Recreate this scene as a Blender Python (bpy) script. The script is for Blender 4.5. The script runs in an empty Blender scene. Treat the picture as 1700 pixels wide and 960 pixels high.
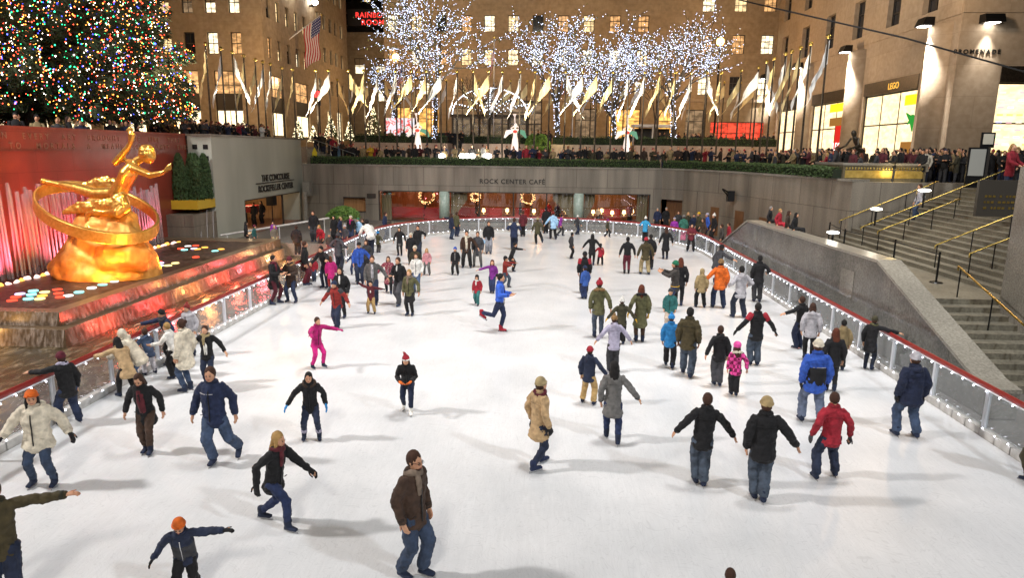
import bpy, math, random
from mathutils import Vector, Matrix, Euler, noise
random.seed(7)
S = bpy.context.scene
COL = S.collection
# ---------------------------------------------------------------- camera
HC = 5.9
FP, CXP, CYP = 1133.0, 850.0, 480.0
def _n(v): return v.normalized()
_a = _n(Vector((57., -230., FP)))
_d = Vector((-65., 5557., FP)); _d = _n(_d - _a * _d.dot(_a))
_wy, _wz = _a, -_d
_wx = _wy.cross(_wz)
if _wx.x < 0: _wx = -_wx
def ray(px, py):
    c = Vector((px - CXP, py - CYP, FP))
    return Vector((_wx.dot(c), _wy.dot(c), _wz.dot(c)))
def atz(px, py, z=0.0):
    r = ray(px, py); t = (z - HC) / r.z; return Vector((r.x * t, r.y * t, z))
def aty(px, py, y):
    r = ray(px, py); t = y / r.y; return Vector((r.x * t, y, HC + r.z * t))
def atx(px, py, x):
    r = ray(px, py); t = x / r.x; return Vector((x, r.y * t, HC + r.z * t))
cam = bpy.data.cameras.new("camera"); camo = bpy.data.objects.new("camera", cam); COL.objects.link(camo)
cam.sensor_width = 36.0; cam.lens = 36.0 * FP / 1700.0; cam.clip_end = 2000; cam.clip_start = .1
def _w(c): return Vector((_wx.dot(c), _wy.dot(c), _wz.dot(c)))
R3 = Matrix((_w(Vector((1, 0, 0))), _w(Vector((0, -1, 0))), _w(Vector((0, 0, -1))))).transposed()
camo.matrix_world = Matrix.Translation((0, 0, HC)) @ R3.to_4x4()
S.camera = camo
# ---------------------------------------------------------------- world, exposure
w = bpy.data.worlds.new("World"); S.world = w; w.use_nodes = True
nt = w.node_tree; bg = nt.nodes['Background']
sky = nt.nodes.new('ShaderNodeTexSky'); sky.sky_type = 'NISHITA'; sky.sun_disc = False
sky.sun_elevation = math.radians(-4.0); sky.sun_rotation = math.radians(250)
nt.links.new(sky.outputs[0], bg.inputs[0]); bg.inputs[1].default_value = 0.15
S.view_settings.view_transform = 'Standard'; S.view_settings.look = 'None'
S.view_settings.exposure = 0.0; S.view_settings.gamma = 1.0; S.view_settings.use_curve_mapping = False
cy = S.cycles
cy.max_bounces = 6; cy.diffuse_bounces = 2; cy.glossy_bounces = 3; cy.transmission_bounces = 4
cy.transparent_max_bounces = 8; cy.sample_clamp_indirect = 2.5; cy.sample_clamp_direct = 0
cy.caustics_reflective = False; cy.caustics_refractive = False
cy.use_denoising = True; cy.use_light_tree = True
# ---------------------------------------------------------------- plaza floodlights and added fill spots (night: no sun)
def lamp(name, typ, loc, power, color, target=None, size=.3, spot=60, blend=.3, label=None):
    L = bpy.data.lights.new(name, typ); L.energy = power; L.color = color
    if typ in ('SPOT', 'POINT'): L.shadow_soft_size = size
    if typ == 'SPOT': L.spot_size = math.radians(spot); L.spot_blend = blend
    if typ == 'AREA': L.size = size
    o = bpy.data.objects.new(name, L); COL.objects.link(o); o.location = loc
    if target is not None:
        o.rotation_euler = (Vector(target) - Vector(loc)).to_track_quat('-Z', 'Y').to_euler()
    return o
lamp('floodlight_west', 'SPOT', (-33, 9, 26), 45000, (1.0, .965, .94), (-1, 26, 0), 1.3, 78, .35)
lamp('floodlight_east', 'SPOT', (26, -8, 27), 25000, (.88, .94, 1.0), (0, 24, 0), 1.2, 75, .4)
lamp('south_fill', 'SPOT', (-4, -22, 30), 26000, (1.0, .94, .86), (0, 32, 0), 3.0, 70, .6)  # unseen spot added from the camera side as fill for the shadows
lamp('overhead_fill', 'SPOT', (6, 20, 42), 66000, (1.0, .98, .96), (0, 32, 0), 5.0, 62, .5)  # added overhead fill that lightens the shadows on the ice, no fixture
lamp('floodlight_flags', 'SPOT', (-2, 14, 27), 4200, (1.0, .93, .8), (-2, 60, 9), .8, 62, .5)  # unseen spot added to brighten the flags beyond the rink

# ---------------------------------------------------------------- helpers
def tag(o, label=None, cat=None, group=None, kind=None):
    if label: o['label'] = label
    if cat: o['category'] = cat
    if group: o['group'] = group
    if kind: o['kind'] = kind
    return o
def empty(name, loc=(0, 0, 0), rz=0, **k):
    o = bpy.data.objects.new(name, None); COL.objects.link(o); o.location = loc; o.rotation_euler = (0, 0, rz)
    o.empty_display_size = .2
    return tag(o, **k)
class M:
    def __init__(s): s.v = []; s.f = []; s.m = []; s.uv = None; s.mi = 0
    def vert(s, p): s.v.append(tuple(p)); return len(s.v) - 1
    def face(s, idx): s.f.append(tuple(idx)); s.m.append(s.mi)
    def quad(s, a, b, c, d):
        n = len(s.v); s.v += [tuple(a), tuple(b), tuple(c), tuple(d)]; s.face((n, n + 1, n + 2, n + 3))
    def box(s, a, b):
        x0, y0, z0 = a; x1, y1, z1 = b; n = len(s.v)
        s.v += [(x0, y0, z0), (x1, y0, z0), (x1, y1, z0), (x0, y1, z0), (x0, y0, z1), (x1, y0, z1), (x1, y1, z1), (x0, y1, z1)]
        for q in ((0, 3, 2, 1), (4, 5, 6, 7), (0, 1, 5, 4), (1, 2, 6, 5), (2, 3, 7, 6), (3, 0, 4, 7)): s.face([n + i for i in q])
        return s
    def obox(s, c, u, hx, hy, z0, z1):
        c = Vector(c[:2]); u = Vector(u[:2]).normalized(); v = Vector((-u.y, u.x))
        p = [c + u * hx * a + v * hy * b for a, b in ((-1, -1), (1, -1), (1, 1), (-1, 1))]
        return s.prism([(q.x, q.y) for q in p], z0, z1)
    def prism(s, poly, z0, z1):
        n = len(s.v); k = len(poly)
        s.v += [(x, y, z0) for x, y in poly] + [(x, y, z1) for x, y in poly]
        s.face([n + i for i in range(k)][::-1]); s.face([n + k + i for i in range(k)])
        for i in range(k): j = (i + 1) % k; s.face((n + i, n + j, n + k + j, n + k + i))
        return s
    def vprism(s, poly, axis, a0, a1):      # poly in (p, z); axis 'x': extruded along x, p is y
        n = len(s.v); k = len(poly)
        for a in (a0, a1):
            s.v += [((a, p, z) if axis == 'x' else (p, a, z)) for p, z in poly]
        s.face([n + i for i in range(k)][::-1]); s.face([n + k + i for i in range(k)])
        for i in range(k): j = (i + 1) % k; s.face((n + i, n + j, n + k + j, n + k + i))
        return s
    def tube(s, pts, rx, ry=None, side=None, n=8, cap=True):
        pts = [Vector(p) for p in pts]; K = len(pts)
        if not isinstance(rx, (list, tuple)): rx = [rx] * K
        if ry is None: ry = rx
        if not isinstance(ry, (list, tuple)): ry = [ry] * K
        rings = []; ref = Vector(side) if side is not None else None
        if ref is None:
            t0 = (pts[-1] - pts[0]); t0 = t0.normalized() if t0.length > 1e-6 else Vector((0, 0, 1))
            ref = Vector((1, 0, 0)) if abs(t0.x) < .8 else Vector((0, 1, 0))
        ex = []
        for i, p in enumerate(pts):
            t = (pts[min(i + 1, K - 1)] - pts[max(i - 1, 0)])
            t = t.normalized() if t.length > 1e-6 else Vector((0, 0, 1))
            a = ref - t * ref.dot(t)
            if a.length < 1e-4: a = t.orthogonal()
            a.normalize(); b = t.cross(a); ex.append((p, t, a, b, rx[i], ry[i]))
        if cap:
            p, t, a, b, r1, r2 = ex[0]; m = min(r1, r2); ex.insert(0, (p - t * m * .45, t, a, b, r1 * .75, r2 * .75))
            p, t, a, b, r1, r2 = ex[-1]; m = min(r1, r2); ex.append((p + t * m * .45, t, a, b, r1 * .75, r2 * .75))
        for p, t, a, b, r1, r2 in ex:
            base = len(s.v)
            for j in range(n):
                an = 2 * math.pi * j / n
                s.v.append(tuple(p + a * math.cos(an) * r1 + b * math.sin(an) * r2))
            rings.append(base)
        for i in range(len(rings) - 1):
            A, B = rings[i], rings[i + 1]
            for j in range(n):
                k = (j + 1) % n; s.face((A + j, A + k, B + k, B + j))
        s.face([rings[0] + j for j in range(n)][::-1]); s.face([rings[-1] + j for j in range(n)])
        return s
    def ball(s, c, r, ry=None, rz=None, nu=10, nv=7, rot=None):
        ry = ry or r; rz = rz or r; c = Vector(c); base = len(s.v)
        def put(v):
            v = Vector(v)
            if rot is not None: v = rot @ v
            s.v.append(tuple(c + v))
        put((0, 0, -rz))
        for i in range(1, nv):
            ph = -math.pi / 2 + math.pi * i / nv
            for j in range(nu):
                th = 2 * math.pi * j / nu
                put((r * math.cos(ph) * math.cos(th), ry * math.cos(ph) * math.sin(th), rz * math.sin(ph)))
        put((0, 0, rz)); top = len(s.v) - 1
        for j in range(nu):
            k = (j + 1) % nu
            s.face((base, base + 1 + k, base + 1 + j))
            o = base + 1 + (nv - 2) * nu; s.face((o + j, o + k, top))
        for i in range(nv - 2):
            o = base + 1 + i * nu
            for j in range(nu):
                k = (j + 1) % nu; s.face((o + j, o + k, o + nu + k, o + nu + j))
        return s
    def octa(s, c, r):
        n = len(s.v); x, y, z = c
        s.v += [(x + r, y, z), (x - r, y, z), (x, y + r, z), (x, y - r, z), (x, y, z + r), (x, y, z - r)]
        for q in ((0, 2, 4), (2, 1, 4), (1, 3, 4), (3, 0, 4), (2, 0, 5), (1, 2, 5), (3, 1, 5), (0, 3, 5)): s.face([n + i for i in q])
    def build(s, name, mat, parent=None, smooth=False, local=False, mods=None):
        me = bpy.data.meshes.new(name)
        v = s.v
        if parent is not None and not local:
            L = parent
            off = Vector((0, 0, 0))
            while L is not None: off += Vector(L.location); L = L.parent
            v = [(a - off.x, b - off.y, c - off.z) for a, b, c in v]
        me.from_pydata(v, [], s.f)
        mats = mat if isinstance(mat, (list, tuple)) else [mat]
        for m_ in mats: me.materials.append(m_)
        if len(mats) > 1: me.polygons.foreach_set('material_index', s.m)
        if smooth: me.polygons.foreach_set('use_smooth', [True] * len(me.polygons))
        if s.uv:
            ul = me.uv_layers.new(name='UVMap')
            for i, l in enumerate(me.loops): ul.data[i].uv = s.uv[l.vertex_index]
        me.update()
        o = bpy.data.objects.new(name, me); COL.objects.link(o)
        if parent is not None: o.parent = parent
        return o
def struct(o): o['kind'] = 'structure'; return o
# ---------------------------------------------------------------- materials
MC = {}
def nodes(name):
    m = bpy.data.materials.new(name); m.use_nodes = True
    t = m.node_tree; return m, t, t.nodes['Principled BSDF']
def mat(name, col, rough=.7, metal=0., emit=None, es=0., spec=.5):
    if name in MC: return MC[name]
    m, t, b = nodes(name)
    b.inputs['Base Color'].default_value = (*col, 1); b.inputs['Roughness'].default_value = rough
    b.inputs['Metallic'].default_value = metal
    b.inputs['Specular IOR Level'].default_value = spec
    if emit:
        b.inputs['Emission Color'].default_value = (*emit, 1); b.inputs['Emission Strength'].default_value = es
    MC[name] = m; return m
def noisy(name, c1, c2, scale=8., rough=.8, bump=.1, detail=6., metal=0., dist=.02, stretch=None, spec=.5, w2=None, coord='Object'):
    if name in MC: return MC[name]
    m, t, b = nodes(name); N = t.nodes; L = t.links
    tc = N.new('ShaderNodeTexCoord'); mp = N.new('ShaderNodeMapping')
    L.new(tc.outputs[coord], mp.inputs[0])
    if stretch: mp.inputs['Scale'].default_value = stretch
    nz = N.new('ShaderNodeTexNoise'); nz.inputs['Scale'].default_value = scale; nz.inputs['Detail'].default_value = detail
    L.new(mp.outputs[0], nz.inputs['Vector'])
    rp = N.new('ShaderNodeValToRGB'); rp.color_ramp.elements[0].color = (*c1, 1); rp.color_ramp.elements[1].color = (*c2, 1)
    rp.color_ramp.elements[0].position = .35; rp.color_ramp.elements[1].position = .68
    L.new(nz.outputs[0], rp.inputs[0])
    out = rp.outputs[0]
    if w2:       # large blotches multiply
        n2 = N.new('ShaderNodeTexNoise'); n2.inputs['Scale'].default_value = w2[0]; n2.inputs['Detail'].default_value = 4
        mp2 = N.new('ShaderNodeMapping'); mp2.inputs['Scale'].default_value = w2[2] if len(w2) > 2 else (1, 1, 1)
        L.new(tc.outputs[coord], mp2.inputs[0]); L.new(mp2.outputs[0], n2.inputs['Vector'])
        r2 = N.new('ShaderNodeMapRange'); r2.inputs[1].default_value = .3; r2.inputs[2].default_value = .7
        r2.inputs[3].default_value = w2[1]; r2.inputs[4].default_value = 1.0
        L.new(n2.outputs[0], r2.inputs[0])
        mx = N.new('ShaderNodeMixRGB'); mx.blend_type = 'MULTIPLY'; mx.inputs[0].default_value = 1
        L.new(out, mx.inputs[1]); L.new(r2.outputs[0], mx.inputs[2]); out = mx.outputs[0]
    L.new(out, b.inputs['Base Color'])
    bp = N.new('ShaderNodeBump'); bp.inputs['Strength'].default_value = bump; bp.inputs['Distance'].default_value = dist
    L.new(nz.outputs[0], bp.inputs['Height']); L.new(bp.outputs[0], b.inputs['Normal'])
    b.inputs['Roughness'].default_value = rough; b.inputs['Metallic'].default_value = metal
    b.inputs['Specular IOR Level'].default_value = spec
    MC[name] = m; return m
def emis(name, col, s, sample=True):
    if name in MC: return MC[name]
    m, t, b = nodes(name); t.nodes.remove(b)
    e = t.nodes.new('ShaderNodeEmission'); e.inputs[0].default_value = (*col, 1); e.inputs[1].default_value = s
    t.links.new(e.outputs[0], t.nodes['Material Output'].inputs[0])
    if not sample: m.cycles.emission_sampling = 'NONE'
    MC[name] = m; return m
def joints(m, w, h, mortar=.012, axis='xz', dark=.55):
    """adds block joints to a noisy() stone material"""
    t = m.node_tree; N = t.nodes; L = t.links; b = N['Principled BSDF']
    src = b.inputs['Base Color'].links[0].from_socket
    geo = N.new('ShaderNodeNewGeometry'); sp = N.new('ShaderNodeSeparateXYZ'); L.new(geo.outputs['Position'], sp.inputs[0])
    ad = N.new('ShaderNodeMath'); ad.operation = 'ADD'; L.new(sp.outputs[0], ad.inputs[0]); L.new(sp.outputs[1], ad.inputs[1])
    cb = N.new('ShaderNodeCombineXYZ'); L.new(ad.outputs[0], cb.inputs[0]); L.new(sp.outputs[2], cb.inputs[1])
    br = N.new('ShaderNodeTexBrick'); br.inputs['Scale'].default_value = 1; br.inputs['Mortar Size'].default_value = mortar
    br.inputs['Brick Width'].default_value = w; br.inputs['Row Height'].default_value = h
    br.inputs['Color1'].default_value = (1, 1, 1, 1); br.inputs['Color2'].default_value = (.88, .88, .88, 1); br.inputs['Mortar'].default_value = (dark, dark, dark, 1)
    L.new(cb.outputs[0], br.inputs['Vector'])
    mx = N.new('ShaderNodeMixRGB'); mx.blend_type = 'MULTIPLY'; mx.inputs[0].default_value = 1
    L.new(src, mx.inputs[1]); L.new(br.outputs[0], mx.inputs[2]); L.new(mx.outputs[0], b.inputs['Base Color'])
    return m
granite = noisy('granite', (.225, .195, .155), (.355, .31, .25), 28, .38, .03, 8, w2=(1.3, .50, (1, 1, .10)))
joints(granite, 2.4, 1.55, .02, dark=.45)
granite2 = noisy('polished_granite', (.22, .20, .165), (.36, .33, .28), 20, .16, .012, 8, w2=(.8, .6))
granite3 = noisy('dark_polished_granite', (.14, .13, .11), (.27, .25, .215), 16, .20, .012, 9, w2=(.9, .55))
joints(granite3, 3.2, 6.0, .014, dark=.5)
redgran = noisy('red_granite', (.24, .050, .032), (.34, .075, .048), 30, .22, .02, 8, w2=(.4, .7))
joints(redgran, 2.2, 1.6, .008, dark=.6)
lime = noisy('limestone', (.36, .275, .175), (.48, .375, .25), 2.2, .85, .05, 6, w2=(.12, .7, (1, 1, .3)))
joints(lime, 1.5, .62, .008, dark=.72)
lime2 = noisy('limestone_smooth', (.44, .345, .24), (.53, .425, .31), 3, .8, .04, 6, w2=(.15, .75))
joints(lime2, 2.6, 1.9, .010, dark=.7)
paving = noisy('paving', (.10, .09, .08), (.17, .155, .14), 12, .7, .05)
stepm = noisy('step_stone', (.18, .16, .12), (.29, .265, .20), 14, .45, .04, 6, w2=(.8, .6))
bronze = noisy('dark_bronze', (.035, .028, .02), (.07, .055, .04), 10, .4, .05, metal=.6)
black = mat('black_metal', (.012, .012, .013), .4, .5)
darkin = mat('dark_frame', (.03, .025, .02), .5)
brass = mat('polished_brass', (.62, .45, .12), .32, 1.0)
goldm = noisy('gilded', (.72, .36, .07), (.92, .55, .14), 9, .32, .08, metal=.85, dist=.03)
goldb = noisy('gilded_rock', (.60, .26, .05), (.80, .42, .10), 3, .5, .3, metal=.45, dist=.12)
white = mat('white_paint', (.8, .8, .82), .4)
redp = mat('red_rail_paint', (.26, .022, .02), .35)
leafm = noisy('hedge_leaf', (.025, .05, .012), (.07, .12, .03), 6, .7, .0)
bark = noisy('bark', (.05, .04, .03), (.10, .08, .06), 14, .9, .3)
# ================================================================ THE SUNKEN PLAZA
def icemat():
    m, t, b = nodes('ice'); N = t.nodes; L = t.links
    tc = N.new('ShaderNodeTexCoord')
    n1 = N.new('ShaderNodeTexNoise'); n1.inputs['Scale'].default_value = .5; n1.inputs['Detail'].default_value = 5
    L.new(tc.outputs['Object'], n1.inputs['Vector'])
    r = N.new('ShaderNodeValToRGB'); r.color_ramp.elements[0].color = (.66, .67, .68, 1); r.color_ramp.elements[1].color = (.81, .81, .815, 1)
    r.color_ramp.elements[0].position = .3; r.color_ramp.elements[1].position = .65
    L.new(n1.outputs[0], r.inputs[0])
    mp = N.new('ShaderNodeMapping'); mp.inputs['Scale'].default_value = (6, .7, 1); mp.inputs['Rotation'].default_value = (0, 0, .35)
    L.new(tc.outputs['Object'], mp.inputs[0])
    n2 = N.new('ShaderNodeTexNoise'); n2.inputs['Scale'].default_value = 2.2; n2.inputs['Detail'].default_value = 9; n2.inputs['Roughness'].default_value = .75
    n2.inputs['Distortion'].default_value = 1.6
    L.new(mp.outputs[0], n2.inputs['Vector'])
    r2 = N.new('ShaderNodeMapRange'); r2.inputs[1].default_value = .35; r2.inputs[2].default_value = .7; r2.inputs[3].default_value = .92; r2.inputs[4].default_value = 1.03
    L.new(n2.outputs[0], r2.inputs[0])
    mx = N.new('ShaderNodeMixRGB'); mx.blend_type = 'MULTIPLY'; mx.inputs[0].default_value = 1
    L.new(r.outputs[0], mx.inputs[1]); L.new(r2.outputs[0], mx.inputs[2]); L.new(mx.outputs[0], b.inputs['Base Color'])
    vo = N.new('ShaderNodeTexNoise'); vo.inputs['Scale'].default_value = .9; vo.inputs['Detail'].default_value = 2; vo.inputs['Distortion'].default_value = 3.5; L.new(tc.outputs['Object'], vo.inputs['Vector'])
    wvs = N.new('ShaderNodeMath'); wvs.operation = 'MULTIPLY'; wvs.inputs[1].default_value = 70; L.new(vo.outputs[0], wvs.inputs[0])
    sn = N.new('ShaderNodeMath'); sn.operation = 'SINE'; L.new(wvs.outputs[0], sn.inputs[0])
    r3 = N.new('ShaderNodeMapRange'); r3.inputs[1].default_value = .90; r3.inputs[2].default_value = 1.0; r3.inputs[3].default_value = 1.0; r3.inputs[4].default_value = .90; L.new(sn.outputs[0], r3.inputs[0])
    mx2 = N.new('ShaderNodeMixRGB'); mx2.blend_type = 'MULTIPLY'; mx2.inputs[0].default_value = 1; L.new(mx.outputs[0], mx2.inputs[1]); L.new(r3.outputs[0], mx2.inputs[2]); L.new(mx2.outputs[0], b.inputs['Base Color'])
    bp = N.new('ShaderNodeBump'); bp.inputs['Strength'].default_value = .25; bp.inputs['Distance'].default_value = .01
    L.new(n2.outputs[0], bp.inputs['Height']); L.new(bp.outputs[0], b.inputs['Normal'])
    b.inputs['Roughness'].default_value = .30; b.inputs['Specular IOR Level'].default_value = .4
    return m
ice_m = icemat()
XL, XR, YE = -10.5, 9.47, 50.0
def rink_path(off=0.0, step=.25):
    cx = (XL + XR) / 2; a = (XR - XL) / 2 + off; b = 10.5 + off; yc = YE - 10.5; n = 2.15
    P = []; y = 1.5
    while y < yc: P.append((cx - a, y)); y += step
    K = 110
    for i in range(K + 1):
        th = math.pi - math.pi * i / K; c, s = math.cos(th), math.sin(th)
        P.append((cx + a * math.copysign(abs(c) ** (2 / n), c), yc + b * abs(s) ** (2 / n)))
    y = yc
    while y > 1.5: y -= step; P.append((cx + a, y))
    return P
pth = rink_path(-.06)
mm = M(); k = [mm.vert((x, y, 0)) for x, y in pth]; mm.face(k[::-1]); struct(mm.build('ice', ice_m))
mm = M(); mm.box((-60, -12, -.35), (60, 54.5, -.03)); struct(mm.build('lower_floor', paving))

def resample(P, d):
    out = [Vector(P[0])]; acc = 0
    for a, b in zip(P[:-1], P[1:]):
        a = Vector(a); b = Vector(b); L = (b - a).length
        if L < 1e-9: continue
        t = d - acc
        while t <= L: out.append(a + (b - a) * (t / L)); t += d
        acc = (acc + L) % d if L + acc >= d else acc + L
    return out
def glassmat():
    m, t, b = nodes('barrier_glass'); N = t.nodes; L = t.links; N.remove(b)
    tr = N.new('ShaderNodeBsdfTransparent'); tr.inputs[0].default_value = (.90, .92, .92, 1)
    gl = N.new('ShaderNodeBsdfGlossy'); gl.inputs['Roughness'].default_value = .04
    lw = N.new('ShaderNodeLayerWeight'); lw.inputs[0].default_value = .5; pw_ = N.new('ShaderNodeMath'); pw_.operation = 'POWER'; pw_.inputs[1].default_value = 4.0; L.new(lw.outputs['Facing'], pw_.inputs[0])
    fr = N.new('ShaderNodeMapRange'); fr.inputs[3].default_value = .03; fr.inputs[4].default_value = .5; L.new(pw_.outputs[0], fr.inputs[0])
    df = N.new('ShaderNodeBsdfDiffuse'); df.inputs[0].default_value = (.7, .72, .74, 1)
    m1 = N.new('ShaderNodeMixShader'); m1.inputs[0].default_value = .11; L.new(tr.outputs[0], m1.inputs[1]); L.new(df.outputs[0], m1.inputs[2])
    m2 = N.new('ShaderNodeMixShader'); L.new(fr.outputs[0], m2.inputs[0]); L.new(m1.outputs[0], m2.inputs[1]); L.new(gl.outputs[0], m2.inputs[2])
    L.new(m2.outputs[0], N['Material Output'].inputs[0]); return m
glass = glassmat()
kerbm = noisy('kerb_concrete', (.50, .48, .45), (.66, .64, .61), 5, .6, .05)
bar = empty('rink_barrier', (0, 0, 0), label='low glass rink barrier with red handrail, white posts and fairy lights', cat='barrier')
P2 = resample(rink_path(0.04), 2.0)
Pf = resample(rink_path(0.04), .5)
m_ = M(); m_.tube([(p.x, p.y, 1.07) for p in Pf], .075, .045, side=(0, 0, 1), n=8); m_.build('handrail', redp, bar, smooth=True)
m_ = M()
for a, b in zip(Pf[:-1], Pf[1:]):
    c = (a + b) / 2; m_.obox(c, b - a, (b - a).length / 2 + .012, .09, -.02, .17)
m_.build('kerb', kerbm, bar)
m_ = M()
for a, b in zip(Pf[:-1], Pf[1:]):
    c = (a + b) / 2; m_.obox(c, b - a, (b - a).length / 2 + .01, .05, 1.0, 1.03)
m_.build('top_channel', white, bar)
postw = mat('lit_post', (.62, .64, .68), .35)
for i, p in enumerate(P2):
    q = P2[min(i + 1, len(P2) - 1)]; t = (q - p) if i < len(P2) - 1 else (p - P2[i - 1])
    M().obox(p, t, .042, .04, .17, 1.0).build('post', postw, bar)
for a, b in zip(P2[:-1], P2[1:]):
    g = M(); sub = [a.lerp(b, k / 3) for k in range(4)]
    c = (a + b) / 2; u = (b - a).normalized()
    g.obox(c, u, (b - a).length / 2 - .07, .008, .19, 1.0).build('glass_panel', glass, bar)
bulb_w = emis('fairy_bulb', (.86, .88, 1.0), 14, sample=False)
m_ = M()
for (o1, z, st) in ((-.04, .985, .42), (.13, 1.0, .5), (-.07, .20, .42)):
    for p in resample(rink_path(o1 + .0), st):
        m_.octa((p.x + random.uniform(-.01, .01), p.y, z + random.uniform(-.025, .015)), .021)
b_ = m_.build('fairy_light', bulb_w, bar); b_['kind'] = 'stuff'

# ---- granite walls round the well
def text(body, size, loc, rot, mat_, parent, name='lettering', depth=.02, align='CENTER', sp=1.0, sx=1.0):
    c = bpy.data.curves.new(name, 'FONT'); c.body = body; c.size = size; c.extrude = depth; c.align_x = align; c.space_character = sp
    o = bpy.data.objects.new(name, c); COL.objects.link(o); c.materials.append(mat_)
    c.offset = .012 * size * 1.2
    me = bpy.data.meshes.new_from_object(o); bpy.data.objects.remove(o); o = bpy.data.objects.new(name, me); COL.objects.link(o)
    if not me.materials: me.materials.append(mat_)
    if parent is not None: o.parent = parent; loc = Vector(loc) - Vector(parent.location)
    o.location = loc; o.rotation_euler = rot; o.scale = (sx, 1, 1); return o
HP = math.pi / 2
# cafe wall with its long window
cafe = empty('cafe_wall', (-2, 54, 0), label='long granite wall with the lit cafe windows across the far end of the rink', cat='wall')
WX0, WX1, WZ0, WZ1 = -13.24, 8.17, .25, 2.66
m_ = M()
m_.box((-19.4, 54, WZ1), (9.0, 54.8, 4.55)); m_.box((WX1, 54, -.03), (9.0, 54.8, WZ1)); m_.box((-14.3, 54, -.03), (WX0, 54.8, WZ1))
m_.box((-19.4, 54, -.03), (-16.1, 54.8, WZ1)); m_.box((-16.1, 54, 2.1), (-14.3, 54.8, WZ1)); m_.box((-16.1, 54, -.03), (-14.3, 54.8, .9))
m_.box((WX0, 54, -.03), (WX1, 54.8, WZ0))
m_.build('wall', granite, cafe)
CURVE = [(9.0, 54.0), (10.4, 52.7), (11.5, 50.6), (12.5, 48.2), (13.3, 45.2), (13.9, 42), (14.4, 39.5), (14.85, 37), (15.2, 35.0)]
def strip(P, t, z0, z1, holes=()):
    mm = M()
    for i, (a, b) in enumerate(zip(P[:-1], P[1:])):
        a = Vector(a); b = Vector(b); u = (b - a).normalized(); n = Vector((-u.y, u.x))
        if n.x < 0: n = -n
        zz = z0 if i not in holes else 2.3
        mm.prism([(a.x, a.y), (a.x + n.x * t, a.y + n.y * t), (b.x + n.x * t, b.y + n.y * t), (b.x, b.y)], zz, z1)
    return mm
def _cwdoor(i, t, wd, hh):
    a = Vector(CURVE[i]); b = Vector(CURVE[i + 1]); c = a.lerp(b, t); return M().obox((c.x, c.y), b - a, wd / 2, .02, .1, hh)
cw = empty('curved_wall', (14, 42, 0), label='curving granite retaining wall at the right of the rink behind the parapet', cat='wall')
strip(CURVE, .8, -.03, 4.55, holes=(0,)).build('wall', granite, cw)
m_ = strip([(CURVE[i][0] + .5, CURVE[i][1] + .3) for i in range(len(CURVE))], .1, -.03, 2.3)
m_.build('door_recess', noisy('dark_wood', (.10, .045, .02), (.2, .09, .035), 5, .4, .02, stretch=(6, 6, .4)), cw)
for _i, _t, _w, _h in ((2, .55, .95, 2.1), (3, .6, 1.1, 2.1), (4, .55, 1.0, 1.95)): _cwdoor(_i, _t, _w, _h).build('door', MC['dark_wood'], cw)
strip([(x - .06, y - .04) for x, y in CURVE], .95, 4.552, 4.68).build('coping', granite2, cw)
m_ = M(); m_.box((-19.4, 53.94, 4.552), (9.02, 54.95, 4.68)); m_.build('coping', granite2, cafe)
for x, wd in ((-8.0, .42), (2.62, .42)):
    mm = M(); mm.tube([(x, 53.95 + .25, WZ0), (x, 54.2, WZ1 - .01)], wd, n=18, cap=False); mm.build('column', noisy('green_marble', (.28, .36, .31), (.40, .48, .42), 6, .3, .02), cafe, smooth=True)
# window frames
fr = M()
fr.box((WX0, 53.97, WZ1 - .08), (WX1, 54.1, WZ1 - .002)); fr.box((WX0, 53.97, WZ0 + .002), (WX1, 54.1, WZ0 + .09))
for x in (WX0 + .05, WX1 - .05, -5.2, -2.5, .1): fr.box((x - .05, 53.975, WZ0 + .09), (x + .05, 54.09, WZ1 - .08))
fr.box((-16.1, 53.97, 2.02), (-14.3, 54.1, 2.098)); fr.box((-16.1, 53.97, .902), (-14.3, 54.1, .97))
fr.build('window_frame', darkin, cafe)
cg_m, cg_t, cg_b = nodes('cafe_glass'); cg_t.nodes.remove(cg_b); _tr = cg_t.nodes.new('ShaderNodeBsdfTransparent'); _gl = cg_t.nodes.new('ShaderNodeBsdfGlossy'); _gl.inputs['Roughness'].default_value = .02; _mx = cg_t.nodes.new('ShaderNodeMixShader'); _mx.inputs[0].default_value = .07
cg_t.links.new(_tr.outputs[0], _mx.inputs[1]); cg_t.links.new(_gl.outputs[0], _mx.inputs[2]); cg_t.links.new(_mx.outputs[0], cg_t.nodes['Material Output'].inputs[0])
M().box((WX0 + .1, 54.06, WZ0 + .09), (WX1 - .1, 54.07, WZ1 - .08)).build('glass_pane', cg_m, cafe)
M().box((-16.1, 54.3, .97), (-14.3, 54.32, 2.02)).build('window', noisy('lit_blind', (.30, .14, .05), (.45, .23, .09), 3, .6, stretch=(8, 1, .3)), cafe)
lett = mat('dark_letters', (.03, .028, .025), .5, .3)
text('ROCK CENTER CAFÉ', .50, (-2.62, 53.985, 3.32), (HP, 0, 0), lett, cafe, sp=1.12)
br_ = empty('wall_bracket', (12.3, 48.9, 3.2), label='dark metal bracket arm fixed to the curving granite wall', cat='bracket')
_b = atx(1208, 322, 12.2); _g = M(); _g.tube([(_b.x + .3, _b.y + .2, _b.z), (_b.x - .5, _b.y - .6, _b.z + .35)], .05, n=6); _g.tube([(_b.x + .3, _b.y + .2, _b.z - .35), (_b.x - .5, _b.y - .6, _b.z + .3)], .05, n=6); _g.build('arm', black, br_)
M().box((_b.x + .0, _b.y - .1, _b.z - .5), (_b.x + .45, _b.y + .35, _b.z + .2)).build('housing', black, br_)
tag(M().box((-14.15, 53.93, 2.05), (-13.45, 53.985, 2.4)).build('small_sign', darkin), 'small dark sign on the wall left of the long cafe window', 'sign')
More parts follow.
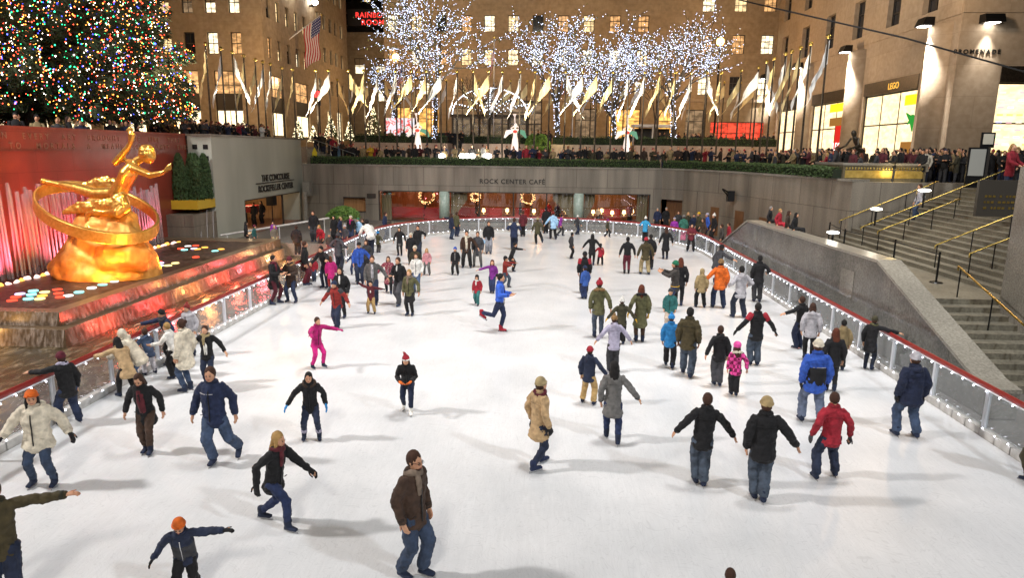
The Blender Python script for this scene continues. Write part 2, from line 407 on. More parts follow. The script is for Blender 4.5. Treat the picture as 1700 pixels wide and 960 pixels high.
# cafe interior
woodw = noisy('warm_panelling', (.25, .10, .035), (.42, .18, .07), 3, .5, .02, stretch=(7, 7, .5))
ci = empty('cafe_room', (-2.5, 57, 0), label='warm lit cafe interior seen through the long window', cat='room')
mm = M(); mm.box((-14, 59.5, 0), (9, 59.7, 2.9)); mm.box((-14.2, 54.8, 0), (-14, 59.5, 2.9)); mm.box((9, 54.8, 0), (9.2, 59.5, 2.9)); mm.build('panelled_wall', woodw, ci)
M().box((-14, 54.8, 0), (9, 59.5, .1)).build('floor', mat('cafe_floor', (.12, .05, .03), .4), ci)
M().box((-14, 54.8, 2.9), (9, 59.5, 3.0)).build('ceiling', mat('cafe_ceiling', (.35, .25, .18), .8), ci)
curt = noisy('curtain', (.16, .13, .07), (.27, .22, .13), 2, .9, .0, stretch=(14, 14, .2))
for x0, x1, sl in ((-13.1, -12.3, 0), (-7.5, -6.2, 1), (.6, 2.2, -1), (3.1, 3.9, 1), (7.2, 8.05, 0)):
    mm = M(); n = 14
    for i in range(n):
        u0, u1 = i / n, (i + 1) / n; d0, d1 = .05 * math.sin(u0 * 25), .05 * math.sin(u1 * 25)
        xa, xb = x0 + (x1 - x0) * u0, x0 + (x1 - x0) * u1
        f = (u0 if sl > 0 else 1 - u0) if sl else 0; zb = .3 + 1.7 * f
        mm.quad((xa, 54.45 + d0, zb), (xb, 54.45 + d1, zb + .1 * bool(sl)), (xb, 54.45 + d1, 2.6), (xa, 54.45 + d0, 2.6))
    mm.build('curtain', curt, ci)
redf = mat('red_seat', (.35, .02, .02), .6)
orl = emis('cafe_lamp_glow', (1, .62, .25), 7)
yel = emis('ceiling_lamp_glow', (1, .75, .22), 3)
for x in (-6.2, -1.6, .9, 5.4, 7.2): M().box((x - .75, 56.2, 2.62), (x + .75, 56.6, 2.86)).build('ceiling_lamp', yel, ci)
for i, (x, y) in enumerate(((-5.0, 55.6), (-3.1, 56), (-.9, 55.7), (3.9, 55.8), (4.7, 57.2), (6.4, 55.9), (7.2, 57), (1.7, 56.6), (5.4, 55.4))):
    t = empty('cafe_table', (x, y, .1), label='cafe table with glowing lamp, %s' % ('far left', 'in the central pane', 'just right of centre', 'first right of the green column', 'at the back right of the green column', 'near the right curtain', 'farthest right', 'beside the green column', 'in the middle of the right pane')[i], cat='table', group='cafe tables with lamps')
    mm = M(); mm.tube([(x, y, .12), (x, y, .74)], .04, n=6); mm.tube([(x, y, .74), (x, y, .78)], .42, n=12, cap=False); mm.build('table_top', mat('table_wood', (.2, .08, .03), .4), t)
    mm = M(); mm.tube([(x, y, .95), (x, y, 1.22)], [.15, .10], n=10, cap=False); mm.tube([(x, y, .78), (x, y, .95)], .02, n=5); mm.build('lamp_shade', orl, t)
for i, (x, y, wd) in enumerate(((-10.5, 56.2, 2.6), (-8.9, 55.2, .9), (-6.4, 56.6, .8), (-4.3, 56.8, .7), (-1.9, 57.2, .6), (.1, 56.6, .5), (2.9, 57, .6), (5.6, 57.6, .7))):
    s = empty('red_chair', (x, y, .1), label='dark red upholstered seat in the cafe, %s' % ('long one at the far left', 'by the first green column on its left', 'just right of the first green column', 'left of the central wreath', 'under the central wreath', 'right of the central wreath', 'right of the second green column', 'at the right end')[i], cat='seat', group='red seats in the cafe')
    mm = M(); mm.box((x - wd, y - .25, .35), (x + wd, y + .3, .55)); mm.build('seat', redf, s)
    mm = M(); mm.box((x - wd, y + .3, .35), (x + wd, y + .4, 1.15)); mm.build('backrest', redf, s)
for x, r, s_ in ((-10.2, .62, 'left'), (-6.9 + .9, .35, 'm'), (-1.5, .55, 'c')):
    mm = M(); mm2 = M(); n = 34
    wz = 1.95
    for i in range(n):
        a = i / n * 6.283; mm.ball((x + r * math.cos(a), 58.9, wz + r * math.sin(a)), .11, nu=5, nv=4)
    for i in range(90):
        a = random.random() * 6.283; rr = r + random.uniform(-.12, .12)
        mm2.octa((x + rr * math.cos(a), 58.78, wz + rr * math.sin(a)), .035)
    wr = empty('wreath', (x, 58.9, wz), label={'left': 'big lit wreath on the cafe wall behind the left window', 'm': 'small lit wreath beside the green column inside the cafe', 'c': 'lit wreath below the CAFÉ lettering inside the window'}[s_], cat='wreath')
    mm.build('foliage', leafm, wr); o = mm2.build('bulbs', emis('wreath_bulb', (1, .5, .2), 4.5, False), wr); o['kind'] = 'stuff'
for x, e, c in ((-11.5, 110, (1, .5, .26)), (-9, 50, (1, .26, .14)), (-4.5, 80, (1, .55, .25)), (-.5, 80, (1, .5, .22)), (5, 100, (1, .55, .25))):
    lamp('cafe_light', 'POINT', (x, 56.3, 2.4), e, c, size=.3)

# ---- left: concourse block, red fountain wall
GX, RX = -19.3, -20.8
con = empty('concourse_wall', (GX, 46, 0), label='pale granite block with the concourse doorway left of the cafe', cat='wall')
m_ = M()
DY0, DY1, DZ = 43.2, 53.2, 2.55
m_.box((GX - 1.4, 39.3, -.03), (GX, DY0, 6.5)); m_.box((GX - 1.4, DY0, DZ), (GX, 54.0, 6.5)); m_.box((GX - 1.4, DY1, -.03), (GX, 54.0, DZ))
m_.build('wall', noisy('grey_green_granite', (.38, .395, .33), (.52, .53, .46), 26, .35, .03, 8, w2=(.3, .65, (1, 1, .3))), con)
M().box((GX - 1.45, 39.25, 6.502), (GX + .05, 54.9, 6.62)).build('coping', granite2, con)
m_ = M(); m_.box((GX - .1, DY0, DZ - .07), (GX + .02, DY1, DZ - .002)); m_.box((GX - .1, DY0, -.03), (GX + .02, DY0 + .07, DZ - .07)); m_.box((GX - .1, 49.6, .3), (GX + .02, 49.68, DZ - .07))
m_.build('door_frame', darkin, con)
text('THE CONCOURSE', .62, (GX + .02, 48.6, 3.62), (HP, 0, HP), lett, con, depth=.03)
text('ROCKEFELLER CENTER', .62, (GX + .02, 48.6, 2.92), (HP, 0, HP), lett, con, depth=.03)
M().box((GX + .002, 45.1, 3.47), (GX + .04, 52.1, 3.53)).build('rule', lett, con)
m_ = M()
for dx in (.32, .95):
    for z in (5.1, 5.75): m_.box((GX - dx - .17, 39.28, z), (GX - dx + .12, 39.3 + .0 - .002, z + .27))
m_.build('vent_hole', black, con)
# lobby behind the doorway
lob = empty('concourse_lobby', (-23, 48, 0), label='warm wooden lobby inside the concourse doorway', cat='room')
lw = noisy('lobby_wood', (.38, .22, .10), (.55, .34, .17), 2.5, .5, .02, stretch=(6, 6, .3))
mm = M(); mm.box((-25, 43, .3), (-24.8, 54, 2.9)); mm.box((-24.8, 54.01, .3), (-20.7, 54.2, 2.9)); mm.box((-24.8, 42.8, .3), (-20.7, 43, 2.9)); mm.build('panelling', lw, lob)
M().box((-24.8, 43, .0), (-19.35, 54, .3)).build('floor', mat('lobby_floor', (.22, .1, .07), .3), lob)
M().box((-24.8, 43, 2.7), (-20.75, 54, 2.8)).build('ceiling', mat('lobby_ceiling', (.5, .4, .3), .8), lob)
lamp('lobby_light', 'POINT', (-22.4, 46, 2.2), 85, (1, .72, .42), size=.3); lamp('lobby_light', 'POINT', (-22.4, 50.5, 2.2), 75, (1, .72, .42), size=.3)
tb = empty('lobby_table', (-22, 50.5, .3), label='table draped in red cloth inside the concourse doorway', cat='table'); M().box((-22.6, 49.6, 1.15), (-21.6, 51.4, 1.6)).build('cloth', redf, tb)
for dy in (49.7, 51.2):
    M().box((-22.2, dy, .3), (-22.1, dy + .1, 1.15)).build('leg', black, tb)
sp = empty('loudspeaker', (-19.9, 49.2, .3), label='black loudspeaker on a pole in the concourse doorway', cat='loudspeaker')
M().box((-20.2, 48.8, 1.75), (-19.7, 49.5, 2.45)).build('speaker_box', black, sp); M().tube([(-19.95, 49.2, .3), (-19.95, 49.2, 1.75)], .04).build('stand', black, sp)
# red wall
rw = empty('red_fountain_wall', (RX, 24, 0), label='dark red granite wall behind the fountain with a gilt inscription', cat='wall')
m_ = M(); m_.box((RX - 1, -12, -.03), (RX, 39.3, 6.5)); m_.build('wall', redgran, rw)
M().box((RX - 1.05, -12, 6.502), (RX + .04, 39.3, 6.62)).build('coping', redgran, rw)
M().box((RX + .002, -12, 5.62), (RX + .05, 39.29, 5.66)).build('ledge', redgran, rw)
gl = mat('gilt_letters', (.30, .16, .10), .5, .3)
text('TEACHER   IN   EVERY   ART   BROUGHT   THE   FIRE   THAT   HATH', .34, (RX + .012, 31.6, 6.12), (HP, 0, HP), gl, rw, depth=.008, sp=1.75)
text('PROVED   TO   MORTALS   A   MEANS   TO   MIGHTY   ENDS', .34, (RX + .012, 31.4, 5.74), (HP, 0, HP), gl, rw, depth=.008, sp=1.8)

# ---- fountain
def watermat(name, col, rough=.12, bump=.5, scale=5, stretch=None):
    m, t, b = nodes(name); N = t.nodes; L = t.links
    tc = N.new('ShaderNodeTexCoord'); mp = N.new('ShaderNodeMapping'); L.new(tc.outputs['Object'], mp.inputs[0])
    if stretch: mp.inputs['Scale'].default_value = stretch
    nz = N.new('ShaderNodeTexNoise'); nz.inputs['Scale'].default_value = scale; nz.inputs['Detail'].default_value = 7; nz.inputs['Roughness'].default_value = .65; nz.inputs['Distortion'].default_value = .7
    L.new(mp.outputs[0], nz.inputs['Vector'])
    r = N.new('ShaderNodeValToRGB'); r.color_ramp.elements[0].color = tuple(c * .6 for c in col) + (1,); r.color_ramp.elements[1].color = tuple(min(1, c * 2.6 + .05) for c in col) + (1,)
    r.color_ramp.elements[0].position = .48; r.color_ramp.elements[1].position = .76
    L.new(nz.outputs[0], r.inputs[0]); L.new(r.outputs[0], b.inputs['Base Color'])
    bp = N.new('ShaderNodeBump'); bp.inputs['Strength'].default_value = bump; bp.inputs['Distance'].default_value = .05
    L.new(nz.outputs[0], bp.inputs['Height']); L.new(bp.outputs[0], b.inputs['Normal'])
    b.inputs['Roughness'].default_value = rough; b.inputs['Specular IOR Level'].default_value = .35
    return m
def sheetmat(name, scale=5.0, lo=.44, hi=.72, col=(.85, .85, .88)):
    """falling water: vertical streaks with gaps"""
    m, t, b = nodes(name); N = t.nodes; L = t.links
    geo = N.new('ShaderNodeNewGeometry'); mp = N.new('ShaderNodeMapping'); mp.inputs['Scale'].default_value = (scale, scale, .35)
    L.new(geo.outputs['Position'], mp.inputs[0])
    nz = N.new('ShaderNodeTexNoise'); nz.inputs['Scale'].default_value = 1.6; nz.inputs['Detail'].default_value = 6; nz.inputs['Distortion'].default_value = .4
    L.new(mp.outputs[0], nz.inputs['Vector'])
    r = N.new('ShaderNodeMapRange'); r.inputs[1].default_value = lo; r.inputs[2].default_value = hi; r.inputs[3].default_value = .05; r.inputs[4].default_value = .85
    L.new(nz.outputs[0], r.inputs[0]); L.new(r.outputs[0], b.inputs['Alpha'])
    b.inputs['Base Color'].default_value = (*col, 1); b.inputs['Roughness'].default_value = .25
    b.inputs['Transmission Weight'].default_value = 0
    return m
pool_m = watermat('pool_water', (.05, .026, .016), .45, .25); low_m = watermat('lower_water', (.09, .065, .035), .2, .8, 2.5, (1.6, .6, 1))
PZ = 1.0
fo = empty('fountain', (-16, 27, 0), label='stepped fountain basin with cascading water below the gilded statue', cat='fountain')
EX, Y0, Y1 = -14.4, 19.1, 35.2
stn = noisy('fountain_stone', (.13, .085, .05), (.22, .15, .09), 12, .3, .08, w2=(.8, .6))
m_ = M(); m_.box((-20.8 + .0, Y0, -.03), (EX, Y1 + 1.2, PZ - .06)); m_.build('basin', stn, fo)
m_ = M(); m_.box((EX - .45, Y0, PZ - .06), (EX, Y1, PZ)); m_.box((-20.79, Y0, PZ - .06), (EX - .45, Y0 + .45, PZ)); m_.box((-20.79, Y1, PZ - .06), (EX, Y1 + 1.2, PZ))
m_.build('basin_rim', stn, fo)
m_ = M()
m_.box((-20.79, Y0 - .42, -.03), (EX + .42, Y0 - .002, .58)); m_.box((EX + .002, Y0 - .002, -.03), (EX + .42, Y1 + .5, .58))
m_.build('step', stn, fo)
def grid(x0, y0, x1, y1, z, nx, ny, amp, fr):
    g = M()
    for j in range(ny + 1):
        for i in range(nx + 1):
            x = x0 + (x1 - x0) * i / nx; y = y0 + (y1 - y0) * j / ny
            g.vert((x, y, z + amp * noise.noise(Vector((x * fr, y * fr, 3)))))
    for j in range(ny):
        for i in range(nx): a = j * (nx + 1) + i; g.face((a, a + 1, a + nx + 2, a + nx + 1))
    return g
struct(grid(-20.78, Y0 + .46, EX - .46, Y1 - .01, PZ - .03, 30, 70, .03, 2.0).build('upper_water', pool_m, smooth=True))
struct(grid(-20.78, 4, -10.72, 40.5, .06, 60, 160, .05, 1.8).build('lower_water', low_m, smooth=True))
sheet = sheetmat('falling_water'); sheet2 = sheetmat('cascade_water', 7, .42, .8, (.42, .34, .28))
def curtain(a, b, z0, z1, out, n=60):
    g = M(); a = Vector(a); b = Vector(b); u = (b - a).normalized(); nv = Vector(out)
    rows = 5
    for i in range(n + 1):
        p = a.lerp(b, i / n); ph = noise.noise(Vector((p.x * 2.2, p.y * 2.2, 0)))
        for r in range(rows):
            t = r / (rows - 1); d = .02 + (.14 + .08 * ph) * t ** 1.4
            g.vert((p.x + nv.x * d, p.y + nv.y * d, z1 + .015 - (z1 - z0) * t ** 1.3))
    for i in range(n):
        for r in range(rows - 1): k = i * rows + r; g.face((k, k + 1, k + rows + 1, k + rows))
    return g
curtain((EX, Y0), (EX, Y1 + .1), .6, PZ, (1, 0)).build('water_curtain', sheet2, fo, smooth=True)
curtain((EX + .42, Y0 - .42), (EX + .42, Y1 + .5), .08, .58, (1, 0)).build('water_curtain', sheet2, fo, smooth=True)
curtain((-20.7, Y0), (EX, Y0), .6, PZ, (0, -1)).build('water_curtain', sheet2, fo, smooth=True)
curtain((-20.7, Y0 - .42), (EX + .42, Y0 - .42), .08, .58, (0, -1)).build('water_curtain', sheet2, fo, smooth=True)
# jets along the red wall
jets = M()
yy = 19.4
while yy < 34.5:
    if yy < 28.2 or yy > 28.6:
        h = 3.6 + random.uniform(-.25, .2) - (.5 if yy > 28.3 else 0)
        for q in range(2):
            x = -19.9 + random.uniform(-.12, .12); r = random.uniform(.010, .024); y2 = yy + random.uniform(-.1, .1) + .14 * q
            jets.tube([(x - .05, y2, PZ - .05), (x - .03, y2, PZ + h * .6), (x, y2, PZ + h - .25 - .1 * q), (x + .04, y2, PZ + h * .93 - .1 * q), (x + .09, y2 + .01, PZ + h * .5), (x + .15, y2, PZ - .05)], [r * 1.5, r * 2, r * 3, r * 3, r * 2, r * 2], n=5, cap=False)
    yy += .31
mist, t_, b_ = nodes('jet_water')
b_.inputs['Base Color'].default_value = (.5, .47, .48, 1); b_.inputs['Roughness'].default_value = .3; b_.inputs['Alpha'].default_value = .30
jets.build('water_jets', mist, fo, smooth=True)
# small spouts from the planter
g = M()
for y in (39.0,):
    for dx in (-.25, .35, .95):
        p0 = Vector((-19.6 + dx * .6, 38.4, 2.35)); pts = [p0 + Vector((.35 * k * .5, -.9 * k * .45, -.27 * (k * .62) ** 2 * 1.6)) for k in range(6)]
        g.tube(pts, .03, n=5)
g.build('water_spout', mist, fo, smooth=True)
# underwater lamps
lc = {'red': (1, .08, .04), 'orange': (1, .45, .08), 'yellow': (1, .8, .3), 'cyan': (.3, .95, .9), 'white': (1, .9, .85), 'violet': (.8, .6, 1)}
lamps_px = [(100, 392 + 100, 'red'), (97, 486, 'red'), (95, 480, 'red'), (47, 495, 'cyan'), (52, 488, 'cyan'), (55, 482, 'cyan'), (70, 490, 'orange'), (74, 484, 'yellow'), (66, 495, 'yellow'),
 (20, 498, 'red'), (26, 492, 'red'), (33, 487, 'violet'), (131, 484, 'cyan'), (113, 490, 'white'), (152, 477, 'white'), (170, 472, 'cyan'), (190, 466, 'white'), (207, 461, 'white'), (166, 458, 'red'), (187, 455, 'white'), (196, 449, 'orange'), (210, 445, 'yellow'), (222, 441, 'orange'), (234, 438, 'yellow'),
 (246, 450, 'yellow'), (257, 446, 'yellow'), (265, 440, 'white'), (263, 434, 'red'), (266, 436, 'violet'), (279, 440, 'yellow'), (291, 436, 'yellow'), (232, 448, 'red'), (325, 426, 'red'), (300, 412, 'red'), (306, 414, 'cyan'), (322, 412, 'violet'), (328, 413, 'orange'), (340, 410, 'orange'), (357, 416, 'cyan'), (367, 413, 'orange'), (325, 407, 'red'), (312, 408, 'white')]
for px, py, c in lamps_px:
    p = atz(px, py, PZ + .01)
    if not (-20.6 < p.x < EX - .5): p.x = max(-20.5, min(EX - .6, p.x))
    if p.y < Y0 + .5 or p.y > Y1: continue
    g = M(); g.tube([(p.x, p.y, PZ - .03), (p.x, p.y, PZ + .006)], [.15, .15], n=12, cap=False)
    g.build('underwater_lamp', emis('glow_' + c, lc[c], 2.4), fo)
g = M(); g2 = M()
for i in range(46):
    y = 19.8 + i * .33; q = g if i % 3 else g2
    q.tube([(-19.15 + random.uniform(-.15, .15), y, PZ - .03), (-19.15, y, PZ + .008)], [.10, .10], n=8, cap=False)
o = g.build('trough_lamps', emis('trough_white', (1, .6, .5), 3.0), fo); o = g2.build('trough_lamps', emis('trough_orange', (1, .42, .08), 3.0), fo)
for y, c, e in ((20.5, (1, .10, .10), 60), (23.5, (1, .08, .14), 66), (26.5, (1, .12, .16), 60), (29.5, (1, .14, .2), 50), (33, (1, .16, .24), 40)):
    lamp('wall_wash', 'SPOT', (-19.0, y, PZ + .15), e * 17, c, (-20.9, y, 4.0), .15, 110, .8)
for y, c, e in ((20.5, (1, .10, .06), 22), (23.3, (1, .05, .05), 26), (26, (1, .35, .10), 16), (28.6, (1, .10, .06), 22), (31.3, (1, .08, .10), 26), (34.6, (1, .5, .2), 18)):
    lamp('cascade_lamp', 'POINT', (EX + 1.0, y, .45), e * 4.6, c, size=.1)
for x in (-19, -16.5): lamp('cascade_lamp', 'POINT', (x, Y0 - 1.0, .4), 45, (1, .5, .12), size=.1)
# planter box with clipped conifers
pl = empty('yellow_planter', (-20, 38, 2.4), label='yellow metal planter box holding clipped conifers beside the fountain', cat='planter')
M().box((RX + .002, 37.2, 2.45), (GX - .0, 39.28, 2.95)).build('box', mat('yellow_paint', (.55, .36, .03), .4), pl)
M().box((RX + .002, 36.6, -.03), (GX, 39.29, 2.2)).build('plinth', granite, pl)
def leafcone(c, r, z0, z1, n, s=.08, k=1.0):
    g = M()
    for i in range(n):
        t = random.random() ** .8; z = z0 + (z1 - z0) * t
        rr = r * (1 - t ** 2.2) ** .5 * (.75 + .3 * random.random()) * (1 + .12 * math.sin(z * 9 + i)); a = random.random() * 6.283
        p = Vector((c[0] + rr * math.cos(a), c[1] + rr * math.sin(a), z))
        d1 = Vector((random.gauss(0, 1), random.gauss(0, 1), random.gauss(.8, 1))).normalized() * s * 1.6; d2 = d1.orthogonal().normalized() * s * .5
        v = [g.vert(p + d1), g.vert(p + d2), g.vert(p - d1), g.vert(p - d2)]; g.face(v)
    return g
needle = noisy('conifer_leaf', (.02, .045, .012), (.05, .10, .03), 6, .8, 0)
for i, (x, y) in enumerate(((-20.4, 37.6), (-19.9, 38.0), (-20.1, 38.7), (-19.55, 38.75), (-19.6, 37.9))):
    c = empty('clipped_conifer', (x, y, 2.95), label='narrow clipped conifer in the yellow planter, ' + ('leftmost at the back', 'front middle one', 'back middle one', 'rightmost at the back', 'rightmost at the front')[i], cat='conifer', group='conifers in the yellow planter')
    leafcone((x, y), .36, 2.95, 5.5, 2600, .06).build('foliage', needle, c); M().tube([(x, y, 2.9), (x, y, 5.2)], [.05, .02], n=6).build('trunk', bark, c)
# terrace floor left of the rink + low bench wall
lt = struct(M().box((-19.3, 37.0, -.03), (-12.3, 54, .28)).build('terrace', paving))
M().box((-15.4, 36.6, -.03), (-11.4, 37.0, .75)).build('bench_wall', granite2); bpy.data.objects['bench_wall'].update if 0 else None
tag(bpy.data.objects['bench_wall'], 'low polished granite wall at the far end of the fountain', 'wall')
hr = empty('terrace_rail', (-16, 42, .28), label='pale sloping handrail by the concourse door', cat='handrail')
g = M(); g.tube([(-18.6, 38.2, .9), (-14.6, 45.5, 1.25)], .07, n=6); g.build('rail', kerbm, hr)
for t in (.05, .5, .95):
    p = Vector((-18.6, 38.2, .9)).lerp(Vector((-14.6, 45.5, 1.25)), t); M().tube([(p.x, p.y, .25), p], .04, n=6).build('post', kerbm, hr)
pt = empty('terrace_planter', (-14.5, 49, .28), label='granite planter with green shrub at the left end of the cafe', cat='planter')
M().box((-15.8, 48.3, .28), (-13.4, 49.6, .95)).build('box', granite2, pt); leafcone((-14.6, 48.9), 1.1, .9, 1.75, 1500, .08).build('shrub', noisy('bright_leaf', (.06, .13, .02), (.16, .28, .05), 5, .7, 0), pt)
pp = tag(M().tube([(-18.7, 52.6, .2), (-18.7, 52.6, 2.5)], .2, n=12).build('round_post', granite2), 'pale round stone post in the corner beside the concourse door', 'post')
eb = tag(M().box((-18.95, 52.9, 2.2), (-18.4, 53.6, 3.3)).build('wall_box', granite2), 'grey metal box fixed in the corner beside the concourse lettering', 'box')

# ---- right: parapet, stairs
pa = empty('stair_parapet', (10.6, 27, 0), label='sloping polished granite parapet between the rink and the stairs', cat='parapet')
prof = [(15.2, -.03), (15.2, .62), (15.75, .70), (21.1, 2.66), (34.9, 2.50), (40.2, .55), (40.2, -.03)]
M().vprism(prof, 'x', 10.2, 10.82).build('wall', granite3, pa)
for _y, _z, _h, _w in ((33.2, 1.75, .6, .5), (22.6, 1.2, .9, 1.0)): M().box((10.185, _y, _z), (10.198, _y + _w, _z + _h)).build('access_panel', granite2, pa)
top = [(15.2, .62), (15.75, .70), (21.1, 2.66), (34.9, 2.50), (40.2, .55)]
for a, b in zip(top[:-1], top[1:]):
    M().vprism([(a[0], a[1] + .003), (b[0], b[1] + .003), (b[0], b[1] + .09), (a[0], a[1] + .09)], 'x', 10.14, 10.86).build('coping', noisy('coping_granite', (.24, .22, .18), (.40, .37, .31), 18, .28, .01, 6, w2=(.7, .75)), pa)
st = empty('staircase', (15, 24, 0), label='wide stone stairs climbing from the landing to the promenade', cat='stairs')
LZ = 1.62
M().box((10.83, 20.9, -.03), (14.85, 36.2, LZ)).build('landing', stepm, st)
n = 9
for i in range(n):
    z = LZ - (i + 1) * LZ / (n + 1); M().box((10.83, 20.9 - (i + 1) * .42, -.03), (19.5, 20.9 - i * .42 - .002, z)).build('step', stepm, st)
for i in range(n):
    z = LZ - (i + 1) * LZ / (n + 1); M().box((10.83, 36.2 + i * .42 + .002, -.03), (14.0, 36.2 + (i + 1) * .42, z)).build('step', stepm, st)
n = 18; rise = (4.5 - LZ) / n; run = .36
for i in range(n):
    g = M(); x0 = 14.86 - .5 + i * run; z1 = LZ + (i + 1) * rise
    g.box((x0, 20.6, LZ - .2 if i else LZ + .002), (x0 + (run - .002 if i < n - 1 else 2), 34.98, z1 - .035)); g.box((x0 - .025, 20.6, z1 - .034), (x0 + run - .03, 34.98, z1)); g.build('step', stepm, st)
M().box((20.9, 20.6, LZ), (21.3, 34.9, 4.48)).build('step_base', stepm, st)
tag(M().box((15.22, 35.0, -.03), (24, 35.8, 4.55)).build('stair_side_wall', granite), 'granite wall closing the far side of the stairs', 'wall')
tag(M().box((13.6, 19.4, -.03), (24, 20.58, 5.6)).build('stair_pier', granite2), 'grey granite pier at the near side of the stairs', 'wall')
# stair rails
def rail(a, b, posts, label, zoff=.9, col=brass):
    r = empty('stair_rail', (a[0], a[1], a[2]), label=label, cat='handrail', group='brass stair rails')
    A = Vector(a); B = Vector(b); M().tube([A - Vector((0, 0, .12)), A, B, B + Vector((.12, 0, .03))] if a[0] < b[0] else [A, B], .028, n=8).build('handrail', col, r, smooth=True)
    for t in posts:
        p = A.lerp(B, t); M().tube([(p.x, p.y, p.z - zoff - .12), p], .022, n=6).build('post', black, r)
rs = (4.5 - LZ) / (18 * .36)
for y, lb, x0, x1 in ((34.6, 'brass handrail along the wall at the far side of the stairs', 14.6, 19.0), (32.0, 'brass handrail rising behind the other long one', 14.5, 20.5), (30.4, 'long brass handrail in the middle of the stairs', 14.5, 17.7), (25.9, 'brass handrail low on the near part of the stairs', 14.5, 18.2), (23.8, 'nearest short brass handrail of the upper stairs', 14.5, 16.8)):
    rail((x0, y, LZ + .95 + (x0 - 14.4) * rs), (x1, y, LZ + .95 + (x1 - 14.4) * rs), (.02, .35, .7, .98), lb)
rail((12.7, 21.3, LZ + .95), (12.9, 16.9, .95), (.03, .38, .75), 'brass handrail going down the lower flight beside the parapet', .86)
# stanchions on the landing
spx = [(1427, 405, 12.0, 33.5), (1463, 420, 0, 0), (1515, 447, 0, 0), (1590, 466, 0, 0)]
sp_xy = [(13.7, 33.5), (13.2, 30.6), (13.6, 27.0), (13.4, 23.6)]
for i, (x, y) in enumerate(sp_xy):
    s = empty('stanchion', (x, y, LZ), label='black rope stanchion on the stair landing, ' + ('farthest of four', 'second farthest of four', 'second nearest of four', 'nearest of four')[i], cat='stanchion', group='stanchions on the landing')
    M().tube([(x, y, LZ), (x, y, LZ + 1.05)], .035, n=8).build('post', black, s); M().tube([(x, y, LZ + .002), (x, y, LZ + .04)], [.22, .18], n=16, cap=False).build('base', black, s)
    if i < 3:
        q = sp_xy[i + 1]; M().tube([(x, y, LZ + .98), ((x + q[0]) / 2, (y + q[1]) / 2, LZ + .96), (q[0], q[1], LZ + .98)], .022, n=6).build('belt', black, s)
# white oval lamps beside the stairs
lampw = emis('stair_lamp_glow', (1, .97, .85), 12)
for i, (px, py, x) in enumerate(((1455, 347, 14.2), (1383, 386, 11.6), (1535, 316, 15.5))):
    p = atx(px, py, x); s = empty('path_lamp', (p.x, p.y, p.z), label=('glowing oval lamp on the wall at the foot of the upper stairs', 'glowing oval lamp behind the granite parapet', 'glowing oval lamp highest on the stair wall')[i], cat='lamp', group='oval stair lamps')
    g = M(); g.ball(p, .24, .24, .06, nu=14, nv=6); g.build('lamp_head', lampw, s, smooth=True)
    M().tube([(p.x, p.y, p.z - .09), (p.x, p.y, p.z - .7)], [.05, .04], n=8).build('stem', black, s)
    lamp('path_light', 'POINT', (p.x, p.y, p.z + .35), 16, (1, .9, .7), size=.2)
# upper plaza slabs
def slab(name, poly, z0, z1, m): return struct(M().prism(poly, z0, z1).build(name, m))
slab('plaza_north', [(-60, 54.96), (24, 54.96), (24, 64), (-60, 64)], 3.2, 4.45, paving)
slab('plaza_east', [(9.9, 54.9), (24, 54.9), (24, 35.85), (15.7, 35.85), (15.5, 37.2), (15.1, 39.7), (14.7, 42), (14.1, 45.2), (13.3, 48.6), (12.3, 51), (11.2, 53.2)], 3.25, 4.45, paving)
slab('plaza_promenade', [(21.302, 35.8), (60, 35.8), (60, 4), (21.302, 4)], 3.2, 4.48, paving)
slab('plaza_promenade_inner', [(24.002, 64), (60, 64), (60, 35.85), (24.002, 35.85)], 3.2, 4.46, paving)
slab('plaza_west', [(-60, -12), (RX - 1.05, -12), (RX - 1.05, 54.9), (-60, 54.9)], 3.2, 5.85, paving)
slab('street', [(-400, 64.4), (400, 64.4), (400, 600), (-400, 600)], 3.0, 6.0, paving)
slab('ground', [(-400, -300), (400, -300), (400, 64.4), (-400, 64.4)], -3, -.4, paving)
# ================================================================ BUILDINGS
lit = [emis('win_warm', (1, .74, .36), 1.5), emis('win_pale', (1, .84, .56), 2.0), emis('win_amber', (1, .60, .24), .9), emis('win_dim', (.95, .62, .34), .32)]
darkw = mat('win_dark', (.02, .022, .028), .08)
def blindmat(name, col, s, lo=.45):
    m, t, b = nodes(name); N = t.nodes; L = t.links
    geo = N.new('ShaderNodeNewGeometry'); sp = N.new('ShaderNodeSeparateXYZ'); L.new(geo.outputs['Position'], sp.inputs[0])
    wv = N.new('ShaderNodeTexNoise'); wv.inputs['Scale'].default_value = 1.3; mp = N.new('ShaderNodeMapping'); mp.inputs['Scale'].default_value = (1.2, 1.2, 2.5)
    L.new(geo.outputs['Position'], mp.inputs[0]); L.new(mp.outputs[0], wv.inputs['Vector'])
    r = N.new('ShaderNodeMapRange'); r.inputs[1].default_value = .38; r.inputs[2].default_value = .62; r.inputs[3].default_value = s * lo; r.inputs[4].default_value = s * 1.25
    L.new(wv.outputs[0], r.inputs[0]); b.inputs['Emission Color'].default_value = (*col, 1); L.new(r.outputs[0], b.inputs['Emission Strength'])
    b.inputs['Base Color'].default_value = (.05, .04, .03, 1); b.inputs['Roughness'].default_value = .2
    MC[name] = m; return m
lit = [blindmat('win_warm2', (1, .72, .36), 1.5), blindmat('win_pale2', (1, .84, .55), 2.1), blindmat('win_amber2', (1, .52, .2), 1.0), blindmat('win_dim2', (.95, .62, .34), .3)]
shopm = blindmat('shop_glow', (1, .78, .46), 2.4, .8); shopw = blindmat('shop_white', (1, .76, .42), 1.7, .86)
blind = noisy('drawn_blind', (.30, .23, .15), (.38, .30, .2), 2, .9, 0)
